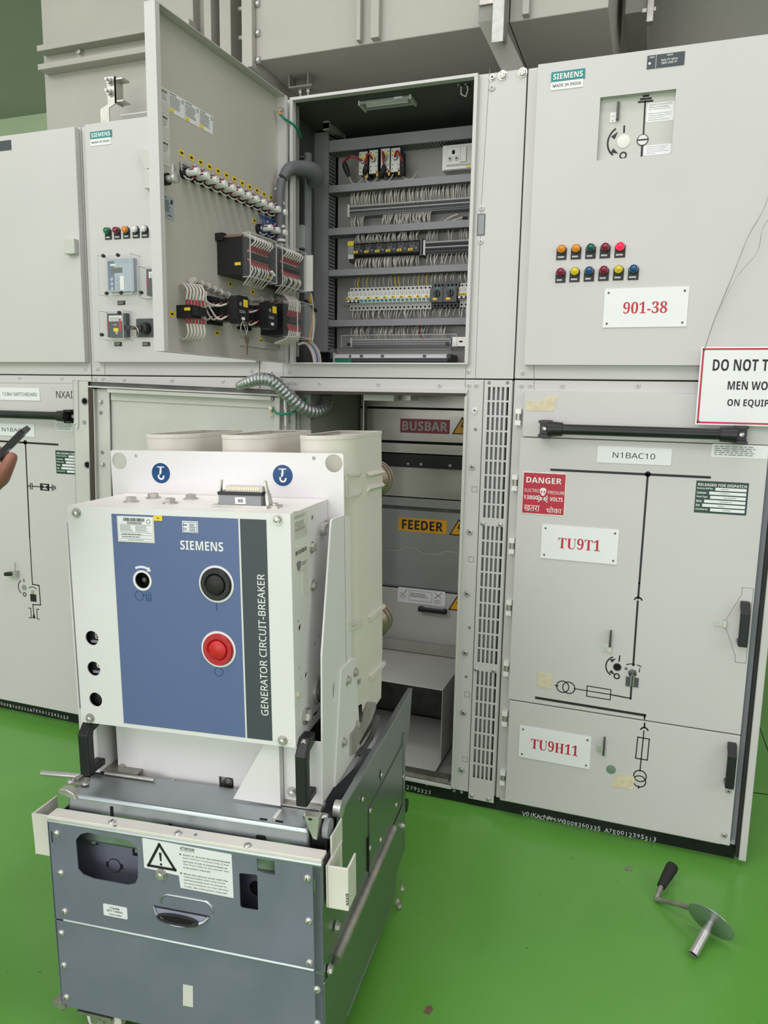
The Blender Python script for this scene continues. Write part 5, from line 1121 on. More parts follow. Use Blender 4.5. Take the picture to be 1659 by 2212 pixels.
for i in range(3):
    a, b = x0 + (x1 - x0) * i / 3, x0 + (x1 - x0) * (i + 1) / 3 - .002; W, H = b - a, y1 - y0
    mb = MB(DO, 'white_sticker').box(a, b, y0, y1, .0013, .002).m('print_grey').fine(a + W * .05, b - W * .12, y0 + H * .22, y1 - H * .15, 9, .0024, hh=.5).m('print_black').fine(a + W * .05, a + W * .6, y1 - H * .12, y1 - H * .04, 1, .0024)
    mb.m('grey_sticker').box(b - W * .16, b - W * .04, y1 - H * .28, y1 - H * .08, .002, .0024).m('yellow').box(a + W * .02, a + W * .3, y0 + H * .02, y0 + H * .18, .002, .0026).build('rating_plate', dC)
q = [DO.px(*kt(*p)) for p in ((856, 1042), (940, 1080), (940, 1200), (858, 1170))]
x0, x1 = (q[0][0] + q[3][0]) / 2, (q[1][0] + q[2][0]) / 2; y1 = (q[0][1] + q[1][1]) / 2; y0 = (q[2][1] + q[3][1]) / 2; W, H = x1 - x0, y1 - y0
mb = MB(DO, 'grey_sticker').box(x0 + .002, x1, y0, y1, .0013, .002); mb.m('print_black').text('SIEMENS', x0 + W * .32, y1 - H * .08, h=H * .07, z=.0024, style='b').fine(x0 + W * .06, x1 - W * .1, y0 + H * .3, y1 - H * .18, 8, .0024, hh=.4)
mb.box(x1 - W * .18, x1 - W * .06, y1 - H * .30, y1 - H * .12, .002, .0024).fine(x0 + W * .6, x1 - W * .08, y0 + H * .12, y0 + H * .2, 1, .0024).build('rating_plate', dC)
# lock
x, y = Pd(140, 390); mb = MB(DO, 'black_plastic').cyl((x, y, 0), (x, y, .035), .016, n=16).m('steel').cyl((x, y, .035), (x, y, .05), .010, n=14).box(x - .004, x + .01, y - .008, y + .035, .05, .056).lathe([(.014, 0), (.014, .008), (.008, .01), (0, .01)], (x, y, .056), n=14).build('door_lock', dC)
# lamp holders in a row, and the short second row
def holder_mesh():
    mb = MB(None, 'black_plastic').lathe([(.016, 0), (.016, .010), (.013, .012), (.013, .018)], n=18).m('white_plastic').lathe([(.0095, .016), (.0108, .020), (.0108, .054), (.009, .057), (0, .057)], n=18)
    mb.m('dark_steel')
    for a in (40, 160, 280): mb.box(.0104 * cos(radians(a)) - .0016, .0104 * cos(radians(a)) + .0016, .0104 * sin(radians(a)) - .0016, .0104 * sin(radians(a)) + .0016, .030, .046)
    for a in (0, 1, 2): mb.disc(.006 * cos(a * 2.1), .006 * sin(a * 2.1), .0018, .056, .0564, 8)
    mb.m('wire_white'); wire(mb, [(-.010, -.012, .012), (-.004, -.019, .02), (.006, -.018, .028), (.010, -.012, .03)], .0022, 5, 5)
    mb.m('wire_red').cyl((.010, -.013, .030), (.012, -.006, .040), .003, n=6)
    mb.m('wire_grey'); wire(mb, [(.004, .013, .03), (.010, .024, .034), (.022, .028, .028), (.034, .024, .020)], .0022, 5, 5); mb.m('wire_red').cyl((.004, .013, .03), (.006, .020, .033), .003, n=6)
    return mb.mesh('lamp_holder')
a = Pd(368, 325); b = Pd(1215, 705)
for i in range(12):
    u = i / 11; stamp('holder', holder_mesh, 'lamp_holder', DO, a[0] + (b[0] - a[0]) * u, a[1] + (b[1] - a[1]) * u, .0013, random.uniform(-.2, .2), dC)
ta = Pd(356, 133); tb = Pd(1197, 553)
for i in range(12):
    u = i / 11; x, y = ta[0] + (tb[0] - ta[0]) * u, ta[1] + (tb[1] - ta[1]) * u
    mb = MB(DO, 'yellow').box(x - .011, x + .011, y - .008, y + .008, .0013, .002).m('print_black').box(x - .006, x + .006, y - .003, y + .003, .002, .0023); mb.build('device_tag', dC)
a2 = Pd(1075, 850); b2 = Pd(1215, 895)
for i in range(3): u = i / 2; stamp('holder', holder_mesh, 'lamp_holder', DO, a2[0] + (b2[0] - a2[0]) * u, a2[1] + (b2[1] - a2[1]) * u, .0013, 0, dC)
mb = MB(DO, 'wire_grey')
for k in range(5): wire(mb, [(a[0] - .016, a[1] + .002 + .003 * k, .010), (a[0] - .012, a[1] + .022 + .0015 * k, .008), (a[0] + .02, a[1] + .024 + .0015 * k, .006), (a[0] + .2, a[1] + .021 + .002 * k, .006 + .001 * k), (a[0] + .38, a[1] + .022 + .0015 * k, .006 + .001 * k), (b[0] + .01, b[1] + .022 - .002 * k, .008)], .0022, 5, 6)
mb.m('wire_blue')
for k in range(7): x = a2[0] + (b2[0] - a2[0]) * k / 6; wire(mb, [(x - .008, a2[1] + .045, .014), (x - .012, a2[1] + .02, .03), (x - .006, a2[1] - .018, .022)], .0025, 5, 5)
o = mb.build('lamp_wiring', dC); o['kind'] = 'stuff'
for q, z in (((265, 1652), 0), ((690, 1832), 0), ((815, 1370), 0), ((1025, 1443), 0), ((1103, 1902), 0), ((1070, 768), .012)):
    x, y = Pd(*q, z); MB(DO, 'yellow').box(x - .010, x + .010, y - .008, y + .008, .0013, .002).m('print_black').box(x - .005, x + .005, y - .003, y + .003, .002, .0023).build('device_tag', dC)
# protection relays in black cases with clear terminal covers
def case_relay(pa, pb, pd_, w, cov, name):   # near edge at the door: top, bottom; front top corner gives the depth
    x, yt = DO.px(*pa, .0013); yb = DO.px(*pb, .0013)[1]; z1 = DO.on_x(*pd_, x)[1]
    mb = MB(DO, 'black_plastic').box(x, x + w, yb, yt, .0013, z1); mb.m('duct_slot').box(x + w * .06, x + w * .94, yb + .01, yt - .01, z1, z1 + .004)
    mb.m('copper').box(x - .002, x + w * .1, yt - .002, yt + .005, .02, z1 * .96); mb.m('black_plastic').box(x - .01, x + .012, yt - .01, yt + .012, .0013, .03)
    H = yt - yb
    for i in range(9): mb.m('brass').cyl((x + w * (.15 + .09 * i), yb + H * .62, z1), (x + w * (.15 + .09 * i), yb + H * .62, z1 + .010), .004, n=8).cyl((x + w * (.15 + .09 * i), yb + H * .40, z1), (x + w * (.15 + .09 * i), yb + H * .40, z1 + .010), .004, n=8)
    mb.m('black_plastic').box(x + w * .08, x + w * .92, yb + H * .45, yb + H * .57, z1, z1 + .02)
    mb.m('yellow').box(x - .0008, x, yb + H * .22, yb + H * .30, z1 - .03, z1 - .008)
    mb.build(name, dC)
    mb = MB(DO, 'wire_white')
    for i in range(8):
        xx = x + w * (.14 + .1 * i); mb.m('wire_red').cyl((xx, yb + H * .64, z1 + .008), (xx, yb + H * .76, z1 + .018), .0035, n=6).cyl((xx, yb + H * .38, z1 + .008), (xx, yb + H * .22, z1 + .020), .0035, n=6)
        mb.m('wire_white'); wire(mb, [(xx, yb + H * .76, z1 + .018), (xx + .004, yb + H * .92, z1 + .03), (xx + .008, yt + .012, z1 - .01)], .0026, 5, 5); wire(mb, [(xx, yb + H * .22, z1 + .02), (xx + random.uniform(-.01, .01), yb + H * .05, z1 + .024), (xx + .012, yb - .03, z1 - .02)], .0026, 5, 5)
    o = mb.build('relay_wiring', dC); o['kind'] = 'stuff'
    zc = DO.on_x(*cov, x)[1]
    mb = MB(DO); clear_box(mb, x - .004, x + w + .004, yb - .012, yt + .008, z1 + .002, zc, .0022); mb.m('white_plastic').cyl((x + w * .8, yb + H * .2, zc + .001), (x + w * .92, yb + H * .1, zc + .001), .004, n=6).build('clear_cover', dC)
    return x, yb, yt, z1
rA = case_relay(kd(692, 932), kd(698, 1280), kd(935, 940), .145, kd(1015, 1000), 'protection_relay')
rx, ryb, ryt, rz1 = rA
xb2 = rx + .19
rB = None
def px_of(x, y, z): return None
mbx = DWd - .03
# second relay, nearer the hinge
w2 = min(.15, mbx - xb2)
for (xx, w) in ((xb2, w2),):
    H = ryt - ryb; mb = MB(DO, 'black_plastic').box(xx, xx + w, ryb, ryt, .0013, rz1).m('black_plastic').box(xx + w * .08, xx + w * .92, ryb + H * .45, ryb + H * .57, rz1, rz1 + .02).m('yellow').box(xx - .0008, xx, ryb + H * .1, ryb + H * .18, rz1 - .03, rz1 - .008)
    for i in range(9): mb.m('brass').cyl((xx + w * (.15 + .09 * i), ryb + H * .62, rz1), (xx + w * (.15 + .09 * i), ryb + H * .62, rz1 + .010), .004, n=8)
    mb.build('protection_relay', dC)
    mb = MB(DO, 'wire_white')
    for i in range(8):
        xw = xx + w * (.14 + .1 * i); mb.m('wire_red').cyl((xw, ryb + H * .64, rz1 + .008), (xw, ryb + H * .76, rz1 + .018), .0035, n=6).cyl((xw, ryb + H * .38, rz1 + .008), (xw, ryb + H * .22, rz1 + .020), .0035, n=6)
        mb.m('wire_white'); wire(mb, [(xw, ryb + H * .76, rz1 + .018), (xw + .004, ryb + H * .92, rz1 + .03), (xw + .008, ryt + .012, rz1 - .01)], .0026, 5, 5); wire(mb, [(xw, ryb + H * .22, rz1 + .02), (xw + random.uniform(-.01, .01), ryb + H * .05, rz1 + .024), (xw + .012, ryb - .03, rz1 - .02)], .0026, 5, 5)
    o = mb.build('relay_wiring', dC); o['kind'] = 'stuff'
    zc = DO.on_x(*kd(1015, 1000), rx)[1]; mb = MB(DO); clear_box(mb, xx - .004, xx + w + .004, ryb - .012, ryt + .008, rz1 + .002, zc, .0022); mb.build('clear_cover', dC)
    mb = MB(DO, 'light_plastic'); xs_ = xx + w + .006
    mb.box(xs_, xs_ + .006, ryb - .01, ryt, rz1 + .02, rz1 + .055).m('print_grey')
    for i in range(26): yy = ryb + (ryt - ryb) * i / 26; mb.box(xs_ + .001, xs_ + .005, yy, yy + .001, rz1 + .055, rz1 + .0556)
    mb.m('dark_grey_plastic').box(xs_ + .001, xs_ + .005, ryb - .01, ryt, rz1 - .03, rz1 + .02).build('side_terminals', dC)
# contactor block with looped wires, two cam switches and a small relay along the bottom
x, yt = Pd(305, 1568); yb = Pd(318, 1690)[1]; z1 = DO.on_x(*kd(505, 1580), x)[1]
mb = MB(DO, 'black_plastic').box(x, x + .05, yb, yt, .0013, z1 * .7).box(x + .004, x + .046, yb + .006, yt - .006, z1 * .7, z1).m('yellow').box(x - .0008, x, yb + (yt - yb) * .55, yt - .008, z1 * .40, z1 * .68).build('auxiliary_relay', dC)
mb = MB(DO, 'wire_white')
for i in range(6):
    xx = x + .006 + .0075 * i
    for s, y_ in ((1, yt), (-1, yb)):
        zz = z1 * (.45 + .08 * i); mb.m('wire_red').cyl((xx, y_, zz), (xx, y_ + s * .016, zz), .0032, n=6); mb.m('wire_white'); wire(mb, [(xx, y_ + s * .016, zz), (xx, y_ + s * .045, zz + .004), (xx + .006, y_ + s * .062, zz - .02), (xx + .01, y_ + s * .045, zz - .045)], .0028, 5, 5)
o = mb.build('relay_wiring', dC); o['kind'] = 'stuff'
def cam_switch(pb, pf, w, h):
    x, y = Pd(*pb); z1 = DO.on_x(*kd(*pf), x)[1]; mb = MB(DO, 'black_plastic').box(x - w / 2, x + w / 2, y - h / 2, y + h / 2, .0013, .012)
    for i in range(3): z = .014 + (z1 - .03) * i / 3; mb.plate(rrect(x - w * .4, x + w * .4, y - h * .4, y + h * .4, .008), z, z + (z1 - .03) / 3 - .003)
    mb.plate(rrect(x - w * .46, x + w * .46, y - h * .5, y + h * .5, .012), z1 - .03, z1)
    mb.m('steel').cyl((x - w * .2, y + h * .2, z1), (x - w * .2, y + h * .2, z1 + .001), .006, n=12).m('white_sticker').plate(circ(x, y - h * .3, .010, 14, .005), z1, z1 + .0006).fine(x - w * .3, x + w * .3, y - h * .12, y + .0, 2, z1 + .0006, hh=.3).m('yellow').box(x + w * .02, x + w * .35, y + h * .12, y + h * .38, z1, z1 + .001)
    for i in range(3):
        z = .02 + (z1 - .03) * i / 3
        for s in (1, -1): mb.m('steel').cyl((x - w * .4, y + s * h * .22, z + .004), (x - w * .4 - .002, y + s * h * .22, z + .004), .0035, n=8)
    mb.build('cam_switch', dC)
    mb = MB(DO, 'wire_white')
    for i in range(3):
        z = .024 + (z1 - .03) * i / 3
        for s in (1, -1):
            y_ = y + s * h * .22; mb.m('wire_red').cyl((x - w * .42, y_, z), (x - w * .42 - .010, y_ - .004, z), .003, n=6); mb.m('wire_white'); wire(mb, [(x - w * .42 - .010, y_ - .004, z), (x - w * .42 - .035, y_ - .012, z * .8), (x - w * .42 - .045, y + .02, z * .4), (x - w * .42 - .03, y + h * .6, .02)], .0028, 5, 6)
    o = mb.build('switch_wiring', dC); o['kind'] = 'stuff'; return x, y, z1
s1 = cam_switch((655, 1625), (940, 1625), .07, .085)
s2 = cam_switch((935, 1680), (1215, 1680), .07, .085)
x, yt = Pd(1100, 1560); yb = Pd(1105, 1850)[1]; z1 = rz1 * .95; w = min(.12, DWd - .03 - x); H = yt - yb
mb = MB(DO, 'black_plastic').box(x, x + w, yb, yt, .0013, z1).box(x + w * .1, x + w * .9, yb + H * .42, yb + H * .56, z1, z1 + .02).m('copper').box(x - .001, x + w * .5, yt, yt + .004, .02, z1 * .9).m('yellow').box(x - .0008, x, yb + H * .72, yb + H * .8, z1 - .06, z1 - .03).build('protection_relay', dC)
mb = MB(DO, 'wire_white')
for i in range(7):
    xx = x + w * (.12 + .12 * i); mb.m('wire_red').cyl((xx, yb + H * .62, z1 + .01), (xx, yb + H * .8, z1 + .016), .0035, n=6).cyl((xx, yb + H * .36, z1 + .01), (xx, yb + H * .14, z1 + .018), .0035, n=6)
    mb.m('wire_white'); wire(mb, [(xx, yb + H * .8, z1 + .016), (xx, yt + .01, z1 + .016), (xx + .01, yt + .04, z1 - .02)], .0028, 5, 5); wire(mb, [(xx, yb + H * .14, z1 + .018), (xx - .006, yb - .012, z1 + .01), (xx - .02, yb - .03, z1 - .03)], .0028, 5, 5)
o = mb.build('relay_wiring', dC); o['kind'] = 'stuff'
mb = MB(DO); clear_box(mb, x - .004, x + w + .004, yb - .008, yt + .006, z1 + .002, z1 + .06, .0022); mb.build('clear_cover', dC)
# laced cable loom along the door
P1 = [Pd(*q, .012) for q in ((440, 1345), (470, 1335), (600, 1390), (720, 1445), (860, 1495), (1000, 1512), (1200, 1515), (1330, 1520))]
mb = MB(DO, 'wire_grey')
for k in range(6): wire(mb, [(p[0], p[1] + .004 * cos(k), .010 + .004 * sin(k) + .004) for p in P1], .0032, 5, 4)
mb.m('wire_white')
for u in range(14): i = u * (len(P1) - 1) / 14; j = int(i); f = i - j; p = (P1[j][0] * (1 - f) + P1[j + 1][0] * f, P1[j][1] * (1 - f) + P1[j + 1][1] * f); mb.cyl((p[0] - .002, p[1], .014), (p[0] + .003, p[1] - .001, .014), .011, n=10)
mb.m('wire_grey'); wire(mb, [(P1[0][0], P1[0][1], .012), (P1[0][0], P1[0][1] - .03, .012), (P1[0][0] - .01, P1[0][1] - .05, .03)], .006, 6, 6)
mb.build('cable_loom', dC)
# tag strip, pencil note
x0, y0 = Pd(905, 1935); x1, y1 = Pd(1280, 1952); MB(DO, 'inner_paint').box(x0, min(x1, DWd - .03), y0 - .005, y0 + .018, .0012, .010).build('document_pocket', dC)
# cable support channel on the hinge side and the hose into the compartment
x0 = Pd(1285, 200)[0]; x1 = Pd(1350, 200)[0]; y1 = Pd(1310, 155)[1]; y0 = Pd(1320, 820)[1]
MB(DO, 'light_plastic').box(x0, x1, y0, y1, .0013, .012).build('cable_channel', dC)
def hose(name, pts, r, m, rings=False, n=14, radii=None, steps=8):
    P = [CF.at(*CF.px(px, py, -Y), -Y) for px, py, Y in pts]; Q = [P[0] * 2 - P[1]] + P + [P[-1] * 2 - P[-2]]; out = []; rad = []
    for i in range(1, len(Q) - 2):
        for j in range(steps if i < len(Q) - 3 else steps + 1):
            t = j / steps; a, b, c, d = Q[i - 1:i + 3]; out.append(.5 * ((2 * b) + (c - a) * t + (2 * a - 5 * b + 4 * c - d) * t * t + (3 * b - a - 3 * c + d) * t ** 3))
            base = r if not radii else radii[i - 1] * (1 - t) + radii[min(i, len(radii) - 1)] * t
            rad.append(base * ((1.0 if (len(out) % 3) else .84) if rings else 1.0))
    return MB(None, m).tube(out, r, n, radii=rad)
hose('door_hose', [(607, 640, -.06), (606, 560, -.07), (604, 470, -.08), (604, 420, -.08), (608, 388, -.07)], .0155, 'hose_grey', n=14).build('door_hose', tC)
hose('door_hose', [(611, 384, -.07), (624, 366, -.05), (646, 363, .0), (668, 367, .05), (680, 377, .09), (681, 392, .12)], .024, 'hose_grey', radii=[.0165, .021, .025, .029, .033, .031], n=18).build('door_hose', tC)
mb = MB(None, 'white_plastic')
for q in ((604, 410), (605, 440), (606, 490), (607, 520), (607, 560)): p = CF.at(*CF.px(*q, .075), .075); mb.cyl(p - Vector((0, 0, .004)), p + Vector((0, 0, .004)), .0168, n=14)
mb.build('cable_tie', tC)
mb = hose('earth', [(605, 246, -.06), (614, 256, -.05), (632, 268, -.02), (645, 282, .02), (650, 297, .05)], .0042, 'wire_green', n=8); p = CF.at(*CF.px(604, 240, .06), .06); mb.m('wire_orange').cyl(p, p + Vector((.002, 0, -.012)), .005, n=8).m('steel').cyl(p + Vector((-.008, 0, .004)), p + Vector((.012, -.0, .004)), .007, n=6).build('earth_lead', tC)
# cables that drop through the floor of the compartment
mb = MB(None, 'wire_white')
for k in range(22):
    mb.m(random.choice(('wire_white', 'wire_white', 'tape', 'wire_grey', 'wire_orange', 'wire_blue')) if k > 3 else 'wire_white')
    u = k / 22; pts = [CF.at(*CF.px(642 + 12 * u, 745 - 6 * u, -.03 - .05 * u), -.03 - .05 * u), CF.at(*CF.px(660 + 16 * u, 742, -.06 - .06 * u), -.06 - .06 * u), CF.at(*CF.px(674 + 16 * u, 762, -.07 - .06 * u), -.07 - .06 * u), CF.at(*CF.px(680 + 14 * u, 792, -.07 - .05 * u), -.07 - .05 * u)]
    wire(mb, pts, .0042, 6, 5)
o = mb.build('cable_bundle', tC); o['kind'] = 'stuff'
mb = MB(None, 'wire_orange'); wire(mb, [CF.at(*CF.px(668, 640, -.02), -.02), CF.at(*CF.px(674, 690, -.05), -.05), CF.at(*CF.px(668, 740, -.05), -.05)], .004, 6, 6); mb.m('wire_white'); wire(mb, [CF.at(*CF.px(672, 635, -.02), -.02), CF.at(*CF.px(679, 690, -.05), -.05), CF.at(*CF.px(674, 740, -.05), -.05)], .004, 6, 6).m('black_plastic').cyl(CF.at(*CF.px(660, 650, .02), .02), CF.at(*CF.px(683, 672, -.04), -.04), .006, n=8).build('loose_lead', tC)

# key on its ring, hanging from the left cam switch
p0 = DO.at(s1[0] + .012, s1[1] - .03, s1[2] + .001)
t = thing('hanging_key', 'small brass key on a wire ring hanging inside the opened control door', 'key', DO.at(s1[0] + .012, s1[1] - .13, s1[2]))
kx, ky = s1[0] + .012, s1[1]
mb = MB(DO, 'steel'); wire(mb, [(kx - .02, ky - .03, s1[2] + .002), (kx - .008, ky - .06, s1[2] + .006), (kx, ky - .075, s1[2] + .004)], .0014, 5); mb.tube([(kx - .014 + .018 * cos(2 * pi * i / 20), ky - .055 + .02 * sin(2 * pi * i / 20), s1[2] + .004) for i in range(21)], .0012, 6).build('ring', t)
mb = MB(DO, 'brass').plate(circ(kx, ky - .088, .0125, 20, .0135), s1[2] + .003, s1[2] + .0055, [circ(kx, ky - .081, .003, 10)]).plate([(kx - .004, ky - .100), (kx - .004, ky - .130), (kx, ky - .135), (kx + .0035, ky - .131), (kx + .0035, ky - .124), (kx + .006, ky - .121), (kx + .0035, ky - .117), (kx + .0055, ky - .112), (kx + .0035, ky - .108), (kx + .0035, ky - .100)], s1[2] + .003, s1[2] + .0052).build('key_blade', t)

# ---------------------------------------------------------------- opened breaker-compartment door, folded back over the second cabinet
tilt = radians(1.1)
ex = Vector((.828, .105, -.022)).normalized(); upv = Vector((.028, 0, 1)); upv = (upv - ex * upv.dot(ex)).normalized()
LD = Frame((-2.163, -.164, .095), ex, upv); LW, LH = .880, 1.437
kl = crop(0, 780, 5.8192); km = crop(140, 780, 2.6758)
mb = MB(LD, 'cabinet_paint').box(0, LW, 0, LH, -.034, -.032).box(0, .002, 0, LH, -.032, .0).box(LW - .002, LW, 0, LH, -.032, .0).box(.002, LW - .002, LH - .002, LH, -.032, .0).box(.002, LW - .002, 0, .002, -.032, .0)
dL = mb.build('breaker_door', tC)
sw = .066
kh = []
for q in ((1065, 505), (1100, 1305)): kh.append(LD.px(*kl(*q), .0))
mb = MB(LD, 'cabinet_paint_old').plate([(0, 0), (sw, 0), (sw, LH), (0, LH)], -.003, .0, [circ(x, y, .0135, 18) for x, y in kh]); mb.build('lock_strip', dL)
for x, y in kh:
    mb = MB(LD, 'grey_plastic').ring(x, y, .0115, .0155, -.001, .0012, 20); mb.m('void_black').plate(circ(x, y, .0105, 16), -.022, -.020).build('keyhole', dL)
x, y = LD.px(*kl(1060, 770), 0); MB(LD, 'grey_plastic').disc(x, y, .0085, 0, .0012, 18).build('plug', dL)
MB(LD, 'gasket_brown').box(sw + .004, sw + .022, .03, LH - .02, -.02, .004).build('door_gasket', dL)
MB(LD, 'cabinet_paint_old').box(sw + .024, sw + .082, .03, LH - .03, -.02, -.014).box(sw + .024, sw + .027, .03, LH - .03, -.014, .003).build('pan_rim', dL)
MB(LD, 'cabinet_paint_old').box(sw + .082, LW - .05, .03, LH - .03, -.030, -.026).build('inner_sheet', dL)
MB(LD, 'cabinet_paint_old').box(sw + .0, LW - .02, LH - .024, LH - .018, -.02, .006).build('pan_rim', dL); MB(LD, 'dark_steel').box(sw, LW - .01, LH - .018, LH - .003, -.02, -.012).build('pan_rim', dL)
MB(LD, 'cabinet_paint_old').box(LW - .05, LW - .03, .03, LH - .03, -.026, -.008).build('pan_rim', dL)
ya = LD.px(*km(620, 178), -.01)[1]; yb = LD.px(*km(620, 245), -.01)[1]
MB(LD, 'cabinet_paint_old').box(sw + .085, LW - .052, yb, ya - .012, -.026, -.020).box(sw + .085, LW - .06, ya - .014, ya, -.026, .004).build('stiffener', dL, bevel=.001)
for q in ((1262, 510), (1288, 1298)): x, y = LD.px(*kl(*q), -.013); bolt('hex', .009, LD, x, y, -.014, dL)
for q in ((1268, 650), (1285, 1150)): x, y = LD.px(*kl(*q), -.013); bolt('hole', .008, LD, x, y, -.014, dL)
for q in ((1195, 218), (1195, 318)): x, y = LD.px(*km(*q), -.008); bolt('paint', .008, LD, x, y, -.008, dL)
mb = MB(LD, 'cabinet_paint').plate([LD.px(*kl(*q), .004) for q in ((948, 240), (975, 240), (985, 800), (975, 850), (958, 855), (950, 840))], .0, .004); x, y = LD.px(*kl(940, 780), .004); mb.m('steel').lathe([(.006, 0), (.005, .006), (0, .007)], (x, y, .0), n=10).build('edge_lip', dL)
for q in ((617, 868), (618, 902)):
    x, y = CF.px(*q, .03); mb = MB(CF, 'worn_steel').box(x - .012, x + .012, y - .02, y + .02, 0, .03).m('steel').cyl((x, y - .03, .034), (x, y + .03, .034), .007, n=10).build('door_hinge', tC)
MB(CF, 'cabinet_paint_old').box(-1.305, -1.285, .08, 1.49, 0, .03).build('hinge_post', tC, bevel=.001)
MB(CF, 'cabinet_paint_old').box(-1.262, -1.250, .08, 1.49, 0, .018).build('hinge_post', tC, bevel=.001)
# corrugated conduit from the door into the compartment
pts = [(520, 832, -.10), (536, 826, -.115), (560, 819, -.12), (585, 822, -.12), (608, 840, -.10), (630, 862, -.07), (655, 882, -.03), (680, 890, .02), (700, 882, .08), (706, 862, .14), (700, 842, .2)]
mb = hose('conduit', pts, .0235, 'conduit_metal', rings=True, n=18, radii=[.0165, .020, .0235, .0235, .0235, .0235, .0235, .0235, .0235, .0235, .0235], steps=10); mb.build('corrugated_conduit', tC)
p = CF.at(*CF.px(514, 834, .095), .095); q = CF.at(*CF.px(545, 823, .115), .115); MB(None, 'zinc').cyl(p, q, .014, .021, n=16).build('conduit_nozzle', tC)
mb = hose('earth', [(588, 886, -.06), (600, 893, -.07), (625, 893, -.06), (645, 882, -.02), (660, 862, .03), (666, 850, .06)], .0042, 'wire_green', n=8); p = CF.at(*CF.px(586, 885, .06), .06); mb.m('wire_orange').cyl(p, p + Vector((.0, 0, -.012)), .0055, n=8).m('steel').cyl(p + Vector((0, .01, .006)), p + Vector((0, -.008, .006)), .008, n=6).build('earth_lead', tC)
# ================================================================== service truck with the withdrawn breaker on it
ya_, ro_ = radians(5.2), radians(-1.3)       # stands slightly turned and leans a little on the floor
TU = Vector((cos(ya_) * cos(ro_), sin(ya_) * cos(ro_), -sin(ro_))); TW = Vector((cos(ya_) * sin(ro_), sin(ya_) * sin(ro_), cos(ro_)))
TO = Vector((-1.181, -1.321, .100))
TF = Frame(TO, TU, TW)                        # x across, y up, z towards the viewer
TV = TW.cross(TU)
TT = Frame(TO, TU, TV)                        # x across, y back, z up
U = .640
TS = Frame(TF.at(U, 0, 0), TV, TW)            # right flank: x back, y up, z out to the right
q5 = crop(60, 1640, 3.95); q7 = crop(460, 1640, 3.7705); q6 = crop(60, 1900, 3.95); q8 = crop(460, 1900, 3.7705); qa = crop(120, 1540, 4.8794); qb = crop(440, 1540, 4.8794)
t = tT = thing('service_truck', 'grey galvanised lifting truck carrying the white breaker in front of the opened cabinet', 'truck', TF.at(U / 2, 0, -.35))
def corners(fr, conv, pts, z=0): return [fr.px(*conv(*p), z) for p in pts]
yg = .214
hw = corners(TF, q5, [(410, 1000), (408, 690), (450, 640), (510, 625), (860, 695), (925, 740), (940, 830), (940, 1010), (915, 1062), (850, 1075), (560, 1020), (470, 985), (430, 940)])
hw = [hw[1], hw[2], hw[3], hw[4], hw[5], hw[6], hw[7], hw[8], hw[9], hw[10], hw[11], hw[12]]
def rr(conv, l, r, tp, bt, rad=.004): a = TF.px(*conv(l, tp)); b = TF.px(*conv(r, bt)); return rrect(a[0], b[0], b[1], a[1], rad)
h1 = corners(TF, q7, [(357, 797), (500, 800), (505, 945), (440, 935), (362, 910)]); h2 = corners(TF, q7, [(213, 935), (222, 928), (352, 940), (362, 955), (368, 1225), (355, 1232), (235, 1212), (222, 1195)])
s1_ = corners(TF, q5, [(198, 615), (208, 617), (216, 712), (206, 712)]); s2_ = corners(TF, q7, [(820, 970), (830, 972), (834, 1078), (822, 1073)])
lip = corners(TF, q5, [(1075, 1268), (1545, 1352), (1540, 1365), (1070, 1280)])
h1 = [(x, min(y, .445)) for x, y in h1]
MB(TF, 'galvanised_front').plate([(0, yg + .001), (U, yg + .001), (U, .452), (0, .452)], -.0025, 0, [hw, h1, h2, s1_, s2_]).build('front_panel', t)
MB(TF, 'galvanised_front').box(0, U, -.006, yg - .003, -.0025, 0).build('kick_panel', t)
MB(TF, 'galvanised').cyl((.024, yg, -.002), (U - .02, yg, -.002), .0042, n=12).build('fold_edge', t)
MB(TF, 'galvanised').cyl((0, .4505, -.006), (U, .4505, -.006), .0068, n=14).build('fold_edge', t)
MB(TF, 'cream_paint').box(0, U, .456, .464, -.034, .0).build('top_strip', t, bevel=.0015)
TT2 = Frame(TF.at(0, .464, 0), TU, TV)
for q in (q5(720, 540), q5(1283, 635), q7(283, 705)): x, y = TT2.px(*q); bolt('pan', .0085, TT2, x, y, 0, t)
for q in (q5(1432, 645), q5(745, 570)): x, y = TT2.px(*q); bolt('hole', .004, TT2, x, y, 0, t)
for q in (q5(247, 632), q5(283, 970), q5(316, 1297), q6(288, 455), q6(309, 730), q6(331, 1003), q7(770, 970), q7(780, 1318), q8(787, 677), q8(848, 895), q8(850, 1172)): x, y = TF.px(*q); bolt('pan', .0085, TF, x, y, 0, t)
# what shows through the cut-outs
mb = MB(TF, 'galvanised_front').box(.02, U - .02, .235, .447, -.062, -.060); mb.build('inner_panel', t)
x, y = TF.px(*q5(742, 905), -.06); mb = MB(TF, 'duct_slot').plate(circ(x, y, .017, 22), -.06, -.0594).box(x - .022, x + .022, y - .006, y + .006, -.06, -.0594); mb.m('galvanised_front').disc(x, y, .015, -.06, -.0585, 22).build('knockout', t)
x, y = TF.px(*q5(555, 690), -.055); mb = MB(TF, 'dark_steel').box(x - .010, x + .010, y - .012, y + .035, -.06, -.056).m('galvanised').lathe([(.012, 0), (.012, .006), (.007, .009), (0, .009)], (x, y, -.056), n=18).build('latch', t)
x, y = TF.px(*q5(905, 770), -.05); MB(TF, 'void_black').box(x - .010, x + .012, y - .022, y + .02, -.060, -.059).m('galvanised').box(x - .002, x + .012, y - .012, y + .01, -.059, -.056).build('slot', t)
x, y = TF.px(*q7(355, 1055), -.058); MB(TF, 'void_black').disc(x, y, .017, -.060, -.0594, 24).build('crank_hole', t)
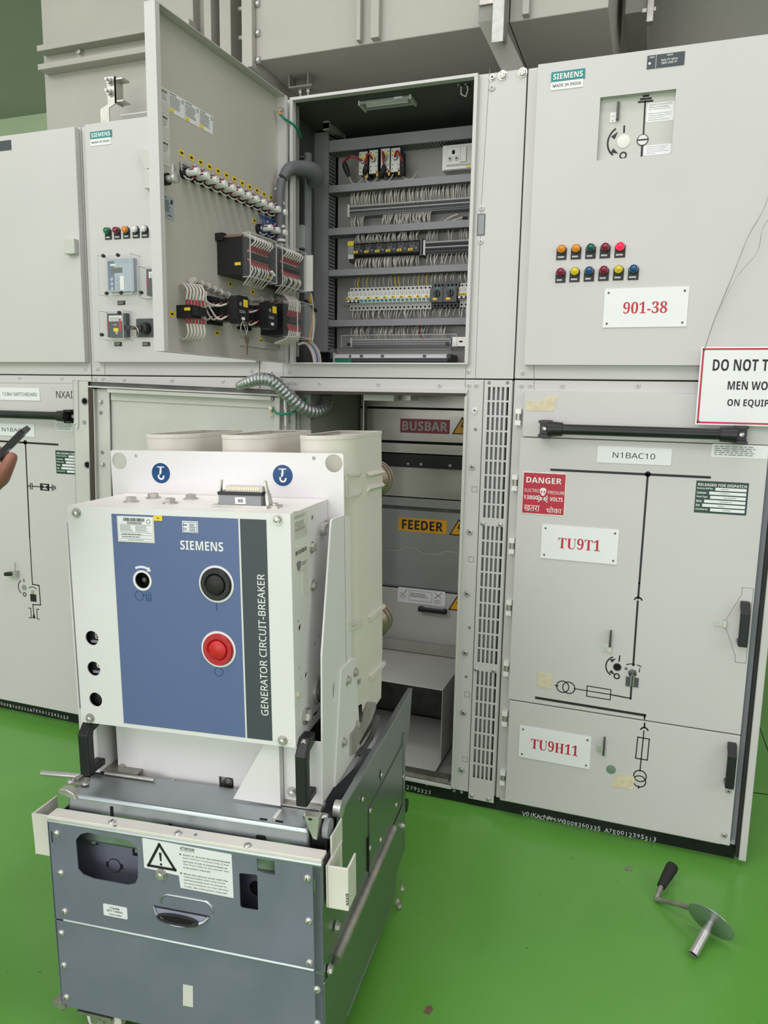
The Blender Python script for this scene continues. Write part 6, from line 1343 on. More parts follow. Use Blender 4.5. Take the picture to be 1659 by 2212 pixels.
x, y = TF.px(*q7(430, 850), -.05); MB(TF, 'galvanised').lathe([(.010, 0), (.009, .01), (0, .01)], (x - .012, y + .006, -.060), n=14).lathe([(.010, 0), (.009, .006), (0, .006)], (x + .012, y, -.060), n=14).build('pin', t)
for q in ((998, 978), (1033, 1010), (1000, 1053), (963, 1142), (1069, 1176)): x, y = TF.px(*q5(*q)); bolt('hole', .0016, TF, x, y, 0, t)
x, y = TF.px(*q5(1142, 978)); bolt('hex', .0105, TF, x, y, 0, t)
# formed grip
g0 = TF.px(*q5(1060, 1275)); g1 = TF.px(*q5(1550, 1360)); mb = MB(TF, 'galvanised_front')
A = TF.px(*q5(1075, 1270)); B = TF.px(*q5(1545, 1355)); Wg = B[0] - A[0]; yA = (A[1] + B[1]) / 2 + .003
mb.m('duct_slot').plate([(A[0], yA - .001), (B[0], yA - .001), (B[0], yA + .003), (A[0], yA + .003)], 0, .0008)
N_ = 14; out = []; inn = []
for i in range(N_ + 1):
    u = i / N_; bulge = sin(pi * u) ** .6; out.append((A[0] + Wg * u, yA - .001 - .016 * bulge, .020 * bulge)); inn.append((A[0] + Wg * u, yA, .0))
mb.m('galvanised_front'); vs = inn + out
mb.add(vs, [(i, i + 1, N_ + 2 + i, N_ + 1 + i) for i in range(N_)], True)
mb.m('galvanised').tube(out, .0032, 8)
n_ = 20; cx, cy = A[0] + Wg * .5, yA - .009
slot = [(cx + (Wg * .36) * cos(2 * pi * i / n_), cy + .0052 * sin(2 * pi * i / n_), .0115 + .0062 * (-sin(2 * pi * i / n_))) for i in range(n_)]
mb.m('void_black').add([(a, b, c + .0022) for a, b, c in slot], [tuple(range(n_))]); mb.m('black_rubber').tube([(a, b, c + .003) for a, b, c in slot + [slot[0]]], .0032, 6); mb.build('grip', t)
em = TF.rect([q5(1150, 1150), q5(1570, 1215), q5(1590, 1330), q5(1120, 1260)])
mb = MB(TF, 'galvanised'); rp = rrect(em[0], em[1], em[2] - .01, em[3], .028, 8); half = [p for p in rp if p[1] > em[2] + .004]
half = sorted([p for p in half], key=lambda p: math.atan2(p[1] - em[2], p[0] - (em[0] + em[1]) / 2))
mb.tube([(p[0], p[1], .0) for p in half], .0028, 8).build('pressed_rib', t)
# stickers
pts = [TF.px(*p) for p in ((307.6, 1809.5), (500.5, 1845.5), (505, 1939.5), (390.4, 1917), (386.8, 1891), (312, 1873.5))]
mb = MB(TF, 'white_sticker').plate(pts, 0, .001); mb.m('print_black')
tri = corners(TF, q5, [(1122, 728), (1030, 905), (1258, 945)], .001); mb.stroke(tri, .0058, .001, .0015, True)
a = TF.px(*q5(1132, 795)); b = TF.px(*q5(1138, 868)); mb.plate([(a[0] - .003, a[1]), (a[0] + .003, a[1]), (b[0] + .0016, b[1]), (b[0] - .0016, b[1])], .001, .0015); c_ = TF.px(*q5(1140, 895)); mb.disc(c_[0], c_[1], .0028, .001, .0015, 12)
xL = TF.px(*q5(1325, 815))[0]; xR = TF.px(*q7(140, 830))[0]; ytop = TF.px(*q5(1365, 765))[1]; ybot = TF.px(*q7(100, 1090))[1]
lines = ['ATTENTION!', '', 'Insert or remove the withdrawable', 'part in/from a panel only if the', 'service truck is interlocked at', 'the front side of the panel, see', 'instruction manual!', '', 'Move the service truck with the', 'withdrawable part only if the', 'withdrawable part is locked in', 'its end position on the service', 'truck, see instruction manual!']
dy = (ytop - ybot) / (len(lines) - 1)
for i, l in enumerate(lines):
    if not l: continue
    y = ytop - dy * i; k = len(l) / 33
    if i == 0: mb.text(l, xL - .006, y, h=.0062, w=.034, z=.0013, align='l', style='b').box(xL - .006, xL + .028, y - .0052, y - .0046, .001, .0013)
    else: mb.text(l, xL, y, h=dy * .52, w=(xR - xL) * k, z=.0013, align='l', off=.012)
    if i in (2, 8): mb.disc(xL - .006, y, .0018, .001, .0014, 10)
mb.build('warning_sticker', t)
mb, (x0, x1, y0, y1), zz = sheet(t, '', TF, [q5(640, 1232), q5(845, 1262), q5(857, 1360), q5(655, 1335)], 0, 'white_sticker', .001, .003); W, H = x1 - x0, y1 - y0
mb.m('print_black').text('1726498', x0 + W * .47, y1 - H * .26, h=H * .15, w=W * .42, z=zz, style='b').text('QTY-1(50KA)', x0 + W * .48, y1 - H * .52, h=H * .18, w=W * .66, z=zz, style='b').text('VILAS AMBRE', x0 + W * .5, y1 - H * .80, h=H * .10, w=W * .52, z=zz, style='b').build('count_sticker', t)
q_ = [TF.px(*q6(*p)) for p in ((1326, 892), (1410, 908), (1412, 1088), (1326, 1072))]; MB(TF, 'paper').plate(q_, 0, .001).build('masking_tape', t)
# bumpers
xa, yt = TF.px(*q5(38, 462), -.012); yb = TF.px(*q5(75, 808), -.012)[1]
mb = MB(TF, 'cream_paint').box(xa, .004, yb, yt, -.016, -.012).box(xa, xa + .004, yb, yt, -.09, -.012).build('bumper', t, bevel=.001)
yy, zz_ = TF.on_x(705, 1868, U + .006); zf = zz_
xa, yt = TF.px(*q7(925, 868), zf); xb = TF.px(*q7(1100, 890), zf)[0]; yb = TF.px(*q7(1000, 1222), zf)[1]
mb = MB(TF, 'cream_paint').box(xa, xb, yb, yt, zf - .004, zf).box(xb - .004, xb, yb, yt, zf - .055, zf - .004).box(U + .004, xa + .004, yb, yt + .0, zf - .09, zf).box(U + .004, U + .008, yt - .01, yt + .045, zf - .10, zf - .03); mb.build('bumper', t, bevel=.0012)
mb = MB(TF, 'print_black'); x, y = TF.px(*q7(1095, 1140), zf); mb.text('NXAIR', x, y, h=.006, z=zf + .0006, ang=pi / 2, style='b').build('bumper_lettering', t)
x, y = TF.px(*q7(923, 1200), zf); bolt('pan', .006, TF, x, y, zf - .02, t)
# flanks
def TSp(px, py, z=0): return TS.px(px, py, z)
MB(TS, 'galvanised_side').plate([(.0, -.022), (.60, -.028), (.62, .02), (.705, .03), (.705, .182), (.0, .190)], -.003, .003).build('side_skirt', t, bevel=.001)
p0 = TSp(*q8(985, 650)); p1 = TSp(*q7(1455, 565)); mb = MB(TS, 'worn_steel').cyl((p0[0], p0[1], .004), (p1[0], p1[1], .004), .0115, n=16); mb.build('side_rail', t)
p = [TSp(*q7(988, 540)), TSp(890, 1485)]; ytop_ = (p[0][1] + p[1][1]) / 2
MB(TS, 'galvanised_side').plate([(.012, .196), (.70, .19), (.71, .30), (.80, .38), (.83, ytop_ - .02), (.83, ytop_), (.11, ytop_), (.10, .452), (.012, .446)], -.004, 0).build('side_plate', t)
a = TSp(795.5, 1748); b = TSp(852, 1640); c_ = TSp(795, 1871)
MB(TS, 'galvanised_side').plate([(a[0], .20), (.69, .195), (.70, b[1]), (b[0], b[1]), (a[0], a[1])], .0005, .0025).build('cover_plate', t)
MB(TS, 'galvanised').box(.11, .83, ytop_ - .002, ytop_ + .003, -.012, .002).build('top_fold', t)
MB(TS, 'galvanised_side').box(.70, .725, .03, .40, -.03, .004).build('rear_post', t, bevel=.001)
MB(TS, 'galvanised_side').box(.0, .012, -.02, .452, -.02, .001).build('front_post', t, bevel=.001)
for q in (q7(1272, 420), q7(1270, 722), q7(1358, 655), q7(1485, 372), q7(1210, 327), q7(1543, 138), q7(1363, 130)): x, y = TSp(*q); bolt('pan', .0065, TS, x, y, .0025, t)
for q in (q8(1005, 380), q8(945, 730), q7(1540, 545), q7(1537, 1050), q7(1515, 1195), q7(1497, 1160)): x, y = TSp(*q, .003); bolt('hex', .0095, TS, x, y, .003, t)
x, y = TSp(*q7(1363, 130)); MB(TS, 'void_black').plate(circ(x, y, .0035, 10, .018), 0, .0006).build('slot', t)
x, y = TSp(*q7(1258, 790)); MB(TS, 'void_black').box(x - .003, x + .003, y - .04, y + .05, .0005, .0032).build('slot', t)
a = TSp(*q8(1095, 1105), .003); b = TSp(*q8(1535, 0), .003); MB(TS, 'galvanised').stroke([a, b], .003, .003, .0045).build('skirt_fold', t)
TL = Frame(TF.at(0, 0, 0), TV, TW)
MB(TL, 'galvanised_side').plate([(.0, -.02), (.60, -.02), (.70, .03), (.70, .19), (.83, .48), (.83, ytop_), (.11, ytop_), (.10, .452), (.0, .452)], .001, .004).build('side_plate', t)
MB(TF, 'galvanised_front').box(.004, U - .004, .345, .350, -.70, -.064).build('deck', t)
MB(TF, 'dark_steel').box(.01, U - .01, -.01, .01, -.69, -.004).build('chassis', t)
# beams, rollers and catches at the front of the deck
MB(TF, 'galvanised').box(.022, .598, .385, .497, -.158, -.042).build('cross_beam', t, bevel=.007, seg=3)
MB(TF, 'galvanised').cyl((.09, .485, -.19), (.585, .485, -.19), .014, n=18).build('rear_bar', t)
for q, h in ((q5(719, 463), .028), (q5(1218, 575), .012)): x, y = TF.px(*q, -.042); MB(TF, 'void_black').box(x - .004, x + .004, y - h, y + h * .6, -.0425, -.0414).build('slot', t)
x, y = TF.px(*q7(392, 640), -.042); MB(TF, 'void_black').plate(rrect(x - .012, x + .012, y - .006, y + .006, .006), -.0425, -.0414).build('slot', t)
TB = Frame(TF.at(0, .497, 0), TU, TV)
for q in (q7(412, 490), q7(540, 507)): x, y = TB.px(*q); MB(TB, 'void_black').plate(rrect(x - .009, x + .009, y - .003, y + .003, .003), 0, .0006).build('slot', t)
x, y = TB.px(*q7(535, 440)); MB(TB, 'cream_paint').box(x - .005, x + .003, y - .02, y + .012, 0, .0012).build('indicator', t)
for q in (qa(165, 735), qa(315, 760), q7(765, 460), q7(908, 475)): x, y = TB.px(*q); bolt('pan', .009, TB, x, y, .003, t)
for (a, b) in ((qa(100, 760), qa(330, 725)),): x0, y0 = TB.px(*a); x1, y1 = TB.px(*b); MB(TB, 'worn_steel').box(x0 + .002, x1, y0 + .004, y1 + .012, 0, .003).build('catch_plate', t)
x0, y0 = TB.px(*qa(130, 790)); mb = MB(TF, 'zinc').plate([(x0 - .008, .498), (x0 + .042, .488), (x0 + .036, .502), (x0 + .018, .510), (x0, .509)], -.055, -.035).build('hook', t, bevel=.0015)
x0, y0 = TF.px(*q7(812, 545), -.035); mb = MB(TF, 'zinc').plate([(x0 - .016, y0 + .022), (x0 + .016, y0 + .024), (x0 + .013, y0 - .005), (x0 + .010, y0 - .026), (x0 + .002, y0 - .024), (x0 - .008, y0 - .002)], -.05, -.030).m('void_black').plate(circ(x0 - .003, y0 + .018, .005, 12, .003), -.030, -.0294).build('hook', t, bevel=.001)
mb = MB(TF, 'black_paint').box(.600, .634, .36, .494, -.12, -.05).build('roller_block', t, bevel=.002)
x0, y0 = TF.px(*q7(915, 595), -.045); MB(TF, 'grey_plastic').cyl((x0 - .006, y0, -.06), (x0 + .006, y0, -.06), .020, n=20).build('roller', t)
x0, y0 = TF.px(*q7(1000, 445), -.10); MB(TF, 'steel').cyl((x0 - .008, y0, -.12), (x0 + .008, y0, -.12), .018, n=20).build('roller', t)
x, z_ = TF.on_y(*q5(118, 118), .485); MB(TF, 'steel').cyl((x, .485, z_), (.01, .485, z_ - .012), .0065, n=14).build('release_rod', t)
MB(TF, 'zinc').cyl((.055, .502, -.135), (.185, .502, -.135), .0042, n=10).build('rod', t)
for q in ((.006, .016, .505, -.09), (.624, .632, .49, -.13)): MB(TF, 'worn_steel').box(q[0], q[1], .40, q[2], -.80, q[3]).build('guide_rail', t)
x, z_ = TF.on_y(*qa(1180, 800), .49); MB(TF, 'steel').cyl((x, .492, -.19), (x - .012, .489, -.155), .0038, n=10).lathe([(.008, 0), (.008, .008), (0, .008)], (x, .492, -.19), axis=(.3, .1, -1), n=6).build('set_bolt', t)
# links seen behind the breaker base on the right
p = [TS.px(*crop(640, 1380, 6.3808)(*c)) for c in ((930, 1620), (935, 1340), (1100, 1120), (1185, 890), (1250, 890), (1255, 960), (1200, 1130), (1010, 1500), (985, 1600))]
MB(TS, 'worn_steel').plate(p, -.040, -.030).build('lift_link', t, bevel=.001)
p = [TS.px(*crop(640, 1380, 6.3808)(*c)) for c in ((1155, 1330), (1240, 1060), (1262, 1075), (1262, 1150), (1170, 1400), (1010, 1640), (990, 1610))]
MB(TS, 'dark_steel').plate(p, -.028, -.022).build('lift_link', t)
# castors
for k, (u, v) in enumerate(((.085, .045), (.555, .045), (.085, .62), (.555, .62))):
    c = TT.at(u, v, -.012); R_ = .046; wc = Vector((c.x, c.y, R_)); fr = Frame(wc, TU, Vector((0, 0, 1)))
    o = MB(fr, 'worn_steel').box(-.045, .045, c.z - R_ - .006, c.z - R_, -.045, .045).plate([(-.028, -.008), (.028, -.008), (.034, c.z - R_ - .004), (-.034, c.z - R_ - .004)], .016, .020).plate([(-.028, -.008), (.028, -.008), (.034, c.z - R_ - .004), (-.034, c.z - R_ - .004)], -.020, -.016).build('castor', t)
    fx = Frame(wc, TV, Vector((0, 0, 1)))
    MB(fr, 'white_top').lathe([(.012, -.0145), (R_ * .85, -.0145), (R_, -.010), (R_, .010), (R_ * .85, .0145), (.012, .0145)], (0, 0, 0), axis=(0, 0, 1), n=28).m('zinc').cyl((0, 0, -.024), (0, 0, .024), .010, n=6, smooth=False).build('wheel', o)
x, y = TF.px(*q6(250, 1040), .004); mb = MB(TF, 'worn_steel').box(-.022, .012, -.012, .0, -.03, .004).build('foot_tab', t)
x, y = TS.px(*q7(1525, 370), -.02); MB(TS, 'black_rubber').cyl((x, y, -.030), (x, y, .002), .020, n=20).build('rear_roller', t)

# ------------------------------------------------------------------ the breaker
tk = thing('circuit_breaker', 'withdrawn white circuit breaker with blue front panel standing on the service truck', 'circuit breaker', TF.at(.3, .50, -.35))
r1 = crop(130, 1040, 4.0463); r2 = crop(130, 1360, 4.0463); r3 = crop(460, 1040, 4.1475); r4 = crop(480, 1360, 3.95)
BX0, BX1, BY0, BY1, BZF, BZB = .048, .561, .655, 1.146, -.075, -.298
lens_ = [TF.px(*r2(*q), BZF) for q in ((277, 75), (293, 342), (310, 612))]; ch_ = TF.px(*r1(720, 865), BZF)
MB(TF, 'white_paint').plate(rrect(BX0, BX1, BY0, BY1, .004), BZF - .003, BZF, [circ(x, y, .0165, 24) for x, y in lens_] + [circ(*ch_, .0175, 24)]).build('front_cover', tk)
MB(TF, 'white_paint').box(BX0, BX0 + .003, BY0, BY1 - .003, BZB, BZF - .003).box(BX0 + .003, BX1 - .003, BY0, BY0 + .003, BZB, BZF - .003).build('drive_housing', tk)
MB(TF, 'white_top').box(BX0, BX1, BY1 - .003, BY1, BZB, BZF - .003).build('top_cover', tk)
SB = Frame(TF.at(BX1, 0, 0), TV, TW)
s7 = lambda *q: SB.px(*q)
nt_ = SB.rect([r3(988, 365), r3(1018, 345), r3(1020, 470), r3(990, 488)])
hs = [circ(*SB.px(*r3(*q)), r, 14) for q, r in (((893, 328), .0062), ((780, 1310), .0075), ((765, 1258), .004), ((888, 1315), .0035), ((957, 1385), .005), ((918, 1453), .006))] + [circ(*SB.px(*r4(*q)), r, 14) for q, r in (((718, 388), .0072), ((658, 333), .004), ((672, 425), .004))]
hs.append([(nt_[0], nt_[2]), (BZB * -1 - .004, nt_[2]), (BZB * -1 - .004, nt_[3]), (nt_[0], nt_[3])])
sl = [SB.px(*r4(*q)) for q in ((776, 745), (778, 722), (815, 690), (840, 640), (852, 600), (846, 660), (815, 718))]; hs.append(sl)
MB(SB, 'white_paint').plate([(-BZF + .003, BY0), (-BZB, BY0), (-BZB, BY1 - .003), (-BZF + .003, BY1 - .003)], -.003, 0, hs).build('side_cover', tk)
MB(TF, 'void_black').box(BX0 + .01, BX1 - .02, BY0 + .01, BY1 - .01, BZB + .002, BZF - .022).build('void_block', tk)  # plain black block stands in for the dark inside the housing
# blue and slate front panels
def fpoly(conv, pts, z, m, name): mb = MB(TF, m).plate([TF.px(*conv(*p), z) for p in pts], z, z + .0008); return mb
zf = BZF
bl = [TF.px(*p, zf) for p in ((242, 1110), (516, 1120), (528.4, 1592), (267, 1562.5))]
x0, x1, y0, y1 = (bl[0][0] + bl[3][0]) / 2, (bl[1][0] + bl[2][0]) / 2, (bl[2][1] + bl[3][1]) / 2, (bl[0][1] + bl[1][1]) / 2
holes = [circ(*ch_, .0222, 28)]
MB(TF, 'blue_panel').plate([(x0, y0), (x1, y0), (x1, y1), (x0, y1)], zf, zf + .0008, holes).build('blue_panel', tk)
MB(TF, 'white_plastic').ring(*ch_, .0175, .0222, zf, zf + .0012, 28).build('socket_rim', tk)
d0, _ = TF.px(*r3(249, 330), zf); d1, _ = TF.px(*r3(481, 337), zf); d2 = TF.px(532.7, 1592.4, zf)[0]; d3 = TF.px(587.6, 1598, zf)[0]; xs0, xs1 = (d0 + d2) / 2, (d1 + d3) / 2
mb = MB(TF, 'slate_panel').box(xs0, xs1, y0, y1, zf, zf + .0008); a = TF.px(570.5, 1545, zf); b = TF.px(564, 1240, zf); mb.m('white_plastic').text('GENERATOR CIRCUIT-BREAKER', (a[0] + b[0]) / 2 + .001, (a[1] + b[1]) / 2, h=.0165, w=b[1] - a[1], z=zf + .0012, ang=pi / 2, style='n', off=.006).build('slate_panel', tk)
a = TF.px(*r1(1052, 560), zf); b = TF.px(*r1(1427, 565), zf); MB(TF, 'white_plastic').text('SIEMENS', (a[0] + b[0]) / 2, (a[1] + b[1]) / 2, h=.0195, w=b[0] - a[0], z=zf + .0012, style='b').build('maker_lettering', tk)
z = zf + .0008
mb, (x0, x1, y0, y1), zz = sheet(tk, '', TF, [r1(497, 300), r1(818, 312), r1(826, 540), r1(508, 523)], z, 'cream_paint', .0008); W, H = x1 - x0, y1 - y0
mb.m('white_sticker').box(x0 + W * .04, x1 - W * .04, y0 + H * .07, y1 - H * .02, zz - .0003, zz); mb.m('print_black'); z2 = zz + .0003
u = .18
while u < .76: w = random.choice((.008, .012, .02)); mb.box(x0 + W * u, x0 + W * (u + w), y1 - H * .19, y1 - H * .06, zz, z2); u += w + random.choice((.008, .014))
mb.text('SIEMENS', x0 + W * .48, y1 - H * .25, h=H * .085, w=W * .40, z=z2, style='b').ring(x0 + W * .86, y1 - H * .18, W * .045, W * .055, zz, z2)
for k in (.32, .62, .72, .86): mb.box(x0 + W * .06, x1 - W * .06, y1 - H * k, y1 - H * (k - .008), zz, z2)
mb.m('print_grey').fine(x0 + W * .08, x0 + W * .46, y1 - H * .58, y1 - H * .34, 5, z2, hh=.42).fine(x0 + W * .5, x1 - W * .1, y1 - H * .58, y1 - H * .34, 5, z2, hh=.42).fine(x0 + W * .12, x1 - W * .2, y1 - H * .84, y1 - H * .64, 2, z2, hh=.4).text('MADE IN GERMANY', x0 + W * .5, y1 - H * .905, h=H * .04, w=W * .42, z=z2).build('rating_plate', tk)
mb, (x0, x1, y0, y1), zz = sheet(tk, '', TF, [r1(816, 297), r1(892, 300), r1(893, 345), r1(818, 342)], z, 'yellow', .001); mb.m('print_black').text('-Q1', (x0 + x1) / 2, (y0 + y1) / 2, h=(y1 - y0) * .36, z=zz, style='b').build('device_tag', tk)
mb, (x0, x1, y0, y1), zz = sheet(tk, '', TF, [r1(1065, 344), r1(1203, 350), r1(1208, 450), r1(1073, 446)], z, 'white_sticker', .0008); W, H = x1 - x0, y1 - y0
mb.m('navy').stroke([(x0 + W * .06, y0 + H * .06), (x1 - W * .06, y0 + H * .06), (x1 - W * .06, y1 - H * .1), (x0 + W * .06, y1 - H * .1)], .0008, zz - .0003, zz, True).fine(x0 + W * .08, x0 + W * .36, y0 + H * .18, y0 + H * .42, 3, zz, hh=.45).fine(x0 + W * .45, x1 - W * .1, y0 + H * .12, y1 - H * .2, 5, zz, hh=.45).m('print_black').fine(x0 + W * .06, x0 + W * .36, y1 - H * .42, y1 - H * .25, 1, zz).build('inspection_sticker', tk)
# crank socket with its arrow and symbols
x, y = ch_; mb = MB(TF, 'black_plastic').lathe([(.0173, -.026), (.0173, -.001)], (x, y, zf), n=24).disc(x, y, .0173, zf - .026, zf - .025, 24).m('dark_steel').cyl((x, y, zf - .025), (x, y, zf - .006), .005, n=12).build('crank_socket', tk)
mb = MB(TF, 'white_plastic').arc(x, y - .002, .0315, 62, 118, .0048, z, z + .0005); a = radians(52); mb.plate([(x + .0315 * cos(radians(46)), y - .002 + .0315 * sin(radians(46))), (x + .0255 * cos(radians(62)), y - .002 + .0255 * sin(radians(62))), (x + .0375 * cos(radians(62)), y - .002 + .0375 * sin(radians(62)))], z, z + .0005)
mb.m('navy'); a = TF.px(*r1(693, 997), z); mb.ring(*a, .0095, .0106, z, z + .0005).plate([(a[0] + .010, a[1] - .002), (a[0] + .014, a[1] + .002), (a[0] + .007, a[1] + .003)], z, z + .0005)
a = TF.px(*r1(773, 1003), z); k = .0055; mb.stroke([(a[0] - k, a[1] + .010), (a[0] - k, a[1] - .010), (a[0] + k, a[1] - .010), (a[0] + k, a[1] + .008)], .0011, z, z + .0005).stroke([(a[0] - k, a[1] - .003), (a[0] - k * .4, a[1] - .007), (a[0], a[1] - .003), (a[0] + k * .5, a[1] - .007), (a[0] + k, a[1] - .003)], .001, z, z + .0005).stroke([(a[0] - k, a[1] + .001), (a[0] + k, a[1] + .001)], .001, z, z + .0005).stroke([(a[0], a[1] + .001), (a[0], a[1] + .010)], .001, z, z + .0005)
a = TF.px(*r1(1367, 1063), z); b = TF.px(*r1(1368, 1128), z); mb.stroke([a, b], .0016, z, z + .0005); a = TF.px(*r2(1386, 368), z); mb.ring(*a, .0088, .0102, z, z + .0005); mb.build('panel_symbols', tk)
for (q, m1, m2, nm) in ((r1(1360, 900), 'black_plastic', 'black_rubber', 'closing_button'), (r2(1379, 176), 'button_red', 'button_red_core', 'opening_button')):
    x, y = TF.px(*q, zf + .004); mb = MB(TF, 'white_plastic').ring(x, y, .034, .0392, z, z + .0012, 40); mb.m(m1).lathe([(.0345, .0), (.0345, .004), (.032, .007), (.024, .007), (.0215, .004), (.0205, .0035)], (x, y, z), n=40).m(m2).lathe([(.0205, .002), (.0195, .007), (.014, .010), (0, .011)], (x, y, z), n=40); mb.build(nm, tk)
for i, (x, y) in enumerate(lens_):
    mb = MB(TF, 'black_plastic').box(x - .02, x + .02, y - .02, y + .02, zf - .018, zf - .016); zz = zf - .0157; mb.m('white_plastic')
    if i == 0: mb.stroke([(x + .012, y + .008), (x - .002, y + .008), (x - .002, y - .005), (x + .012, y - .005)], .0016, zz - .0002, zz).stroke([(x + .0, y - .002), (x + .003, y + .004), (x + .006, y - .002), (x + .009, y + .004)], .0013, zz - .0002, zz).stroke([(x + .009, y + .001), (x + .016, y + .001)], .0014, zz - .0002, zz)
    elif i == 1: mb.ring(x + .003, y + .003, .0032, .0068, zz - .0002, zz)
    else: mb.m('print_grey').text('00871', x + .002, y + .006, h=.005, z=zz, style='b')
    if i < 2: mb.m('grey_plastic').box(x - .012, x + .013, y - .015, y - .009, zf - .015, zf - .012)
    mb.build('indicator', tk)
for q in (r1(145, 275), r3(578, 342), r2(265, 772), r4(517, 945)): x, y = TF.px(*q, zf); bolt('hex', .0088, TF, x, y, zf, tk)
for q in (r2(217, 766), r4(575, 952)): x, y = TF.px(*q, zf); MB(TF, 'cream_paint').ring(x, y, .0045, .0056, zf, zf + .0006, 16).build('empty_hole', tk)
# right flank fittings
def slab(fr, conv, pts, name, m='cream_paint', z=0): mb = MB(fr, m).plate([fr.px(*conv(*p), z) for p in pts], z, z + .0008); return mb
mb = slab(SB, r3, [(714, 270), (843, 256), (846, 478), (722, 524)], ''); x0, x1, y0, y1 = SB.rect([r3(714, 270), r3(843, 256), r3(846, 478), r3(722, 524)]); H = y1 - y0; W = x1 - x0
mb.m('print_grey').fine(x0 + W * .1, x1 - W * .08, y0 + H * .28, y1 - H * .35, 6, .0011, hh=.4)
for k in range(7): mb.box(x0 + W * .08, x1 - W * .06, y0 + H * (.05 + .05 * k), y0 + H * (.055 + .05 * k), .0008, .0011)
mb.fine(x0 + W * .08, x1 - W * .06, y1 - H * .25, y1 - H * .12, 2, .0011, hh=.4).build('data_label', tk)
mb = slab(SB, r3, [(725, 600), (848, 563), (850, 780), (732, 836)], ''); x0, x1, y0, y1 = SB.rect([r3(725, 600), r3(848, 563), r3(850, 780), r3(732, 836)]); H = y1 - y0; W = x1 - x0
mb.m('print_black')
for k in range(14): mb.box(x0 + W * (.08 + .06 * k), x0 + W * (.08 + .06 * k + random.choice((.02, .035))), y1 - H * .26, y1 - H * .10, .0008, .0011)
mb.m('print_grey').plate([(x0 + W * .12, y0 + H * .45), (x0 + W * .3, y0 + H * .50), (x0 + W * .46, y0 + H * .42), (x0 + W * .42, y0 + H * .16), (x0 + W * .3, y0 + H * .06), (x0 + W * .16, y0 + H * .2)], .0008, .0011).fine(x0 + W * .5, x1 - W * .06, y0 + H * .22, y0 + H * .38, 2, .0011).build('seal_label', tk)
slab(SB, r3, [(800, 795), (850, 781), (855, 1000), (803, 1025)], '').build('blank_label', tk)
for q, c_ in (((882, 590), r3), ((890, 930), r3)): x, y = SB.px(*c_(*q)); bolt('hex', .0105, SB, x, y, 0, tk)
x, y = SB.px(*r4(708, 737)); bolt('hex', .0150, SB, x, y, .001, tk)
x, y = SB.px(*r4(645, 557)); MB(SB, 'tape').lathe([(.006, 0), (.005, .004), (0, .005)], (x, y, 0), n=14).build('plug', tk)
x, y = SB.px(*r4(812, 515)); MB(SB, 'zinc').lathe([(.030, 0), (.030, .006), (.026, .008)], (x, y, 0), n=28).m('dark_steel').lathe([(.026, .004), (.023, .012), (.010, .014), (0, .014)], (x, y, 0), n=28).build('shaft_end', tk)
x, y = SB.px(*r3(1020, 425), .012); MB(SB, 'steel').lathe([(.016, -.02), (.016, .010), (.013, .013), (.008, .013), (.007, .008), (0, .008)], (x, y, 0), n=22).build('guide_pin', tk)
# bolts and plug connector on the top cover
TK = Frame(TF.at(0, BY1, 0), TU, TV)
for q in ((622, 180), (815, 147), (962, 192), (1143, 154)): x, y = TK.px(*r1(*q)); bolt('hex', .0135, TK, x, y, 0, tk)
x0, yq = TK.px(*r3(135, 195)); x1 = TK.px(*r3(620, 195))[0]; yq = -BZF + .055
mb = MB(TK, 'grey_plastic').box(x0 + .008, x1 - .012, yq, yq + .040, 0, .026); mb.m('black_plastic').box(x0 + .006, x1 - .010, yq - .001, yq + .041, .026, .033).m('paper').box(x0 + .020, x1 - .012, yq + .008, yq + .034, .033, .044)
mb.m('brass')
for i in range(14): mb.box(x0 + .024 + (x1 - x0 - .042) * i / 14, x0 + .028 + (x1 - x0 - .042) * i / 14, yq + .007, yq + .009, .036, .042)
mb.m('white_sticker').box((x0 + x1) / 2 - .012, (x0 + x1) / 2 + .012, yq - .0012, yq, .008, .022).build('plug_connector', tk)
fk = Frame(TK.at(0, yq - .0014, 0), TU, TW); MB(fk, 'print_black').text('X0', (x0 + x1) / 2, .015, h=.007, z=.0003, style='b').build('connector_tag', tk)
mb = MB(TK, 'zinc')
for xx, s in ((x0, 1), (x1, -1)):
    mb.hexa([(xx - .003, yq + .006, .004), (xx + .003, yq + .006, .004), (xx + .003, yq + .030, .004), (xx - .003, yq + .030, .004)], [(xx - .003 + s * .004, yq + .010, .030), (xx + .003 + s * .004, yq + .010, .030), (xx + .003 + s * .004, yq + .026, .030), (xx - .003 + s * .004, yq + .026, .030)])
    mb.hexa([(xx - .002 + s * .004, yq + .012, .030), (xx + .002 + s * .004, yq + .012, .030), (xx + .002 + s * .004, yq + .022, .030), (xx - .002 + s * .004, yq + .022, .030)], [(xx - .002 + s * .008, yq + .012, .056), (xx + .002 + s * .008, yq + .012, .056), (xx + .002 + s * .008, yq + .019, .056), (xx - .002 + s * .008, yq + .019, .056)])
mb.plate([(x0 - .004, yq - .008), (x1 + .004, yq - .008), (x1 + .004, yq + .006), (x0 - .004, yq + .006)], .0, .006); mb.box(x1, x1 + .022, yq + .004, yq + .034, 0, .005).lathe([(.007, .005), (.007, .010), (.003, .010)], (x1 + .012, yq + .016, 0), n=14).build('locking_bail', tk)
